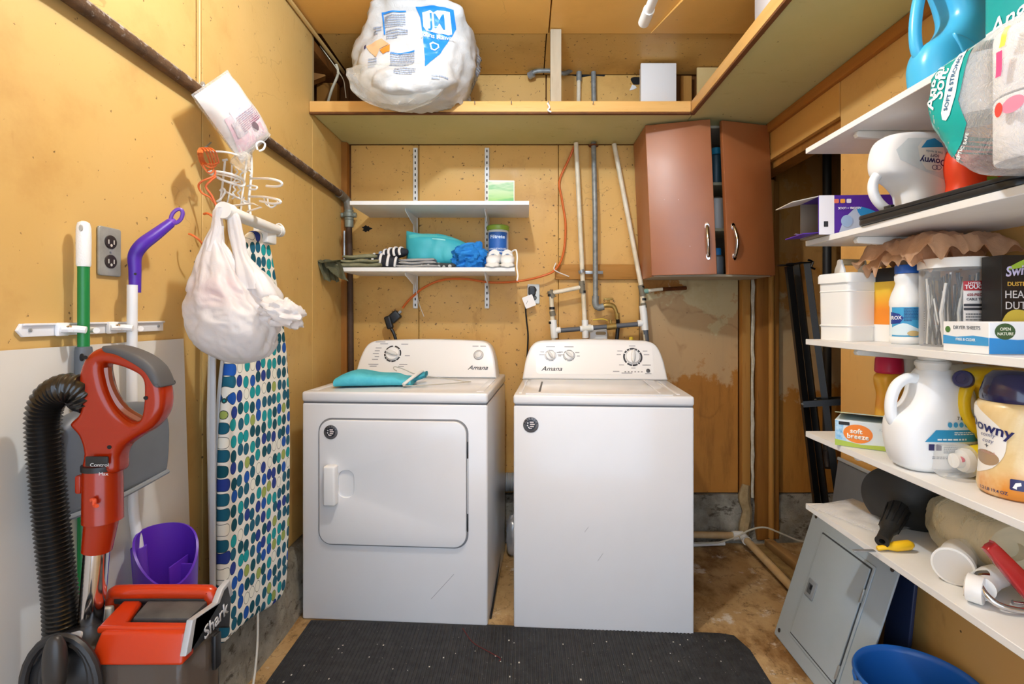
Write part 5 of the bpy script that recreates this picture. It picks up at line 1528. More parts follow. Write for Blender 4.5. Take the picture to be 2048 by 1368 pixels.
part(can_, 'front_trim', bm, red2)
bm = flat([(x0 + .002, y0 + .018), (x1 - .002, y0 + .018), (x1 - .002, y0 + .034), (x0 + .045, y0 + .036), (x0 + .04, y1 - .012), (x0 + .012, y1 - .012)], depth=.014, bev=.005, smooth=0, bres=3)
bm.transform(up((0, 0, zb_ - .002))); part(can_, 'top_trim', skew(bm), red2)
part(can_, 'top_recess', skew(B(x0 + .05, x1 - .014, y0 + .045, y1 - .012, zc(1280), zc(1262), .003)), M('3a3a3b', .6, col2='5a5856', ns=20))
# carry handle
zt = zc(1184, 1.04)
XL_ = vp(222, 0, 1.04).x; XR_ = vp(430, 0, 1.04).x
chp = [V((XL_ + .004, y1 - .012, zc(1262))), V((XL_ - .002, y1 - .012, zt - .035)), V((XL_ + .006, y1 - .014, zt - .006)), V((XL_ + .028, y1 - .015, zt)), V((XR_ - .028, y1 - .015, zt)), V((XR_ - .008, y1 - .016, zt - .004)), V((XR_ + .002, y1 - .018, zt - .03))]
ch = part(can_, 'carry_handle', TB(catmull(chp, 5), .0135, 14), red2)
part(ch, 'handle_underside', TB([V((XL_ + .015, y1 - .018, zt - .012)), V((XR_ - .012, y1 - .018, zt - .012))], .0095, 10), blk)
part(ch, 'latch_button', B(XL_ - .002, XL_ + .014, y1 - .036, y1 - .022, zc(1246, 1.02), zc(1216, 1.02), .004, 3), M('c9c4b6', .4))
# right end: silver band and black cheek with the name
bm = flat([(y0 + .0, zc(1306)), (y0 + .02, zc(1250)), (y1 - .035, zc(1200, 1.03)), (y1 - .02, zc(1172, 1.05)), (y1 + .006, zc(1168, 1.05)), (y1 + .012, zc(1200, 1.05)), (y1 + .006, zc(1268, 1.04)), (y0 + .07, zc(1300))], depth=.012, bev=.003, smooth=0, bres=2)
bm.transform(leftw((x1 + .002, 0, 0))); ck = part(can_, 'side_cheek', bm, blk)
bm = flat([(y0 - .004, zc(1306)), (y0 + .015, zc(1247)), (y1 - .040, zc(1197, 1.03)), (y1 - .022, zc(1168, 1.05)), (y1 + .004, zc(1164, 1.05)), (y1 + .016, zc(1200, 1.05)), (y1 + .006, zc(1200, 1.05)), (y1 - .002, zc(1174, 1.05)), (y1 - .016, zc(1176, 1.05)), (y1 - .032, zc(1204, 1.03)), (y0 + .026, zc(1252)), (y0 + .012, zc(1308))], depth=.012, bev=.002, bres=2)
bm.transform(leftw((x1 + .0035, 0, 0))); part(ck, 'silver_band', bm, M('a9aaad', .4, .1))
stamp(ck, 'lettering', glyphs('Shark', .036, .95, .0, .015), frame((x1 + .0085, (y0 + y1) / 2 + .022, zc(1248, 1.0)), (0, 1, .12), (0, -.12, 1)), M('c8c8cb', .35, .3), .0012)
part(ck, 'latch', B(x1 + .004, x1 + .012, y1 - .05, y1 - .03, zc(1400), zc(1325), .003), blk)
# neck, cord wrap, base and floor nozzle
part(VA, 'neck', blob(vp(165, 1320, .97) + V((0, 0, 0)), (.085, .06, .055), 2.6, 0, 1, 0, 28, 18), blk)
part(VA, 'grey_badge', FL(frame(vp(131, 1279, .93), (.9, 0, .25), (-.1, .55, .8)), rr(.06, .016, .007, 4), depth=.004), M('b7b9bd', .35))
for k in range(6):
    c_ = vp(142 - k * 2, 1352 + k * 3, .94 - .009 * (k % 3))
    part(VA, 'cord_loop', TB([c_ + V(((.030 + .007 * k) * cos(a), -.002 * k, (.058 + .006 * k) * sin(a))) for a in [2 * pi * i / 26 for i in range(26)]], .0075, 8, 0, True), M('222224', .45))
part(VA, 'cord_housing', blob(vp(140, 1365, .965), (.052, .03, .085), 2.4, 0, 1, 0, 24, 16), blk)
part(VA, 'cord_hook', blob(vp(110, 1330, .885), (.018, .014, .05), 2.4, 0, 1, 0, 18, 14), M('2a2827', .4))
part(VA, 'cord_hook_arm', TB([vp(112, 1295, .89), vp(130, 1290, .95)], .012, 10), blk)
part(VA, 'spine', B(-.12, -.03, -.01, .05, .10, .52, .015, 2), blk)
part(VA, 'floor_nozzle', B(-.16, .12, -.16, .06, .002, .09, .02, 3), blk)

# ================================================================== RIGHT SIDE
SXF, SYF = .872, 1.632
shelf_z = [(1.734, 'top white shelf on the right wall, carrying the light blue jug'), (1.447, 'second white shelf on the right wall, carrying the purple box and black tray'),
           (1.142, 'middle white shelf on the right wall, carrying the bleach bottle'), (.856, 'fourth white shelf on the right wall, carrying the big white detergent jug'),
           (.632, 'lowest white shelf on the right wall, carrying the black funnel')]
S1, S2, S3, S4, S5 = [z for z, _ in shelf_z]
for z, l in shelf_z:
    t = thing('wall_shelf', l, 'shelf', (XR - .002, 1.0, z), group='white shelves on the right wall')
    part(t, 'board', B(SXF - XR + .002, 0, -.62, SYF - 1.0, -.017, 0, .0012, 1), M('edeeef', .42, col2='e0dfdb', ns=5))
    for y in (1.43, .92):
        bm = flat([(0, -.0175), (.285, -.0175), (.290, -.026), (.286, -.034), (.07, -.05), (.0, -.085)], depth=.016, bev=.002)
        bm.transform(frame((0, y - 1.0, 0), (-1, 0, 0), (0, 0, 1)))
        part(t, 'bracket', bm, M('e6e4de', .4), 30)

def jug(name, label, cat, base_px, d, ol_px, holes_px, depth, mat, yaw=0, z0=None, bev=.03, smooth=3):
    """silhouette measured in the photo at depth d, given a body of real thickness"""
    o = at(base_px[0], base_px[1], d)
    if z0 is not None: o.z = z0
    t = thing(name, label, cat, o, yaw)
    k = d / F
    def q(p): return ((p[0] - base_px[0]) * k, (base_px[1] - p[1]) * k)
    bm = flat([q(p) for p in ol_px], [[q(p) for p in h] for h in holes_px], depth=depth, bev=bev, smooth=smooth, bres=4)
    bm.transform(front((0, 0, 0)))
    b = part(t, 'body', bm, mat, 60)
    return t, b, q
def scr(t, b, q, name, poly, mat, off=.0008, step=.02, rot=0):
    return decal(b, name, flat([q(p) for p in poly]), front((0, -.3, 0)), mat, off, step, t)
def txt(t, b, q, s, px, h, mat, off=.0014, sx=1, rot=0, bold=.02, shear=0, align='CENTER', sp=1):
    c = q(px)
    return decal(b, 'lettering', glyphs(s, h, sx, shear, bold, align, sp), front((c[0], -.3, c[1])) @ Matrix.Rotation(R(rot), 4, 'Z'), mat, off, .012, t)
def fine(t, b, q, box_, rows, mat, seed=0, off=.0014, rot=0):
    a, c = q(box_[:2]), q(box_[2:])
    return decal(b, 'fine_print', lines2(rows, abs(c[0] - a[0]), abs(a[1] - c[1]), seed), front(((a[0] + c[0]) / 2, -.3, (a[1] + c[1]) / 2)) @ Matrix.Rotation(R(rot), 4, 'Z'), mat, off, .012, t)
white = M('eef0f1', .32, spec=.5)
def loft_jug(name, label, cat, base_px, d, rows, mat, z0=None, yaw=0, n=2.8, handle=None, hr=.012, hmat=None):
    """plump bottle: (y, left, right, depth) rows measured in the photo at depth d, top to bottom; an optional handle tube"""
    o = at(base_px[0], base_px[1], d)
    if z0 is not None: o.z = z0
    t = thing(name, label, cat, o, yaw)
    k = d / F
    def q(p): return ((p[0] - base_px[0]) * k, (base_px[1] - p[1]) * k)
    A = catmull([(r[0], (r[1] + r[2]) / 2, (r[2] - r[1]) / 2) for r in rows], 5)
    D = catmull([(r[3], 0, 0) for r in rows], 5)
    rings = []
    for a, dd in zip(A, D):
        rings.append(sring((a.y - base_px[0]) * k, 0, max((base_px[1] - a.x) * k, 0), max(a.z, 1) * k, max(dd.x / 2, .002), n, 44))
    b = part(t, 'body', (lambda bm: (skin(bm, rings), bm)[1])(G()), mat, 60)
    if handle:
        pts = [V((q(p)[0], 0, q(p)[1])) for p in handle]
        part(t, 'handle', TB(pts, hr, 14, 6), hmat or mat, 60)
    return t, b, q

# ---- top shelf
lb_ = M('48b4e2', .28)
t, b, q = loft_jug('detergent_jug', 'light blue detergent jug with a handle on the top right shelf', 'jug', (1890, 180), 1.20,
    [(-60, 1870, 1925, .05), (-45, 1862, 1938, .07), (-20, 1866, 1952, .085), (10, 1880, 1958, .095), (45, 1888, 1962, .10), (75, 1872, 1962, .10), (100, 1838, 1962, .105), (130, 1826, 1961, .105), (160, 1827, 1958, .105), (176, 1830, 1955, .10), (180, 1836, 1948, .09)],
    lb_, S1 + .0005, 0, 2.8, [(1880, -38), (1858, -32), (1841, -8), (1833, 28), (1830, 66), (1833, 100), (1842, 118)], .0125)
part(t, 'side_ridge', FL(front((q((1880, 118))[0], -.049, q((1880, 118))[1])), [(-.01, .03), (.03, .012), (.06, -.02), (.055, -.045), (.02, -.035), (.0, .0)], depth=.012, bev=.005, smooth=3), lb_)
part(t, 'cap', LT([(.03, .275), (.03, .315), (.027, .32)], 20), M('2b6fc0', .35))

def tp_pack(name, label, loc, nx, ny, nz, r, h, teal_poly, extra):
    t = thing(name, label, 'package', loc)
    for i in range(nx):
        for j in range(ny):
            for k in range(nz):
                if ny == 3 and j == 2 and k == 0: continue
                ro = part(t, 'paper_roll', LT([(r * .3, 0), (r * .97, .001), (r, .006), (r, h - .006), (r * .97, h - .001), (r * .3, h), (r * .3, h - .01)], 24,
                                             Matrix.Translation((r * 1.02 + i * 2 * r, r * 1.02 + j * 2 * r, .003 + k * (h + .002)))), M('e9e7e6', .9, col2='dcdadb', ns=20, bump=.3, bs=80))
    return t
# upper pack, on the top shelf
t = tp_pack('toilet_paper_pack', 'teal wrapped toilet paper pack at the right edge of the top right shelf', (.905, .80, S1 + .001), 2, 2, 1, .058, .11, None, None)
box_u = B(-.004, .245, -.004, .24, .0, .225, .02, 3)
for v in box_u.verts: v.co += V((.01, .01, .01)) * noise.noise(v.co * 14)
sk = part(t, 'wrap', box_u, M('25a7a6', .22, col2='1f9a9c', ns=8))
bvx = bvh_of(sk)
fx = frame((-.2, .16, .12), (0, -1, 0), (0, 0, 1))
decal(bvx, 'lettering', glyphs('Angel', .045, 1, .25, .01), frame((-.2, .165, .035), (0, -1, .1), (0, .1, 1)), M('e8f5f2', .4), .0015, .012, t)
decal(bvx, 'pale_panel', flat(rr(.08, .055, .02, 4)), frame((-.2, .13, .125), (0, -1, 0), (0, 0, 1)), M('dcb9a6', .4), .001, .015, t)
decal(bvx, 'white_stripe', flat([(-.12, .0), (.12, .0), (.12, -.02), (-.12, -.02)]), frame((-.2, .12, .03), (0, -1, 0), (0, 0, 1)), M('cfd6da', .3), .001, .015, t)
bm = G(); rows = []
for i in range(11):
    u = i / 10
    rows.append([V((-.012 - .028 * sin(u * pi / 2) - .006 * sin(v * 20), -.06 + .26 * v, .02 - .055 * u + .006 * sin(v * 13 + u * 3))) for v in [k / 20 for k in range(21)]])
vr = [[bm.verts.new(p) for p in r] for r in rows]
for i in range(10):
    for j in range(20): bm.faces.new((vr[i][j], vr[i][j + 1], vr[i + 1][j + 1], vr[i + 1][j]))
part(t, 'loose_film', bm, 'film', 60)

# lower pack, bulging out between the shelves
t = tp_pack('toilet_paper_pack', 'clear wrapped toilet paper pack with a teal band bulging between the two upper right shelves', (.792, .70, S2 + .024), 3, 3, 2, .056, .108, None, None)
bm = B(-.008, .345, -.006, .346, -.004, .232, .045, 4)
bmesh.ops.subdivide_edges(bm, edges=bm.edges[:], cuts=3, use_grid_fill=True)
for v in bm.verts:
    n_ = noise.fractal(v.co * 9, .8, 2.0, 4); r_ = 1 - 2 * abs(noise.noise(v.co * 17 + V((4, 4, 4))))
    dv = (v.co - V((.17, .17, .11))).normalized()
    v.co += dv * (.012 * n_ + .006 * r_)
    if v.co.y > .16 and v.co.z < .13: v.co.y -= (v.co.y - .16) * .55 * (1 - v.co.z / .13) ** 1.3
    v.co.z = max(v.co.z, -.0235 + .004)
wr_ = part(t, 'clear_wrap', bm, 'film', 60)
bvx = bvh_of(wr_)
fr2 = lambda y, z: frame((-.25, y, z), (0, -1, 0), (0, 0, 1))
tl = M('10a3a0', .25)
decal(bvx, 'teal_band', flat([(-.20, .125), (-.08, .12), (-.105, .02), (-.085, -.03), (-.13, -.115), (-.20, -.125)]), fr2(.14, .115), tl, .0015, .012, t)
wt = M('eef6f4', .4)
for s, y, z, h, rot in (('Angel', .302, .178, .034, 78), ('Soft', .285, .178, .034, 78), ('SOFT & STRONG', .258, .17, .0125, 76), ('SEPTIC SAFE', .235, .045, .0095, 62)):
    decal(bvx, 'lettering', glyphs(s, h, 1, .2 if h > .03 else 0, .02), fr2(y, z) @ Matrix.Rotation(R(rot), 4, 'Z'), wt if h != .0125 else M('1f5f8c', .4), .003 if h != .0125 else .0036, .01, t)
decal(bvx, 'white_swoosh', flat([(-.05, .010), (.05, .012), (.05, -.008), (-.055, -.012)], smooth=3), fr2(.258, .17) @ Matrix.Rotation(R(76), 4, 'Z'), wt, .0028, .01, t)
decal(bvx, 'pink_print', flat(ell(.020, .013, 20)), fr2(.14, .085), M('d68aa6', .4), .0012, .012, t)
decal(bvx, 'red_print', flat(ell(.007, .012, 20)), fr2(.165, .085), M('d6453a', .4), .0016, .012, t)
decal(bvx, 'magenta_tag', flat([(-.006, -.03), (.004, -.03), (.008, .01), (-.002, .01)]), fr2(.165, .17), M('d94f86', .4), .002, .012, t)
decal(bvx, 'yellow_tag', flat([(-.004, .0), (.006, .0), (.012, .03), (.004, .03)]), fr2(.158, .185), M('d9d84a', .4), .002, .012, t)

# ---- second shelf
t, b, q = loft_jug('softener_bottle', 'white fabric softener bottle standing upside down on the second right shelf', 'bottle', (1815, 445), 1.30,
    [(274, 1785, 1850, .06), (278, 1766, 1868, .08), (288, 1754, 1878, .09), (305, 1747, 1884, .096), (330, 1744, 1888, .098), (352, 1750, 1886, .098), (368, 1776, 1888, .098), (388, 1794, 1889, .096), (404, 1798, 1888, .094), (420, 1801, 1886, .09), (434, 1808, 1880, .085), (443, 1818, 1868, .07)],
    white, S2 + .002, 0, 2.8, [(1762, 345), (1748, 362), (1746, 384), (1755, 404), (1772, 420), (1790, 427), (1812, 424)], .0115)
part(t, 'cap', LT([(.024, -.0015), (.024, .026), (.022, .03)], 20, Matrix.Translation((.018, 0, 0))), white)
scr(t, b, q, 'pale_label', [(1768, 312), (1790, 290), (1865, 290), (1880, 312), (1876, 366), (1864, 374), (1806, 350), (1774, 332)], M('c5d6dc', .4, col2='dfe6ea', ns=20))
scr(t, b, q, 'label_oval', [(1806, 308), (1816, 294), (1850, 296), (1860, 312), (1866, 345), (1846, 357), (1822, 352), (1810, 335)], M('e9ece8', .4), .0014)
scr(t, b, q, 'blue_crest', [(1812, 310), (1824, 295), (1840, 291), (1854, 300), (1858, 308)], M('2a8ec6', .4), .002)
txt(t, b, q, 'Downy', (1836, 336), .0225, 'navy', .0022, 1, 174)
txt(t, b, q, 'SOFT', (1838, 325), .009, 'navy', .0022, 1.1, 174)
txt(t, b, q, 'free & gentle', (1838, 318), .009, M('8aa6b4', .4), .0022, .9, 174)
for dx in (-4, 4):
    decal(b, 'ring_mark', flat(ell(.0075, .006, 20), [ell(.006, .0047, 20)]), front((q((1842 + dx, 348))[0], -.3, q((1842 + dx, 348))[1])), 'navy', .0022, .01, t)

t, b, q = loft_jug('orange_jug', 'bright orange-red jug behind the toilet paper pack on the second right shelf', 'jug', (1930, 440), 1.25,
    [(296, 1915, 1965, .06), (306, 1898, 1985, .08), (325, 1890, 1993, .09), (350, 1889, 1995, .09), (375, 1893, 1995, .09), (400, 1890, 1995, .09), (436, 1890, 1995, .085)], M('e2431f', .35), S2 + .0005)
scr(t, b, q, 'green_label', [(1940, 366), (1962, 366), (1962, 376), (1940, 376)], M('8fc24a', .4))
# purple box, open at its left end
pu = M('4e2796', .4, col2='5a2ca6', ns=6)
t = thing('sweeper_box', 'purple and white carton lying open-ended at the far end of the second right shelf', 'box', (.95, 1.555, S2 + .0005), -4)
w, dp, h = .105, .058, .112
part(t, 'front_wall', B(-w, w, -dp, -dp + .0025, 0, h), pu)
part(t, 'back_wall', B(-w, w, dp - .0025, dp, 0, h), M('8a7a66', .8))
part(t, 'base_wall', B(-w, w, -dp + .0025, dp - .0025, 0, .0025), M('8a7a66', .8))
part(t, 'top_wall', B(-w, w, -dp + .0025, dp - .0025, h - .0025, h), pu)
part(t, 'end_wall', B(w - .0025, w, -dp + .0025, dp - .0025, .0025, h - .0025), pu)
bm = B(-.075, 0, -dp, dp, -.0012, .0012); bm.transform(Matrix.Translation((-w, 0, h - .002)) @ Matrix.Rotation(R(12), 4, 'Y').inverted()); part(t, 'top_flap', bm, M('cfc6b8', .7))
bm = B(-.045, 0, -dp, dp, -.0012, .0012); bm.transform(Matrix.Translation((-w, 0, .006)) @ Matrix.Rotation(R(-4), 4, 'Y')); part(t, 'bottom_flap', bm, pu)
fz = -dp - .0006
part(t, 'white_panel', FL(front((-w + .022, fz, h / 2)), rr(.042, h, .001, 1), depth=.0006), M('eceaf0', .4), 0)
part(t, 'barcode', FL(front((-w + .020, fz - .0006, .03)), rr(.012, .016, .001, 1), depth=.0004), M('2a2a30', .5), 0)
part(t, 'pale_scene', FL(front((.035, fz, .035)), [(-.085, -.033), (.07, -.033), (.07, -.01), (.0, .012), (-.04, .04), (-.07, .01)], depth=.0006), M('b9c6de', .4), 0)
ir = flat([(-.03, .018), (-.02, .026), (.02, .012), (.045, -.012), (.02, -.012), (-.015, -.004)], smooth=3); ir.transform(front((.03, fz - .0012, .052))); part(t, 'blue_pad_print', ir, M('2a8fd4', .4), 0)
part(t, 'bubble_print', FL(front((-.028, fz - .0012, .038)), ell(.016, .017, 20), depth=.0004), M('9db9e0', .4), 0)
stamp(t, 'lettering', glyphs('ABSORB + LOCK', .0085, 1, 0, .02), front((-.02, fz - .0008, .075)) @ Matrix.Rotation(pi, 4, 'Z'), M('e9e6f2', .4), .0005)
for i, c in enumerate(('e4dff0', 'f0a640', 'e0795f')):
    part(t, 'icon', FL(front((-.022 - i * .017, fz - .0006, .095)), rr(.013, .012, .003, 3), depth=.0005), M(c, .4), 0)
stamp(t, 'lettering', glyphs('WET', .02, 1.3, 0, .02), up((-w - .022, .0, .0085)) @ Matrix.Rotation(R(200), 4, 'Z'), M('c9b8ea', .4), .0005)

t = thing('black_tray', 'flat black plastic tray lying along the front edge of the second right shelf', 'tray', (.985, 1.155, S2 + .0005), 1.5)
tb = NT('matte_black_tray'); tb.set('232426', .35)
bm = flat(rr(.235, .44, .025, 5), depth=.016, bev=.004); bm.transform(up((0, 0, .008))); part(t, 'tray_base', bm, tb.m)
bm = flat(rr(.237, .442, .026, 5), [rr(.20, .405, .02, 5)], depth=.010, bev=.003); bm.transform(up((0, 0, .020))); part(t, 'tray_rim', bm, tb.m)
part(t, 'tray_clip', B(-.11, -.10, .10, .125, .024, .034, .002), tb.m)

# ---- middle shelf
t = thing('lidded_bin', 'white lidded bin with a wooden handle on the middle right shelf', 'bin', (.966, 1.552, S3 + .0005), 14)
cream = M('e9e9e6', .4)
bm = G(); skin(bm, [sring(0, 0, 0, .066, .055, 9, 44), sring(0, 0, .03, .066, .055, 9, 44), sring(0, 0, .175, .068, .057, 9, 44)]); part(t, 'bin_body', bm, cream)
for z in (.040, .140):
    bm = G(); skin(bm, [sring(0, 0, z, .0672, .0562, 9, 44), sring(0, 0, z + .003, .0692, .058, 9, 44), sring(0, 0, z + .006, .0678, .0568, 9, 44)]); part(t, 'bin_rib', bm, cream)
bm = G(); skin(bm, [sring(0, 0, .168, .073, .061, 8, 44), sring(0, 0, .189, .073, .061, 8, 44), sring(0, 0, .195, .070, .058, 8, 44), sring(0, 0, .197, .06, .05, 8, 44)]); lid = part(t, 'lid', bm, cream)
for s in (-1, 1):
    part(lid, 'handle_bracket', FL(frame((.042 * s, 0, .212), (0, 1, 0), (0, 0, 1)), [(-.018, -.016), (.018, -.016), (.009, .012), (.006, .024), (-.006, .024), (-.009, .012)], depth=.009, bev=.002, smooth=2), cream)
part(lid, 'wooden_grip', TB([(-.037, 0, .230), (.037, 0, .230)], .0095, 14), M('b6a078', .5, col2='a08a62', ns=30, stretch=(.1, 1, 1)))
part(lid, 'clasp', B(.022, .044, -.063, -.0575, .170, .182, .001), 'steel')

t = thing('refill_carton', 'orange and yellow duster refill carton behind the bleach bottle, top torn white', 'box', (1.065, 1.475, S3 + .0005), 6)
oc_ = NT('orange_gradient'); xx, yy, zz_ = oc_.sep()
c = oc_.mix(oc_.ramp(zz_, .09, .15), 'e88a1e', 'f0c93a'); oc_.set(c, .4)
part(t, 'carton', B(-.062, .062, -.05, .05, 0, .205, .001, 1), oc_.m)
part(t, 'black_band', B(-.0625, .0625, -.0505, .0505, .168, .2055), 'black')
part(t, 'white_foot', B(-.0625, .0625, -.0505, .0505, .0, .048), M('eeeeec', .4))
part(t, 'barcode', FL(front((-.045, -.0512, .024)), rr(.02, .035, .001, 1), depth=.0005), M('55565a', .5), 0)
bm = B(-.062, .02, -.0012, .0012, 0, .05); bm.transform(Matrix.Translation((0, -.049, .2055)) @ Matrix.Rotation(R(-10), 4, 'X')); part(t, 'torn_flap', bm, M('e6e3e0', .6))
stamp(t, 'fine_print', lines2(7, .035, .05, 4), front((-.04, -.0508, .14)), M('8a5a12', .5), .0004)

t = thing('bleach_bottle', 'white bleach bottle with a blue cap on the middle right shelf', 'bottle', (1.0, 1.372, S3 + .0005), -36)
wb_ = part(t, 'body', LT([(0, 0), (.036, 0), (.0405, .006), (.0405, .014), (.039, .018), (.039, .096), (.0405, .100), (.0405, .112), (.036, .130), (.029, .148), (.0265, .158), (.029, .166), (.0295, .176), (.027, .182), (0, .182)], 32), M('eef0f0', .3), 60)
part(t, 'cap', LT([(.0285, .183), (.0285, .202), (.027, .205), (0, .206)], 30), M('2867c8', .35))
bvx = bvh_of(wb_)
decal(bvx, 'label', flat(rr(.0765, .076, .002, 2)), front((0, -.2, .057)), M('3f9fd2', .35), .0006, .006, t)
decal(bvx, 'label_side', flat(rr(.011, .07, .001, 2)), front((.031, -.2, .057)), M('dfe6ee', .4), .0012, .004, t)
decal(bvx, 'logo_lozenge', flat([(-.04, .012), (-.018, .006), (-.008, -.004), (-.016, -.018), (-.04, -.022)]), front((0, -.2, .072)), M('233a8c', .4), .0012, .005, t)
decal(bvx, 'lettering', glyphs('CLOROX', .013, .8, .1, .02, 'RIGHT'), front((-.013, -.2, .068)) @ Matrix.Rotation(R(4), 4, 'Z'), M('f4f6fa', .4), .0018, .004, t)
decal(bvx, 'white_splash', flat([(-.038, -.012), (-.01, .004), (.015, -.006), (.028, -.016), (.01, -.026), (-.038, -.026)], smooth=3), front((0, -.2, .050)), M('d5e9f4', .4), .0012, .005, t)
decal(bvx, 'fine_print', lines2(9, .032, .034, 3), front((.008, -.2, .076)), M('1b4f8a', .5), .0018, .005, t)
decal(bvx, 'fine_print', lines2(10, .009, .06, 6), front((.031, -.2, .057)), M('4a5568', .5), .0020, .005, t)
decal(bvx, 'seal', flat(ell(.013, .007, 18)), front((.012, -.2, .028)), M('c9b27a', .4), .0018, .005, t)

t = thing('cable_tie_jar', 'clear jar of cable ties with a white lid on the middle right shelf', 'jar', (1.03, 1.262, S3 + .0005), -36)
jr = part(t, 'jar', LT([(0, 0), (.064, 0), (.0675, .004), (.0675, .185), (.066, .19), (0, .19)], 36), 'clear_pl')
part(t, 'lid', LT([(.0705, .186), (.0705, .206), (.0685, .209), (0, .209)], 36), M('eeece6', .4))
rnd = random.Random(11)
for i in range(46):
    a, r_ = rnd.uniform(0, 2 * pi), .055 * sqrt(rnd.random())
    p0 = V((r_ * cos(a), r_ * sin(a), .004)); a2 = a + rnd.uniform(-.7, .7); r2 = min(.058, r_ + .01)
    p1 = V((r2 * cos(a2), r2 * sin(a2), rnd.uniform(.12, .18)))
    part(t, 'cable_tie', TB([p0, p0.lerp(p1, .5) + V((rnd.uniform(-.004, .004), 0, 0)), p1], .0022, 5), M('17181a', .4) if i % 5 else M('dcdcd8', .4))
for i, (x, y, m_) in enumerate(((-.02, -.052, 'dcdcd8'), (.012, -.055, 'b9bcb9'))):
    part(t, 'cable_tie', TB([(x, y, .006), (x - .006, y, .08), (x + .004, y, .15)], .004, 6), M(m_, .4))
bvx = bvh_of(jr)
decal(bvx, 'label', flat(rr(.045, .125, .002, 2)), front((.036, -.2, .09)), M('e8e4e0', .45), .0008, .005, t)
decal(bvx, 'red_heading', flat(rr(.045, .022, .002, 2)), front((.036, -.2, .142)), M('b3242c', .45), .0014, .005, t)
decal(bvx, 'lettering', glyphs('TOUGH', .0125, .9, 0, .03), front((.0365, -.2, .139)), M('f2eeee', .45), .002, .004, t)
decal(bvx, 'lettering', glyphs('HYPER', .009, .9, 0, .02), front((.034, -.2, .147)), M('f2eeee', .45), .002, .004, t)
decal(bvx, 'lettering', glyphs('650-PIECE', .0085, .85, 0, .03), front((.036, -.2, .121)), M('8a2a30', .45), .0016, .004, t)
decal(bvx, 'lettering', glyphs('CABLE TIES', .0078, .85, 0, .03), front((.036, -.2, .111)), 'ink', .0016, .004, t)
decal(bvx, 'dark_stripe', flat(rr(.043, .006, .001, 1)), front((.036, -.2, .098)), 'ink', .0016, .005, t)
decal(bvx, 'dark_stripe', flat(rr(.043, .006, .001, 1)), front((.036, -.2, .089)), 'ink', .0016, .005, t)
decal(bvx, 'fine_print', lines2(7, .036, .045, 5), front((.036, -.2, .058)), M('7a7a7a', .5), .0016, .005, t)

t = thing('duster_box', 'black duster box with yellow duster picture at the right end of the middle right shelf', 'box', (1.085, 1.15, S3 + .0005), 0)
part(t, 'carton', B(-.055, .10, -.015, .035, 0, .205, .001, 1), M('1c1b1c', .35))
part(t, 'side_stripe', B(.055, .1005, -.0155, -.0152, .03, .2), M('e8883a', .4))
fz = -.0153
stamp(t, 'green_swoosh', flat([(-.045, -.004), (.0, .02), (.045, .028), (.036, .012), (.0, .002)], smooth=3), front((.0, fz, .178)), M('a3c644', .4), .0005)
stamp(t, 'lettering', glyphs('Swiffer', .030, .92, .25, .025), front((-.010, fz - .0006, .172)) @ Matrix.Rotation(R(7), 4, 'Z'), M('cfc9ee', .4), .0005)
stamp(t, 'lettering', glyphs('DUSTERS', .0125, 1.05, 0, .02), front((-.016, fz, .142)), M('e9b94a', .4), .0005)
stamp(t, 'lettering', glyphs('HEAVY', .0235, .95), front((-.014, fz, .119)), M('e4e2e2', .4), .0005)
stamp(t, 'lettering', glyphs('DUTY', .0235, .95), front((-.018, fz, .095)), M('e4e2e2', .4), .0005)
stamp(t, 'duster_print', flat([(-.06, -.01), (-.055, .02), (-.035, .032), (-.01, .028), (.0, .014), (.004, -.01)], smooth=3), front((.008, fz, .055)), M('e6cf52', .5), .0005)
stamp(t, 'orange_band', flat([(-.065, -.012), (-.065, .01), (.0, .016), (.04, .002), (.05, -.012)], smooth=2), front((.012, fz - .0007, .045)), M('e88a22', .5), .0005)
stamp(t, 'lettering', glyphs('360°', .0115, 1), front((-.035, fz - .0014, .05)), M('f3e6d2', .4), .0005)
dm_ = G()
for k in range(26):
    a = R(-50 + 100 * k / 25)
    for r_ in (.062, .067, .072): join(dm_, flat(ell(.0011, .0011, 6, r_ * cos(a), r_ * sin(a))))
stamp(t, 'dot_arc', dm_, front((-.016, fz, .11)), M('c8674a', .4), .0004)

t = thing('dryer_sheet_box', 'white and blue dryer sheet carton at the front of the middle right shelf', 'box', (.982, 1.055, S3 + .0005), 0)
part(t, 'carton', B(-.098, .09, -.055, .055, 0, .062, .001, 1), M('eceef0', .4))
part(t, 'blue_band', FL(room((-.0983, .0, .026)), [(-.054, -.010), (-.054, .008), (-.02, .005), (.02, .009), (.054, .006), (.054, -.010)], depth=.0006), M('3f9ad6', .4), 0)
part(t, 'blue_front', FL(front((-.004, -.0553, .018)), [(-.094, -.017), (-.094, .014), (-.04, .010), (.094, .016), (.094, -.017)], depth=.0006), M('2a8ad0', .4), 0)
stamp(t, 'lettering', glyphs('DRYER SHEETS', .0098, 1, 0, 0), room((-.0985, -.004, .050)), M('6a7078', .4), .0004)
stamp(t, 'lettering', glyphs('FREE & CLEAR', .0075, 1, 0, .02), room((-.0988, -.002, .026)), M('e8f2fa', .4), .0006)
bd = part(t, 'green_badge', FL(room((-.0985, .042, .046)), ell(.0065, .0065, 18), depth=.0006), M('4a7a3a', .5), 0)
bd = part(t, 'green_badge', FL(front((-.068, -.0556, .044)), ell(.0195, .0155, 24), depth=.0006), M('3d5a34', .5), 0)
stamp(bd, 'lettering', glyphs('OPEN', .008, 1, 0, .02), front((-.068, -.056, .0485)), M('e6ead8', .4), .0005)
stamp(bd, 'lettering', glyphs('NATURE', .008, 1, 0, .02), front((-.068, -.056, .0395)), M('e6ead8', .4), .0005)

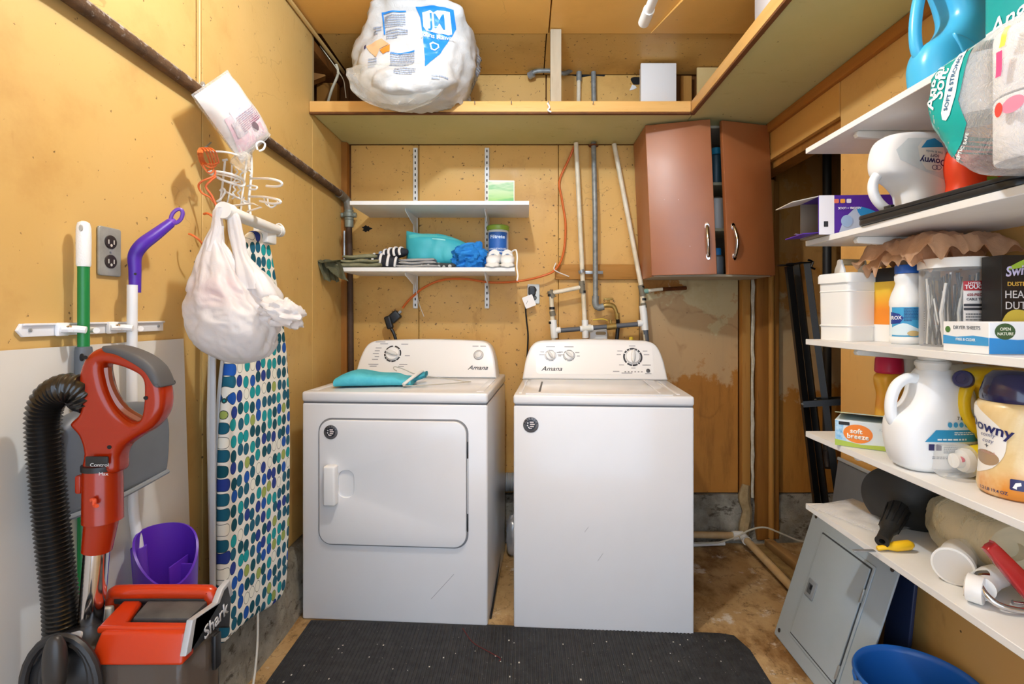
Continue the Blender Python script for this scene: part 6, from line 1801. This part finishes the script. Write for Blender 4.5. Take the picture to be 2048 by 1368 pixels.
# crumpled brown carrier bag over jar and carton
t = thing('brown_carrier_bag', 'crumpled brown plastic bag draped over the carton and jar on the middle right shelf', 'bag', (1.04, 1.37, S3 + .213))
def crumple_sheet(cx, cy, rx, ry, h, droop, seed, N=46):
    bm = G(); vr = []
    for i in range(N + 1):
        row = []
        for j in range(N + 1):
            u, v = -1 + 2 * i / N, -1 + 2 * j / N
            x, y = cx + rx * u, cy + ry * v
            p = V((x * 16 + seed, y * 16, seed * 2.3))
            rdg = 1 - 2.2 * abs(noise.noise(p)) + .5 * (1 - 2 * abs(noise.noise(p * 2.3 + V((7, 2, 1)))))
            e = max(abs(u), abs(v)); lim = .78 + .16 * noise.noise(V((u * 2.2, v * 2.2, seed)))
            z = h * (1 - .55 * e ** 2) + .016 * rdg
            if e > lim: z -= droop * (.55 + .9 * noise.noise(V((u * 3.1, v * 3.1, seed + 4)))) * ((e - lim) / (1.02 - lim)) ** .8
            x += .012 * noise.noise(p * .8 + V((1, 9, 3))); y += .012 * noise.noise(p * .8 + V((8, 1, 5)))
            row.append(bm.verts.new((x, y, z)))
        vr.append(row)
    for i in range(N):
        for j in range(N): bm.faces.new((vr[i][j], vr[i][j + 1], vr[i + 1][j + 1], vr[i + 1][j]))
    return bm
part(t, 'crumpled_film', crumple_sheet(.0, -.02, .105, .15, .052, .05, 3), 'brown_bag', 35)
part(t, 'crumpled_film', crumple_sheet(-.01, .0, .085, .11, .034, .075, 8), 'brown_bag', 35)

# ---- fourth shelf
t = thing('dryer_sheet_carton', 'blue and orange dryer sheet box with its lid lifted on the fourth right shelf', 'box', (.945, 1.465, S4 + .0005), -38)
w, dp, h = .062, .058, .072
part(t, 'carton', B(-w, w, -dp, dp, 0, h, .001, 1), M('dfe6ea', .4, col2='cfe0ea', ns=20))
bm = B(-w, w, -dp, dp, 0, .002); bm.transform(Matrix.Translation((0, dp, h + .001)) @ Matrix.Rotation(R(-9), 4, 'X') @ Matrix.Translation((0, -dp, 0))); tpf = part(t, 'lifted_lid', bm, M('cfc85a', .4, col2='7fb4d8', ns=24))
fz = -dp - .0004
part(t, 'blue_corner', FL(front((-.04, fz, .03)), [(-.021, -.02), (-.021, .04), (.0, .036), (-.004, .01), (.006, -.014)], depth=.0005), M('4fa4d6', .4, col2='d8ecf6', ns=90), 0)
part(t, 'green_foot', FL(front((0, fz - .0001, .010)), [(-w, -.009), (-w, .008), (0, .0), (w, .004), (w, -.009)], depth=.0005), M('a9bf4a', .4), 0)
ob_ = part(t, 'orange_oval', FL(front((-.008, fz - .0003, .038)), ell(.034, .025, 28), depth=.0006), M('ee8322', .4), 0)
stamp(ob_, 'lettering', glyphs('soft', .0185, 1, 0, .03), front((-.012, fz - .001, .0445)), M('fbf6ee', .4), .0006)
stamp(ob_, 'lettering', glyphs('breeze', .0185, 1, 0, .03), front((-.008, fz - .001, .030)), M('fbf6ee', .4), .0006)
stamp(t, 'lettering', glyphs('120', .010, 1), front((.047, fz, .055)), M('9fb6c6', .4), .0004)
part(t, 'black_tab', FL(front((-.040, fz - .0003, .063)), rr(.026, .009, .001, 1), depth=.0005), 'black', 0)
sx_ = frame((w + .0004, 0, h / 2), (0, 1, 0), (0, 0, 1))
part(t, 'violet_end', FL(sx_, rr(dp * 2, h - .002, .001, 1), depth=.0005), M('8f8fc8', .4, col2='a9b8dc', ns=30), 0)
part(t, 'orange_end_oval', FL(sx_ @ Matrix.Translation((.012, 0, .0006)), ell(.03, .024, 24), depth=.0005), M('ee6f2a', .4), 0)
stamp(t, 'lettering', glyphs('soft', .016, 1, 0, .03), sx_ @ Matrix.Translation((.010, .008, .0012)), M('fbf6ee', .4), .0005)
stamp(t, 'lettering', glyphs('breeze', .016, 1, 0, .03), sx_ @ Matrix.Translation((.012, -.006, .0012)), M('fbf6ee', .4), .0005)

t, b, q = loft_jug('orange_detergent', 'orange bottle with a magenta cap behind the white detergent jug', 'bottle', (1778, 868), 1.50,
    [(730, 1762, 1796, .05), (738, 1753, 1803, .058), (752, 1753, 1804, .06), (775, 1758, 1802, .058), (800, 1756, 1803, .06), (840, 1755, 1804, .062), (866, 1760, 1800, .055)], M('f0962a', .35, col2='f2c23a', ns=12), S4 + .0005)
part(t, 'cap', LT([(.032, .195), (.036, .20), (.034, .235), (.027, .248), (0, .249)], 26), M('c8174e', .4))
scr(t, b, q, 'pink_flower', [(1764, 758), (1770, 750), (1778, 754), (1780, 764), (1774, 773), (1767, 768)], M('e0606c', .4))
scr(t, b, q, 'red_panel', [(1782, 790), (1804, 770), (1804, 820), (1786, 822)], M('c01e3c', .4))
t = thing('white_bottle', 'plain white bottle half hidden behind the white detergent jug', 'bottle', (1.09, 1.50, S4 + .0005))
part(t, 'body', LT([(.034, 0), (.036, .01), (.036, .16), (.03, .19), (.022, .20), (.022, .215)], 24), white)
part(t, 'cap', LT([(.026, .2155), (.026, .245), (.024, .248), (0, .248)], 24), white)

t, b, q = loft_jug('detergent_jug', 'big white detergent jug labelled 7 benefits on the fourth right shelf', 'jug', (1850, 935), 1.245,
    [(738, 1840, 1894, .06), (744, 1836, 1898, .07), (756, 1830, 1910, .09), (772, 1826, 1922, .10), (790, 1822, 1930, .108), (808, 1812, 1935, .11), (822, 1796, 1937, .112), (836, 1782, 1938, .114), (852, 1778, 1938, .115), (880, 1779, 1938, .115), (905, 1784, 1936, .112), (924, 1792, 1932, .105), (934, 1804, 1922, .09)],
    white, S4 + .0005, 0, 3.0, [(1836, 758), (1815, 757), (1796, 768), (1785, 788), (1781, 812), (1784, 838), (1796, 856)], .0125)
part(t, 'neck', LT([(.032, .228), (.033, .238), (.036, .243), (.036, .249), (.032, .254)], 26, Matrix.Translation((.018, 0, 0))), M('e2dfd8', .4))
part(t, 'measuring_cap', LT([(.029, .2545), (.029, .264), (.0285, .2675)], 26, Matrix.Translation((.018, 0, 0))), M('dcd8cf', .4))
scr(t, b, q, 'label_upper', [(1836, 868), (1862, 845), (1895, 818), (1930, 800), (1938, 802), (1938, 870), (1830, 870)], M('c9dfe2', .4, col2='dfe9ea', ns=24))
scr(t, b, q, 'label_lower', [(1820, 872), (1938, 872), (1938, 918), (1880, 920), (1840, 905), (1822, 888)], M('e6eaea', .4))
scr(t, b, q, 'blue_band', [(1814, 873), (1834, 850), (1938, 850), (1938, 873)], M('2a94c4', .4), .0014)
txt(t, b, q, '7 BENEFITS', (1896, 828), .0105, 'ink', .002)
for i in range(6):
    c = q((1860 + i * 11, 840)); decal(b, 'icon', flat(ell(.0052, .0062, 14)), front((c[0], -.3, c[1])), M('3f9fcf', .4), .002, .01, t)
fine(t, b, q, (1868, 853, 1930, 860), 2, M('e6f4fa', .4), 2, .002)
fine(t, b, q, (1836, 865, 1930, 871), 1, M('e6f4fa', .4), 3, .002)
for x in (1826, 1839):
    scr(t, b, q, 'navy_icon', [(x - 5, 877), (x + 5, 877), (x + 5, 889), (x - 5, 889)], 'navy', .0016)
fine(t, b, q, (1848, 877, 1876, 895), 5, M('6f7880', .5), 4, .0016); fine(t, b, q, (1880, 877, 1906, 895), 5, M('6f7880', .5), 5, .0016)
fine(t, b, q, (1828, 900, 1880, 906), 2, M('6f7880', .5), 6, .0016)

t, b, q = loft_jug('softener_jug', 'white softener jug standing upside down behind the yellow bottle', 'jug', (1945, 905), 1.24,
    [(706, 1925, 1965, .05), (711, 1908, 1982, .07), (724, 1895, 1994, .08), (745, 1890, 2000, .085), (790, 1889, 2000, .085), (850, 1893, 1996, .085), (903, 1900, 1990, .08)], M('e4e2da', .35), S4 + .0005)
t.location.y += .09; t.location.x += .075
scr(t, b, q, 'pale_label', [(1897, 740), (1912, 720), (1945, 714), (1978, 722), (1990, 745), (1990, 790), (1897, 790)], M('b9d3d6', .4, col2='d2e0e0', ns=24))
scr(t, b, q, 'blue_crest', [(1918, 748), (1930, 737), (1948, 732), (1962, 742), (1968, 750)], M('2a8ec6', .4), .0016)
txt(t, b, q, 'free & gentle', (1945, 759), .010, M('6d8a90', .4), .0016, .9, 180)

ye = M('f0cc1a', .35)
t, b, q = loft_jug('yellow_jug', 'yellow detergent jug with a navy cap, above the lying yellow bottle', 'jug', (1945, 905), 1.19,
    [(754, 1960, 2010, .05), (760, 1935, 2022, .065), (772, 1925, 2028, .07), (786, 1930, 2030, .07), (800, 1958, 2030, .07), (830, 1966, 2030, .07), (860, 1962, 2028, .07), (880, 1950, 2020, .066), (895, 1955, 2005, .055), (902, 1965, 1995, .04)],
    ye, .928, 0, 2.6, [(1945, 778), (1932, 800), (1927, 826), (1932, 852), (1946, 872), (1962, 880)], .0125)
cpos = V((q((1926, 778))[0], -.004, q((1926, 778))[1]))
part(t, 'neck', LT([(.016, -.03), (.016, .002)], 20, frame(cpos, (.62, -.78, 0), (0, 0, 1)) @ Matrix.Rotation(R(0), 4, 'Y')), ye)
cfr = frame(cpos, (.66, -.75, 0), (.12, .1, 1))
part(t, 'cap', LT([(.0175, -.004), (.0195, 0), (.0195, .018), (.0175, .022), (.012, .0225), (.012, .0195), (0, .0195)], 26, cfr), 'navy')
part(t, 'cap_mark', LT([(.005, .0195), (.005, .0215), (0, .0215)], 14, cfr), 'navy')

t = thing('yellow_bottle', 'yellow bottle lying down with a clear dosing cap on the fourth right shelf', 'bottle', (1.03, 1.17, S4 + .0375), 0)
ax = frame((0, 0, 0), (0, 1, 0), (0, 0, 1)) @ Matrix.Rotation(R(0), 4, 'X')
axl = frame((-.0, 0, 0), (0, 1, 0), (0, 0, 1))  # local z -> +X
part(t, 'body', LT([(.025, -.045), (.032, -.035), (.0355, -.01), (.0365, .05), (.0365, .11), (.032, .12), (0, .12)], 28, axl), M('efcf1f', .35))
part(t, 'neck', LT([(.016, -.075), (.016, -.06), (.024, -.058), (.028, -.0455)], 24, axl), M('f0ede6', .4))
part(t, 'dosing_cap', LT([(.034, -.105), (.036, -.10), (.037, -.05), (.036, -.046)], 28, axl), 'clear_pl')
part(t, 'red_mark', FL(frame((-.068, -.012, .006), (0, -1, 0), (0, 0, 1)), ell(.010, .006, 16), depth=.002), M('c83a52', .4))

t = thing('scent_bead_jar', 'tan jar of scent beads with a navy lid on the fourth right shelf', 'jar', (.99, 1.055, S4 + .0005), -64)
tan = NT('amber_beads'); xx, yy, zz_ = tan.sep()
c = tan.mix(tan.ramp(tan.noise(7, 4, dist=1), .4, .6), 'e0c28a', 'ecd9ae'); c = tan.mix(tan.math('MULTIPLY', tan.ramp(zz_, .07, .02), tan.ramp(tan.noise(10, 4), .4, .6)), c, 'd98a2e'); tan.bump(tan.noise(120, 2), .2); tan.set(c, .3)
jb = part(t, 'jar_body', LT([(0, 0), (.054, 0), (.062, .006), (.064, .02), (.061, .05), (.060, .09), (.062, .12), (.067, .16), (.066, .178), (.060, .188), (0, .19)], 40), tan.m, 60)
part(t, 'lid', LT([(.058, .1885), (.060, .192), (.059, .205), (.050, .236), (.038, .248), (0, .250)], 36), M('1c1d4a', .2, coat=.5), 60)
bvx = bvh_of(jb)
decal(bvx, 'label', flat([(-.06, .08), (-.02, .065), (.02, .03), (.024, .0), (.015, -.03), (-.01, -.055), (-.06, -.06)], smooth=3), front((-.018, -.2, .105)), M('efece6', .4), .0008, .006, t)
decal(bvx, 'brown_dip', flat(ell(.025, .015, 20)), front((-.03, -.2, .075)), M('a58a6a', .4), .0012, .006, t)
decal(bvx, 'lettering', glyphs('Downy', .030, 1, 0, .02), front((-.026, -.2, .137)) @ Matrix.Rotation(R(-10), 4, 'Z'), 'navy', .0018, .005, t)
for s, z in (('comfy', .122), ('cozy', .110)):
    decal(bvx, 'lettering', glyphs(s, .012, 1, .25), front((-.026, -.2, z)), M('6d6f90', .4), .0018, .005, t)
decal(bvx, 'lettering', glyphs('+', .016, 1), front((-.028, -.2, .099)), 'ink', .0018, .005, t)
decal(bvx, 'lettering', glyphs('VANILLA', .0075, 1), front((-.026, -.2, .086)), M('c79a94', .4), .0018, .005, t)
decal(bvx, 'navy_tile', flat(rr(.020, .021, .002, 2)), front((.022, -.2, .034)), 'navy', .0012, .006, t)
decal(bvx, 'tile_mark', flat([(-.006, -.006), (-.002, .004), (.005, .006), (.006, .0), (.0, -.003), (.0, -.008)]), front((.022, -.2, .034)), M('f2f0ee', .4), .0018, .006, t)
decal(bvx, 'lettering', glyphs('1.2 LB 19.4 OZ', .009, .9, 0, .02), front((-.016, -.2, .014)), M('3a3560', .4), .0014, .005, t)

# ---- lowest shelf
t = thing('black_funnel', 'big black rubber funnel lying on the lowest right shelf, spout toward the viewer', 'funnel', at(1800, 1040, 1.42))
ctr = at(1806, 1000, 1.45) - V(t.location); tip = at(1764, 1083, 1.30) - V(t.location)
axv = (tip - ctr).normalized(); ux = axv.cross(V((0, 0, 1))).normalized()
fm = frame(ctr, ux, axv.cross(ux)); 
if (fm.to_3x3() @ V((0, 0, 1))).dot(axv) < 0: fm = frame(ctr, ux, ux.cross(axv))
Lf = (tip - ctr).length
part(t, 'cone', LT([(.098, .0), (.100, .004), (.097, .008), (.078, .022), (.045, .040), (.030, .052), (.026, .06)], 44, fm, 1, 1), M('262625', .55), 60)
sp_ = part(t, 'spout', LT([(.0275, .055), (.025, .075), (.021, Lf * .70), (.015, Lf * .78), (.0155, Lf * .82), (.015, Lf * .97), (.016, Lf), (.007, Lf), (.007, Lf * .9)], 26, fm), M('1d1d1d', .5))
for k in range(10):
    a = 2 * pi * k / 10
    part(sp_, 'spout_rib', TB([fm @ V((.0275 * cos(a), .0275 * sin(a), .06)), fm @ V((.022 * cos(a), .022 * sin(a), Lf * .68))], .0022, 6), M('1d1d1d', .5))
t = thing('yellow_pick', 'small metal pick with a yellow plastic handle under the funnel spout', 'tool', at(1790, 1086, 1.30))
t.location.z = S5 + .0125
part(t, 'handle', LT([(.004, -.045), (.006, -.042), (.006, -.02), (.012, .0), (.012, .035), (.006, .045), (0.001, .047)], 18, frame((0, 0, 0), (0, 1, 0), (-.1, 0, 1)) ), M('f0bf1c', .35))
part(t, 'blade', B(-.105, -.05, -.006, .006, -.012, -.009, .001), 'steel')
t = thing('paper_sleeve', 'clear plastic sleeve holding white instruction sheets on the lowest right shelf', 'papers', (.985, 1.52, S5 + .0005), 20)
part(t, 'sheets', B(-.07, .07, -.09, .09, 0, .004), M('ebe9e4', .6))
stamp(t, 'fine_print', lines2(4, .06, .03, 9), up((-.01, .03, .0042)), M('9a9a98', .6), .0003)
bm = quad_slab([(-.095, .11, .006), (.09, .11, .006), (.09, -.11, .006), (-.095, -.11, .006)], .010, 18, 22, .004)
for v in bm.verts: v.co.z = max(v.co.z, .0046)
part(t, 'sleeve', bm, 'film', 60)

t = thing('wrapped_roll', 'amber-tinted plastic bag around a paper roll lying on the lowest right shelf', 'package', (1.075, 1.225, S5 + .0005), -8)
axy = frame((0, 0, .072), (1, 0, 0), (0, 0, 1))   # local z -> -Y
part(t, 'roll', LT([(.02, -.10), (.056, -.10), (.058, -.095), (.058, .085), (.056, .09), (.02, .09), (.02, .07)], 32, axy), M('e8dcbc', .8, col2='dccda6', ns=10))
bm = blob((0, 0, .072), (.082, .135, .070), 2.6, .010, 11, 6, 60, 34, True)
for v in bm.verts: v.co.z = max(v.co.z, .0008)
part(t, 'plastic_bag', bm, 'film_tan', 60)
part(t, 'bag_knot', blob((-.05, -.125, .06), (.02, .02, .014), 2, .008, 50, 3, 20, 12), 'film_bag')

pw = M('eceae6', .3)
t = thing('pvc_elbow', 'large white plastic pipe elbow on the lowest right shelf', 'pipe fitting', at(1925, 1150, 1.175))
t.location.z = S5 + .0395
path = catmull([(-.045, -.03, 0), (-.012, .0, 0), (.02, .03, .0), (.06, .035, -.004), (.085, .03, -.006)], 5)
part(t, 'elbow', TB(path, [.038 - .010 * min(1, i / 14) for i in range(len(path))], 28), pw, 60)
part(t, 'opening', TB([V((-.0515, -.0352, 0)), V((-.0500, -.034, 0))], .0345, 28), M('cfcdc9', .5))
part(t, 'collar', TB([V((-.050, -.034, 0)), V((-.040, -.026, 0))], .0392, 28), pw)
t = thing('pvc_trap_nut', 'small white plastic trap fitting with a ribbed nut on the lowest right shelf', 'pipe fitting', at(1965, 1190, 1.09))
t.location.z = S5 + .0285
nu = frame((-.025, -.03, 0), V((-.62, .78, 0)).cross(V((0, 0, 1))) * -1, (0, 0, 1))
nz = nu
part(t, 'nut', LT([(.026, -.002), (.0275, .0), (.0275, .024), (.022, .027), (.010, .02), (.006, .01)], 30, nz), pw)
part(t, 'bore', LT([(.008, .021), (.0085, .0225), (.0, .0225)], 16, nz), 'dark')
part(t, 'bend', TB([(-.02, -.02, 0), (.0, .0, 0), (.03, .015, .004), (.05, .012, .012)], [.024, .025, .024, .022], 22), pw, 60)
rb_ = G()
for k in range(8):
    a = 2 * pi * k / 8
    tube(rb_, [nz @ V((.013 * cos(a), .013 * sin(a), .0275)), nz @ V((.022 * cos(a), .022 * sin(a), .0275))], .001, 5)
part(t, 'nut_ribs', rb_, M('bdbbb6', .4))
t = thing('chrome_hook', 'bent chrome hook lying at the front of the lowest right shelf', 'hook', at(2010, 1200, 1.05))
t.location.z = S5 + .007
part(t, 'hook', TB([(-.005, .035, .045), (-.03, .03, .045), (-.042, .015, .040), (-.042, -.005, .022), (-.025, -.02, .008), (.02, -.03, .002), (.10, -.05, .002)], .0062, 12, 6), 'chrome')
part(t, 'arm', TB([(.015, .0, .004), (.06, -.012, .004), (.11, -.03, .004)], .005, 10, 4), 'chrome')
t = thing('red_tool', 'red metal tool handle sticking up at the right end of the lowest right shelf', 'tool', at(2052, 1195, 1.03))
t.location.z = S5 + .001
rm_ = frame((0, .01, .055), (.62, -.2, -.75), (.75, 0, .62))
bm = flat([(-.085, .012), (-.07, .017), (.09, .020), (.10, 0), (.09, -.020), (-.07, -.010), (-.085, -.006)], [ell(.006, .005, 12, .045, -.002)], depth=.02, bev=.004, smooth=2); bm.transform(rm_)
part(t, 'handle', bm, M('b81a1c', .25, coat=.4))
part(t, 'foot', B(.02, .10, -.02, .02, 0, .02, .004), M('b81a1c', .25))

# ================================================================== ON THE FLOOR, RIGHT
mp = NT('grey_blue_enamel'); mp.bump(mp.noise(160, 2), .05, .001)
gm = mp.set(mp.mix(mp.ramp(mp.noise(3, 4), .35, .7), 'a2b0ba', 'acbac4'), .38, spec=.5)
def lean_frame(xb, yc, zb, ang): # panel local: x along -Y (to the viewer's right), y up along the lean, z toward the room
    ey = V((sin(R(ang)), 0, cos(R(ang)))); return frame((xb, yc, zb), (0, -1, 0), ey)
t = thing('panel_cover', 'grey electrical panel cover with a hinged door leaning under the lowest right shelf', 'panel cover', (.955, 1.77, .002))
m0 = lean_frame(0, 0, 0, 18)
Wp, Hp = .46, .505
m1 = m0 @ Matrix.Translation((0, Hp / 2, .004))
part(t, 'cover_sheet', FL(m1, rr(Wp, Hp, .006, 3), depth=.006, bev=.002), gm)
part(t, 'raised_field', FL(m1 @ Matrix.Translation((0, 0, .005)), rr(.292, .402, .004, 2), depth=.004, bev=.0015), gm)
part(t, 'door_gap', FL(m1 @ Matrix.Translation((0, 0, .0072)), rr(.274, .384, .003, 2), depth=.001), M('3c4146', .6))
dr_ = part(t, 'door', FL(m1 @ Matrix.Translation((0, 0, .0092)), rr(.264, .374, .003, 2), depth=.004, bev=.001), gm)
lt = part(dr_, 'latch', FL(m1 @ Matrix.Translation((-.095, -.005, .0125)), rr(.050, .062, .003, 2), depth=.006, bev=.002), M('868d94', .4))
part(lt, 'latch_recess', FL(m1 @ Matrix.Translation((-.098, -.005, .0158)), rr(.024, .034, .002, 2), depth=.001), M('50555a', .5))
part(lt, 'latch_tab', FL(m1 @ Matrix.Translation((-.092, .002, .0166)), rr(.010, .016, .001, 2), depth=.002), 'black')
for y in (.10, -.15):
    part(dr_, 'hinge', FL(m1 @ Matrix.Translation((.135, y, .011)), rr(.006, .045, .002, 2), depth=.006, bev=.001), M('b5b7b4', .35, .6))
for x, y in ((-.205, .225), (-.205, -.225), (.205, .225), (.205, -.225)):
    part(t, 'screw', LT([(.0075, 0), (.0075, .002), (.003, .003)], 14, m1 @ Matrix.Translation((x, y, .003))), M('4a4038', .5, .5))
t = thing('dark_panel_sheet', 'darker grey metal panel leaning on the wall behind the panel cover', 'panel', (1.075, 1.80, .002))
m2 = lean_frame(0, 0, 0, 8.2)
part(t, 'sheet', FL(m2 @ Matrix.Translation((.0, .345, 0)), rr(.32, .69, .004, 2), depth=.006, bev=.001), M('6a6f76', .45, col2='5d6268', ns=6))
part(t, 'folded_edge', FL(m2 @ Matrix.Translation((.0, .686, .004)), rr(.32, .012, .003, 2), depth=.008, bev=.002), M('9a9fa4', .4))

t = thing('bucket', 'blue plastic bucket on the floor at the bottom right', 'bucket', (1.02, 1.36, .001), 0)
bb = M('1b62b8', .35)
part(t, 'shell', LT([(0, 0), (.104, 0), (.108, .006), (.140, .255), (.146, .258), (.148, .266), (.144, .273), (.138, .270), (.135, .258), (.102, .012), (0, .012)], 56), bb, 50)
part(t, 'rim_band', LT([(.1385, .232), (.1455, .234), (.1465, .242), (.1405, .244)], 56, caps=False), M('1f6cc6', .35))
hp_ = [(-.145 - .0 * k, 0, 0) for k in range(1)]
hpts = [V((-.150, .0, .248)), V((-.156, -.04, .246)), V((-.148, -.085, .235)), V((-.115, -.125, .22)), V((-.04, -.158, .205)), V((.05, -.158, .205)), V((.11, -.12, .22)), V((.150, -.0, .248))]
part(t, 'handle', TB(hpts, .006, 8, 5), M('8f9499', .4))
part(t, 'handle_lug', B(-.164, -.142, -.015, .015, .23, .262, .005), M('8f9499', .4))
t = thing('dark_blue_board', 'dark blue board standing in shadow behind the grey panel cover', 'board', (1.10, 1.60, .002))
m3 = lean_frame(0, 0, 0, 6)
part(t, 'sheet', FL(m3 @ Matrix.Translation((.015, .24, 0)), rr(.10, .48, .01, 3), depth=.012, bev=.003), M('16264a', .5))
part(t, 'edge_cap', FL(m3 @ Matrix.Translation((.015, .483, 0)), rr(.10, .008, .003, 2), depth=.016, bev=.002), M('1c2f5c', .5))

t = thing('black_leg_frame', 'black folding metal legs leaning in the opening of the right partition', 'metal frame')
bk = M('141415', .3, .3)
D = 2.42
for (a, b_, d0, d1) in (((1577, 533), (1651, 1165), 2.44, 2.42), ((1593, 530), (1668, 1165), 2.52, 2.42), ((1614, 527), (1690, 1100), 2.44, 2.36)):
    p0, p1 = at(*a, d0), at(*b_, d1); p1.z = max(p1.z, .012)
    part(t, 'leg', TB([p0, p1], .0135, 8, sq=True), bk)
part(t, 'cross_bar', TB([at(1606, 808, 2.40), at(1720, 801, 2.30)], .0135, 8, sq=True), bk)
part(t, 'cross_bar', TB([at(1632, 799, 2.46), at(1720, 796, 2.40)], .009, 8, sq=True), bk)
for p in ((1575, 532, 2.44), (1592, 529, 2.52), (1613, 527, 2.44)):
    q = at(*p); part(t, 'leg_plate', B(q.x - .04, q.x + .02, q.y - .02, q.y + .02, q.z, q.z + .006, .001), bk)
part(t, 'wing_nut', TB([at(1616, 520, 2.42), at(1626, 524, 2.42), at(1622, 534, 2.42), at(1630, 538, 2.42)], .005, 6, 2), bk)
for p in ((1605, 808, 2.385), (1631, 800, 2.44)):
    part(t, 'bolt', LT([(.006, 0), (.005, .004), (.001, .005)], 10, front(at(*p))), 'steel')

t = thing('dark_drain_pipe', 'dark vertical drain pipe in the space behind the right partition', 'pipe')
part(t, 'pipe', TB([at(1654, 111, 2.70), at(1654, 905, 2.70)], .0205, 16), M('2c2b2b', .5))
part(t, 'end_fitting', TB([at(1654, 900, 2.70), at(1654, 920, 2.70), at(1656, 936, 2.68)], [.026, .028, .02], 14), M('2a2220', .5))

# pipes, lumber, cable on the floor
t = thing('floor_pipes', 'tan plastic drain pipes joined by a white elbow on the floor right of the washer', 'pipes')
tp2 = M('cdb083', .5, col2='bb9a6a', ns=20)
p0 = at(1360, 1062, 2.775); pc_ = at(1484, 1065, 2.76); p0.z = pc_.z = .055
part(t, 'pipe', TB([p0, pc_], .0175, 14), tp2)
pe = V((1.165, 1.85, .022))
part(t, 'pipe', TB([pc_, pe], .0185, 14), tp2)
part(t, 'elbow', TB([pc_ + V((-.05, 0, 0)), pc_, pc_ + V((0, -.06, -.002))], .0235, 14), M('e6e2d8', .5))
q0 = at(1360, 1072, 2.74); q0.z = .014
part(t, 'thin_white_pipe', TB([q0, q0 + V((.24, .02, 0))], .0105, 10), 'pvc_w')
t = thing('lumber_piece', 'reddish board lying on the floor at the foot of the studs, nearer the wall', 'wood', (1.335, 2.42, .0), 0)
part(t, 'board', B(-.045, .0, -.35, .34, .001, .04, .003, mt=Matrix.Rotation(R(6), 4, 'Z')), 'lumber')
t = thing('lumber_piece', 'rough brown board lying on the floor between the drain pipe and the other board', 'wood', (1.230, 2.42, .0), 0)
part(t, 'board', B(-.022, .022, -.36, .30, .001, .026, .004, mt=Matrix.Rotation(R(3), 4, 'Z')), M('7d6136', .9, col2='a08550', ns=30, bump=.6))
t = thing('floor_cable', 'pale grey cable arching over the pipe on the floor right of the washer', 'cable')
part(t, 'cable', TB([at(1385, 1086, 2.70), at(1430, 1086, 2.68), at(1470, 1075, 2.68), at(1500, 1060, 2.68), at(1530, 1055, 2.66), at(1565, 1068, 2.64), at(1600, 1082, 2.62), at(1640, 1086, 2.6)], .0045, 8, 6), M('b8b09c', .6))

# ---- ribbed mat
t = thing('rubber_mat', 'ribbed black rubber mat on the floor in front of the machines', 'mat', (0, 0, 0))
ol_ = [(-.85, 2.085), (-.86, .9), (.79, .9), (.815, 1.90), (.79, 1.985), (.74, 2.0), (0, 2.045), (-.4, 2.07)]
bm = flat(ol_, depth=.005, bev=.001); bm.transform(up((0, 0, .0030))); part(t, 'mat_base', bm, 'mat')
rb_ = G(); n = 118
for i in range(n):
    x = -.842 + 1.63 * i / (n - 1)
    ye_ = 2.075 - (x + .85) * .052 - (.06 if x > .77 else 0)
    v = [rb_.verts.new(p) for p in ((x - .0042, .92, .0056), (x + .0042, .92, .0056), (x + .0042, ye_, .0056), (x - .0042, ye_, .0056), (x - .003, .92, .0078), (x + .003, .92, .0078), (x + .003, ye_, .0078), (x - .003, ye_, .0078))]
    for f in ((4, 5, 6, 7), (0, 1, 5, 4), (1, 2, 6, 5), (2, 3, 7, 6), (3, 0, 4, 7)): rb_.faces.new([v[k] for k in f])
o = part(t, 'mat_ribs', rb_, 'mat', 0); o['kind'] = 'stuff'
cr_ = G(); rnd = random.Random(2)
for i in range(90):
    x, y, s = rnd.uniform(-.8, .75), rnd.uniform(1.5, 1.97), rnd.uniform(.0008, .0025)
    box(cr_, x - s, x + s * rnd.uniform(.4, 1.4), y - s, y + s * rnd.uniform(.3, 2), .0079, .0079 + s * .5)
o = fin(cr_, 'floor_crumbs', M('d9d4c8', .8), None, 0); tag(o, 'white crumbs scattered over the black mat', 'crumbs'); o['kind'] = 'stuff'
t = thing('red_thread', 'dark red thread lying on the black mat below the dryer', 'thread')
part(t, 'thread', TB([onZ(925, 1256, .0095), onZ(945, 1284, .0095), onZ(975, 1302, .0095), onZ(1000, 1316, .0095), onZ(998, 1322, .0095)], .0014, 5, 5), M('6a1c1c', .8))
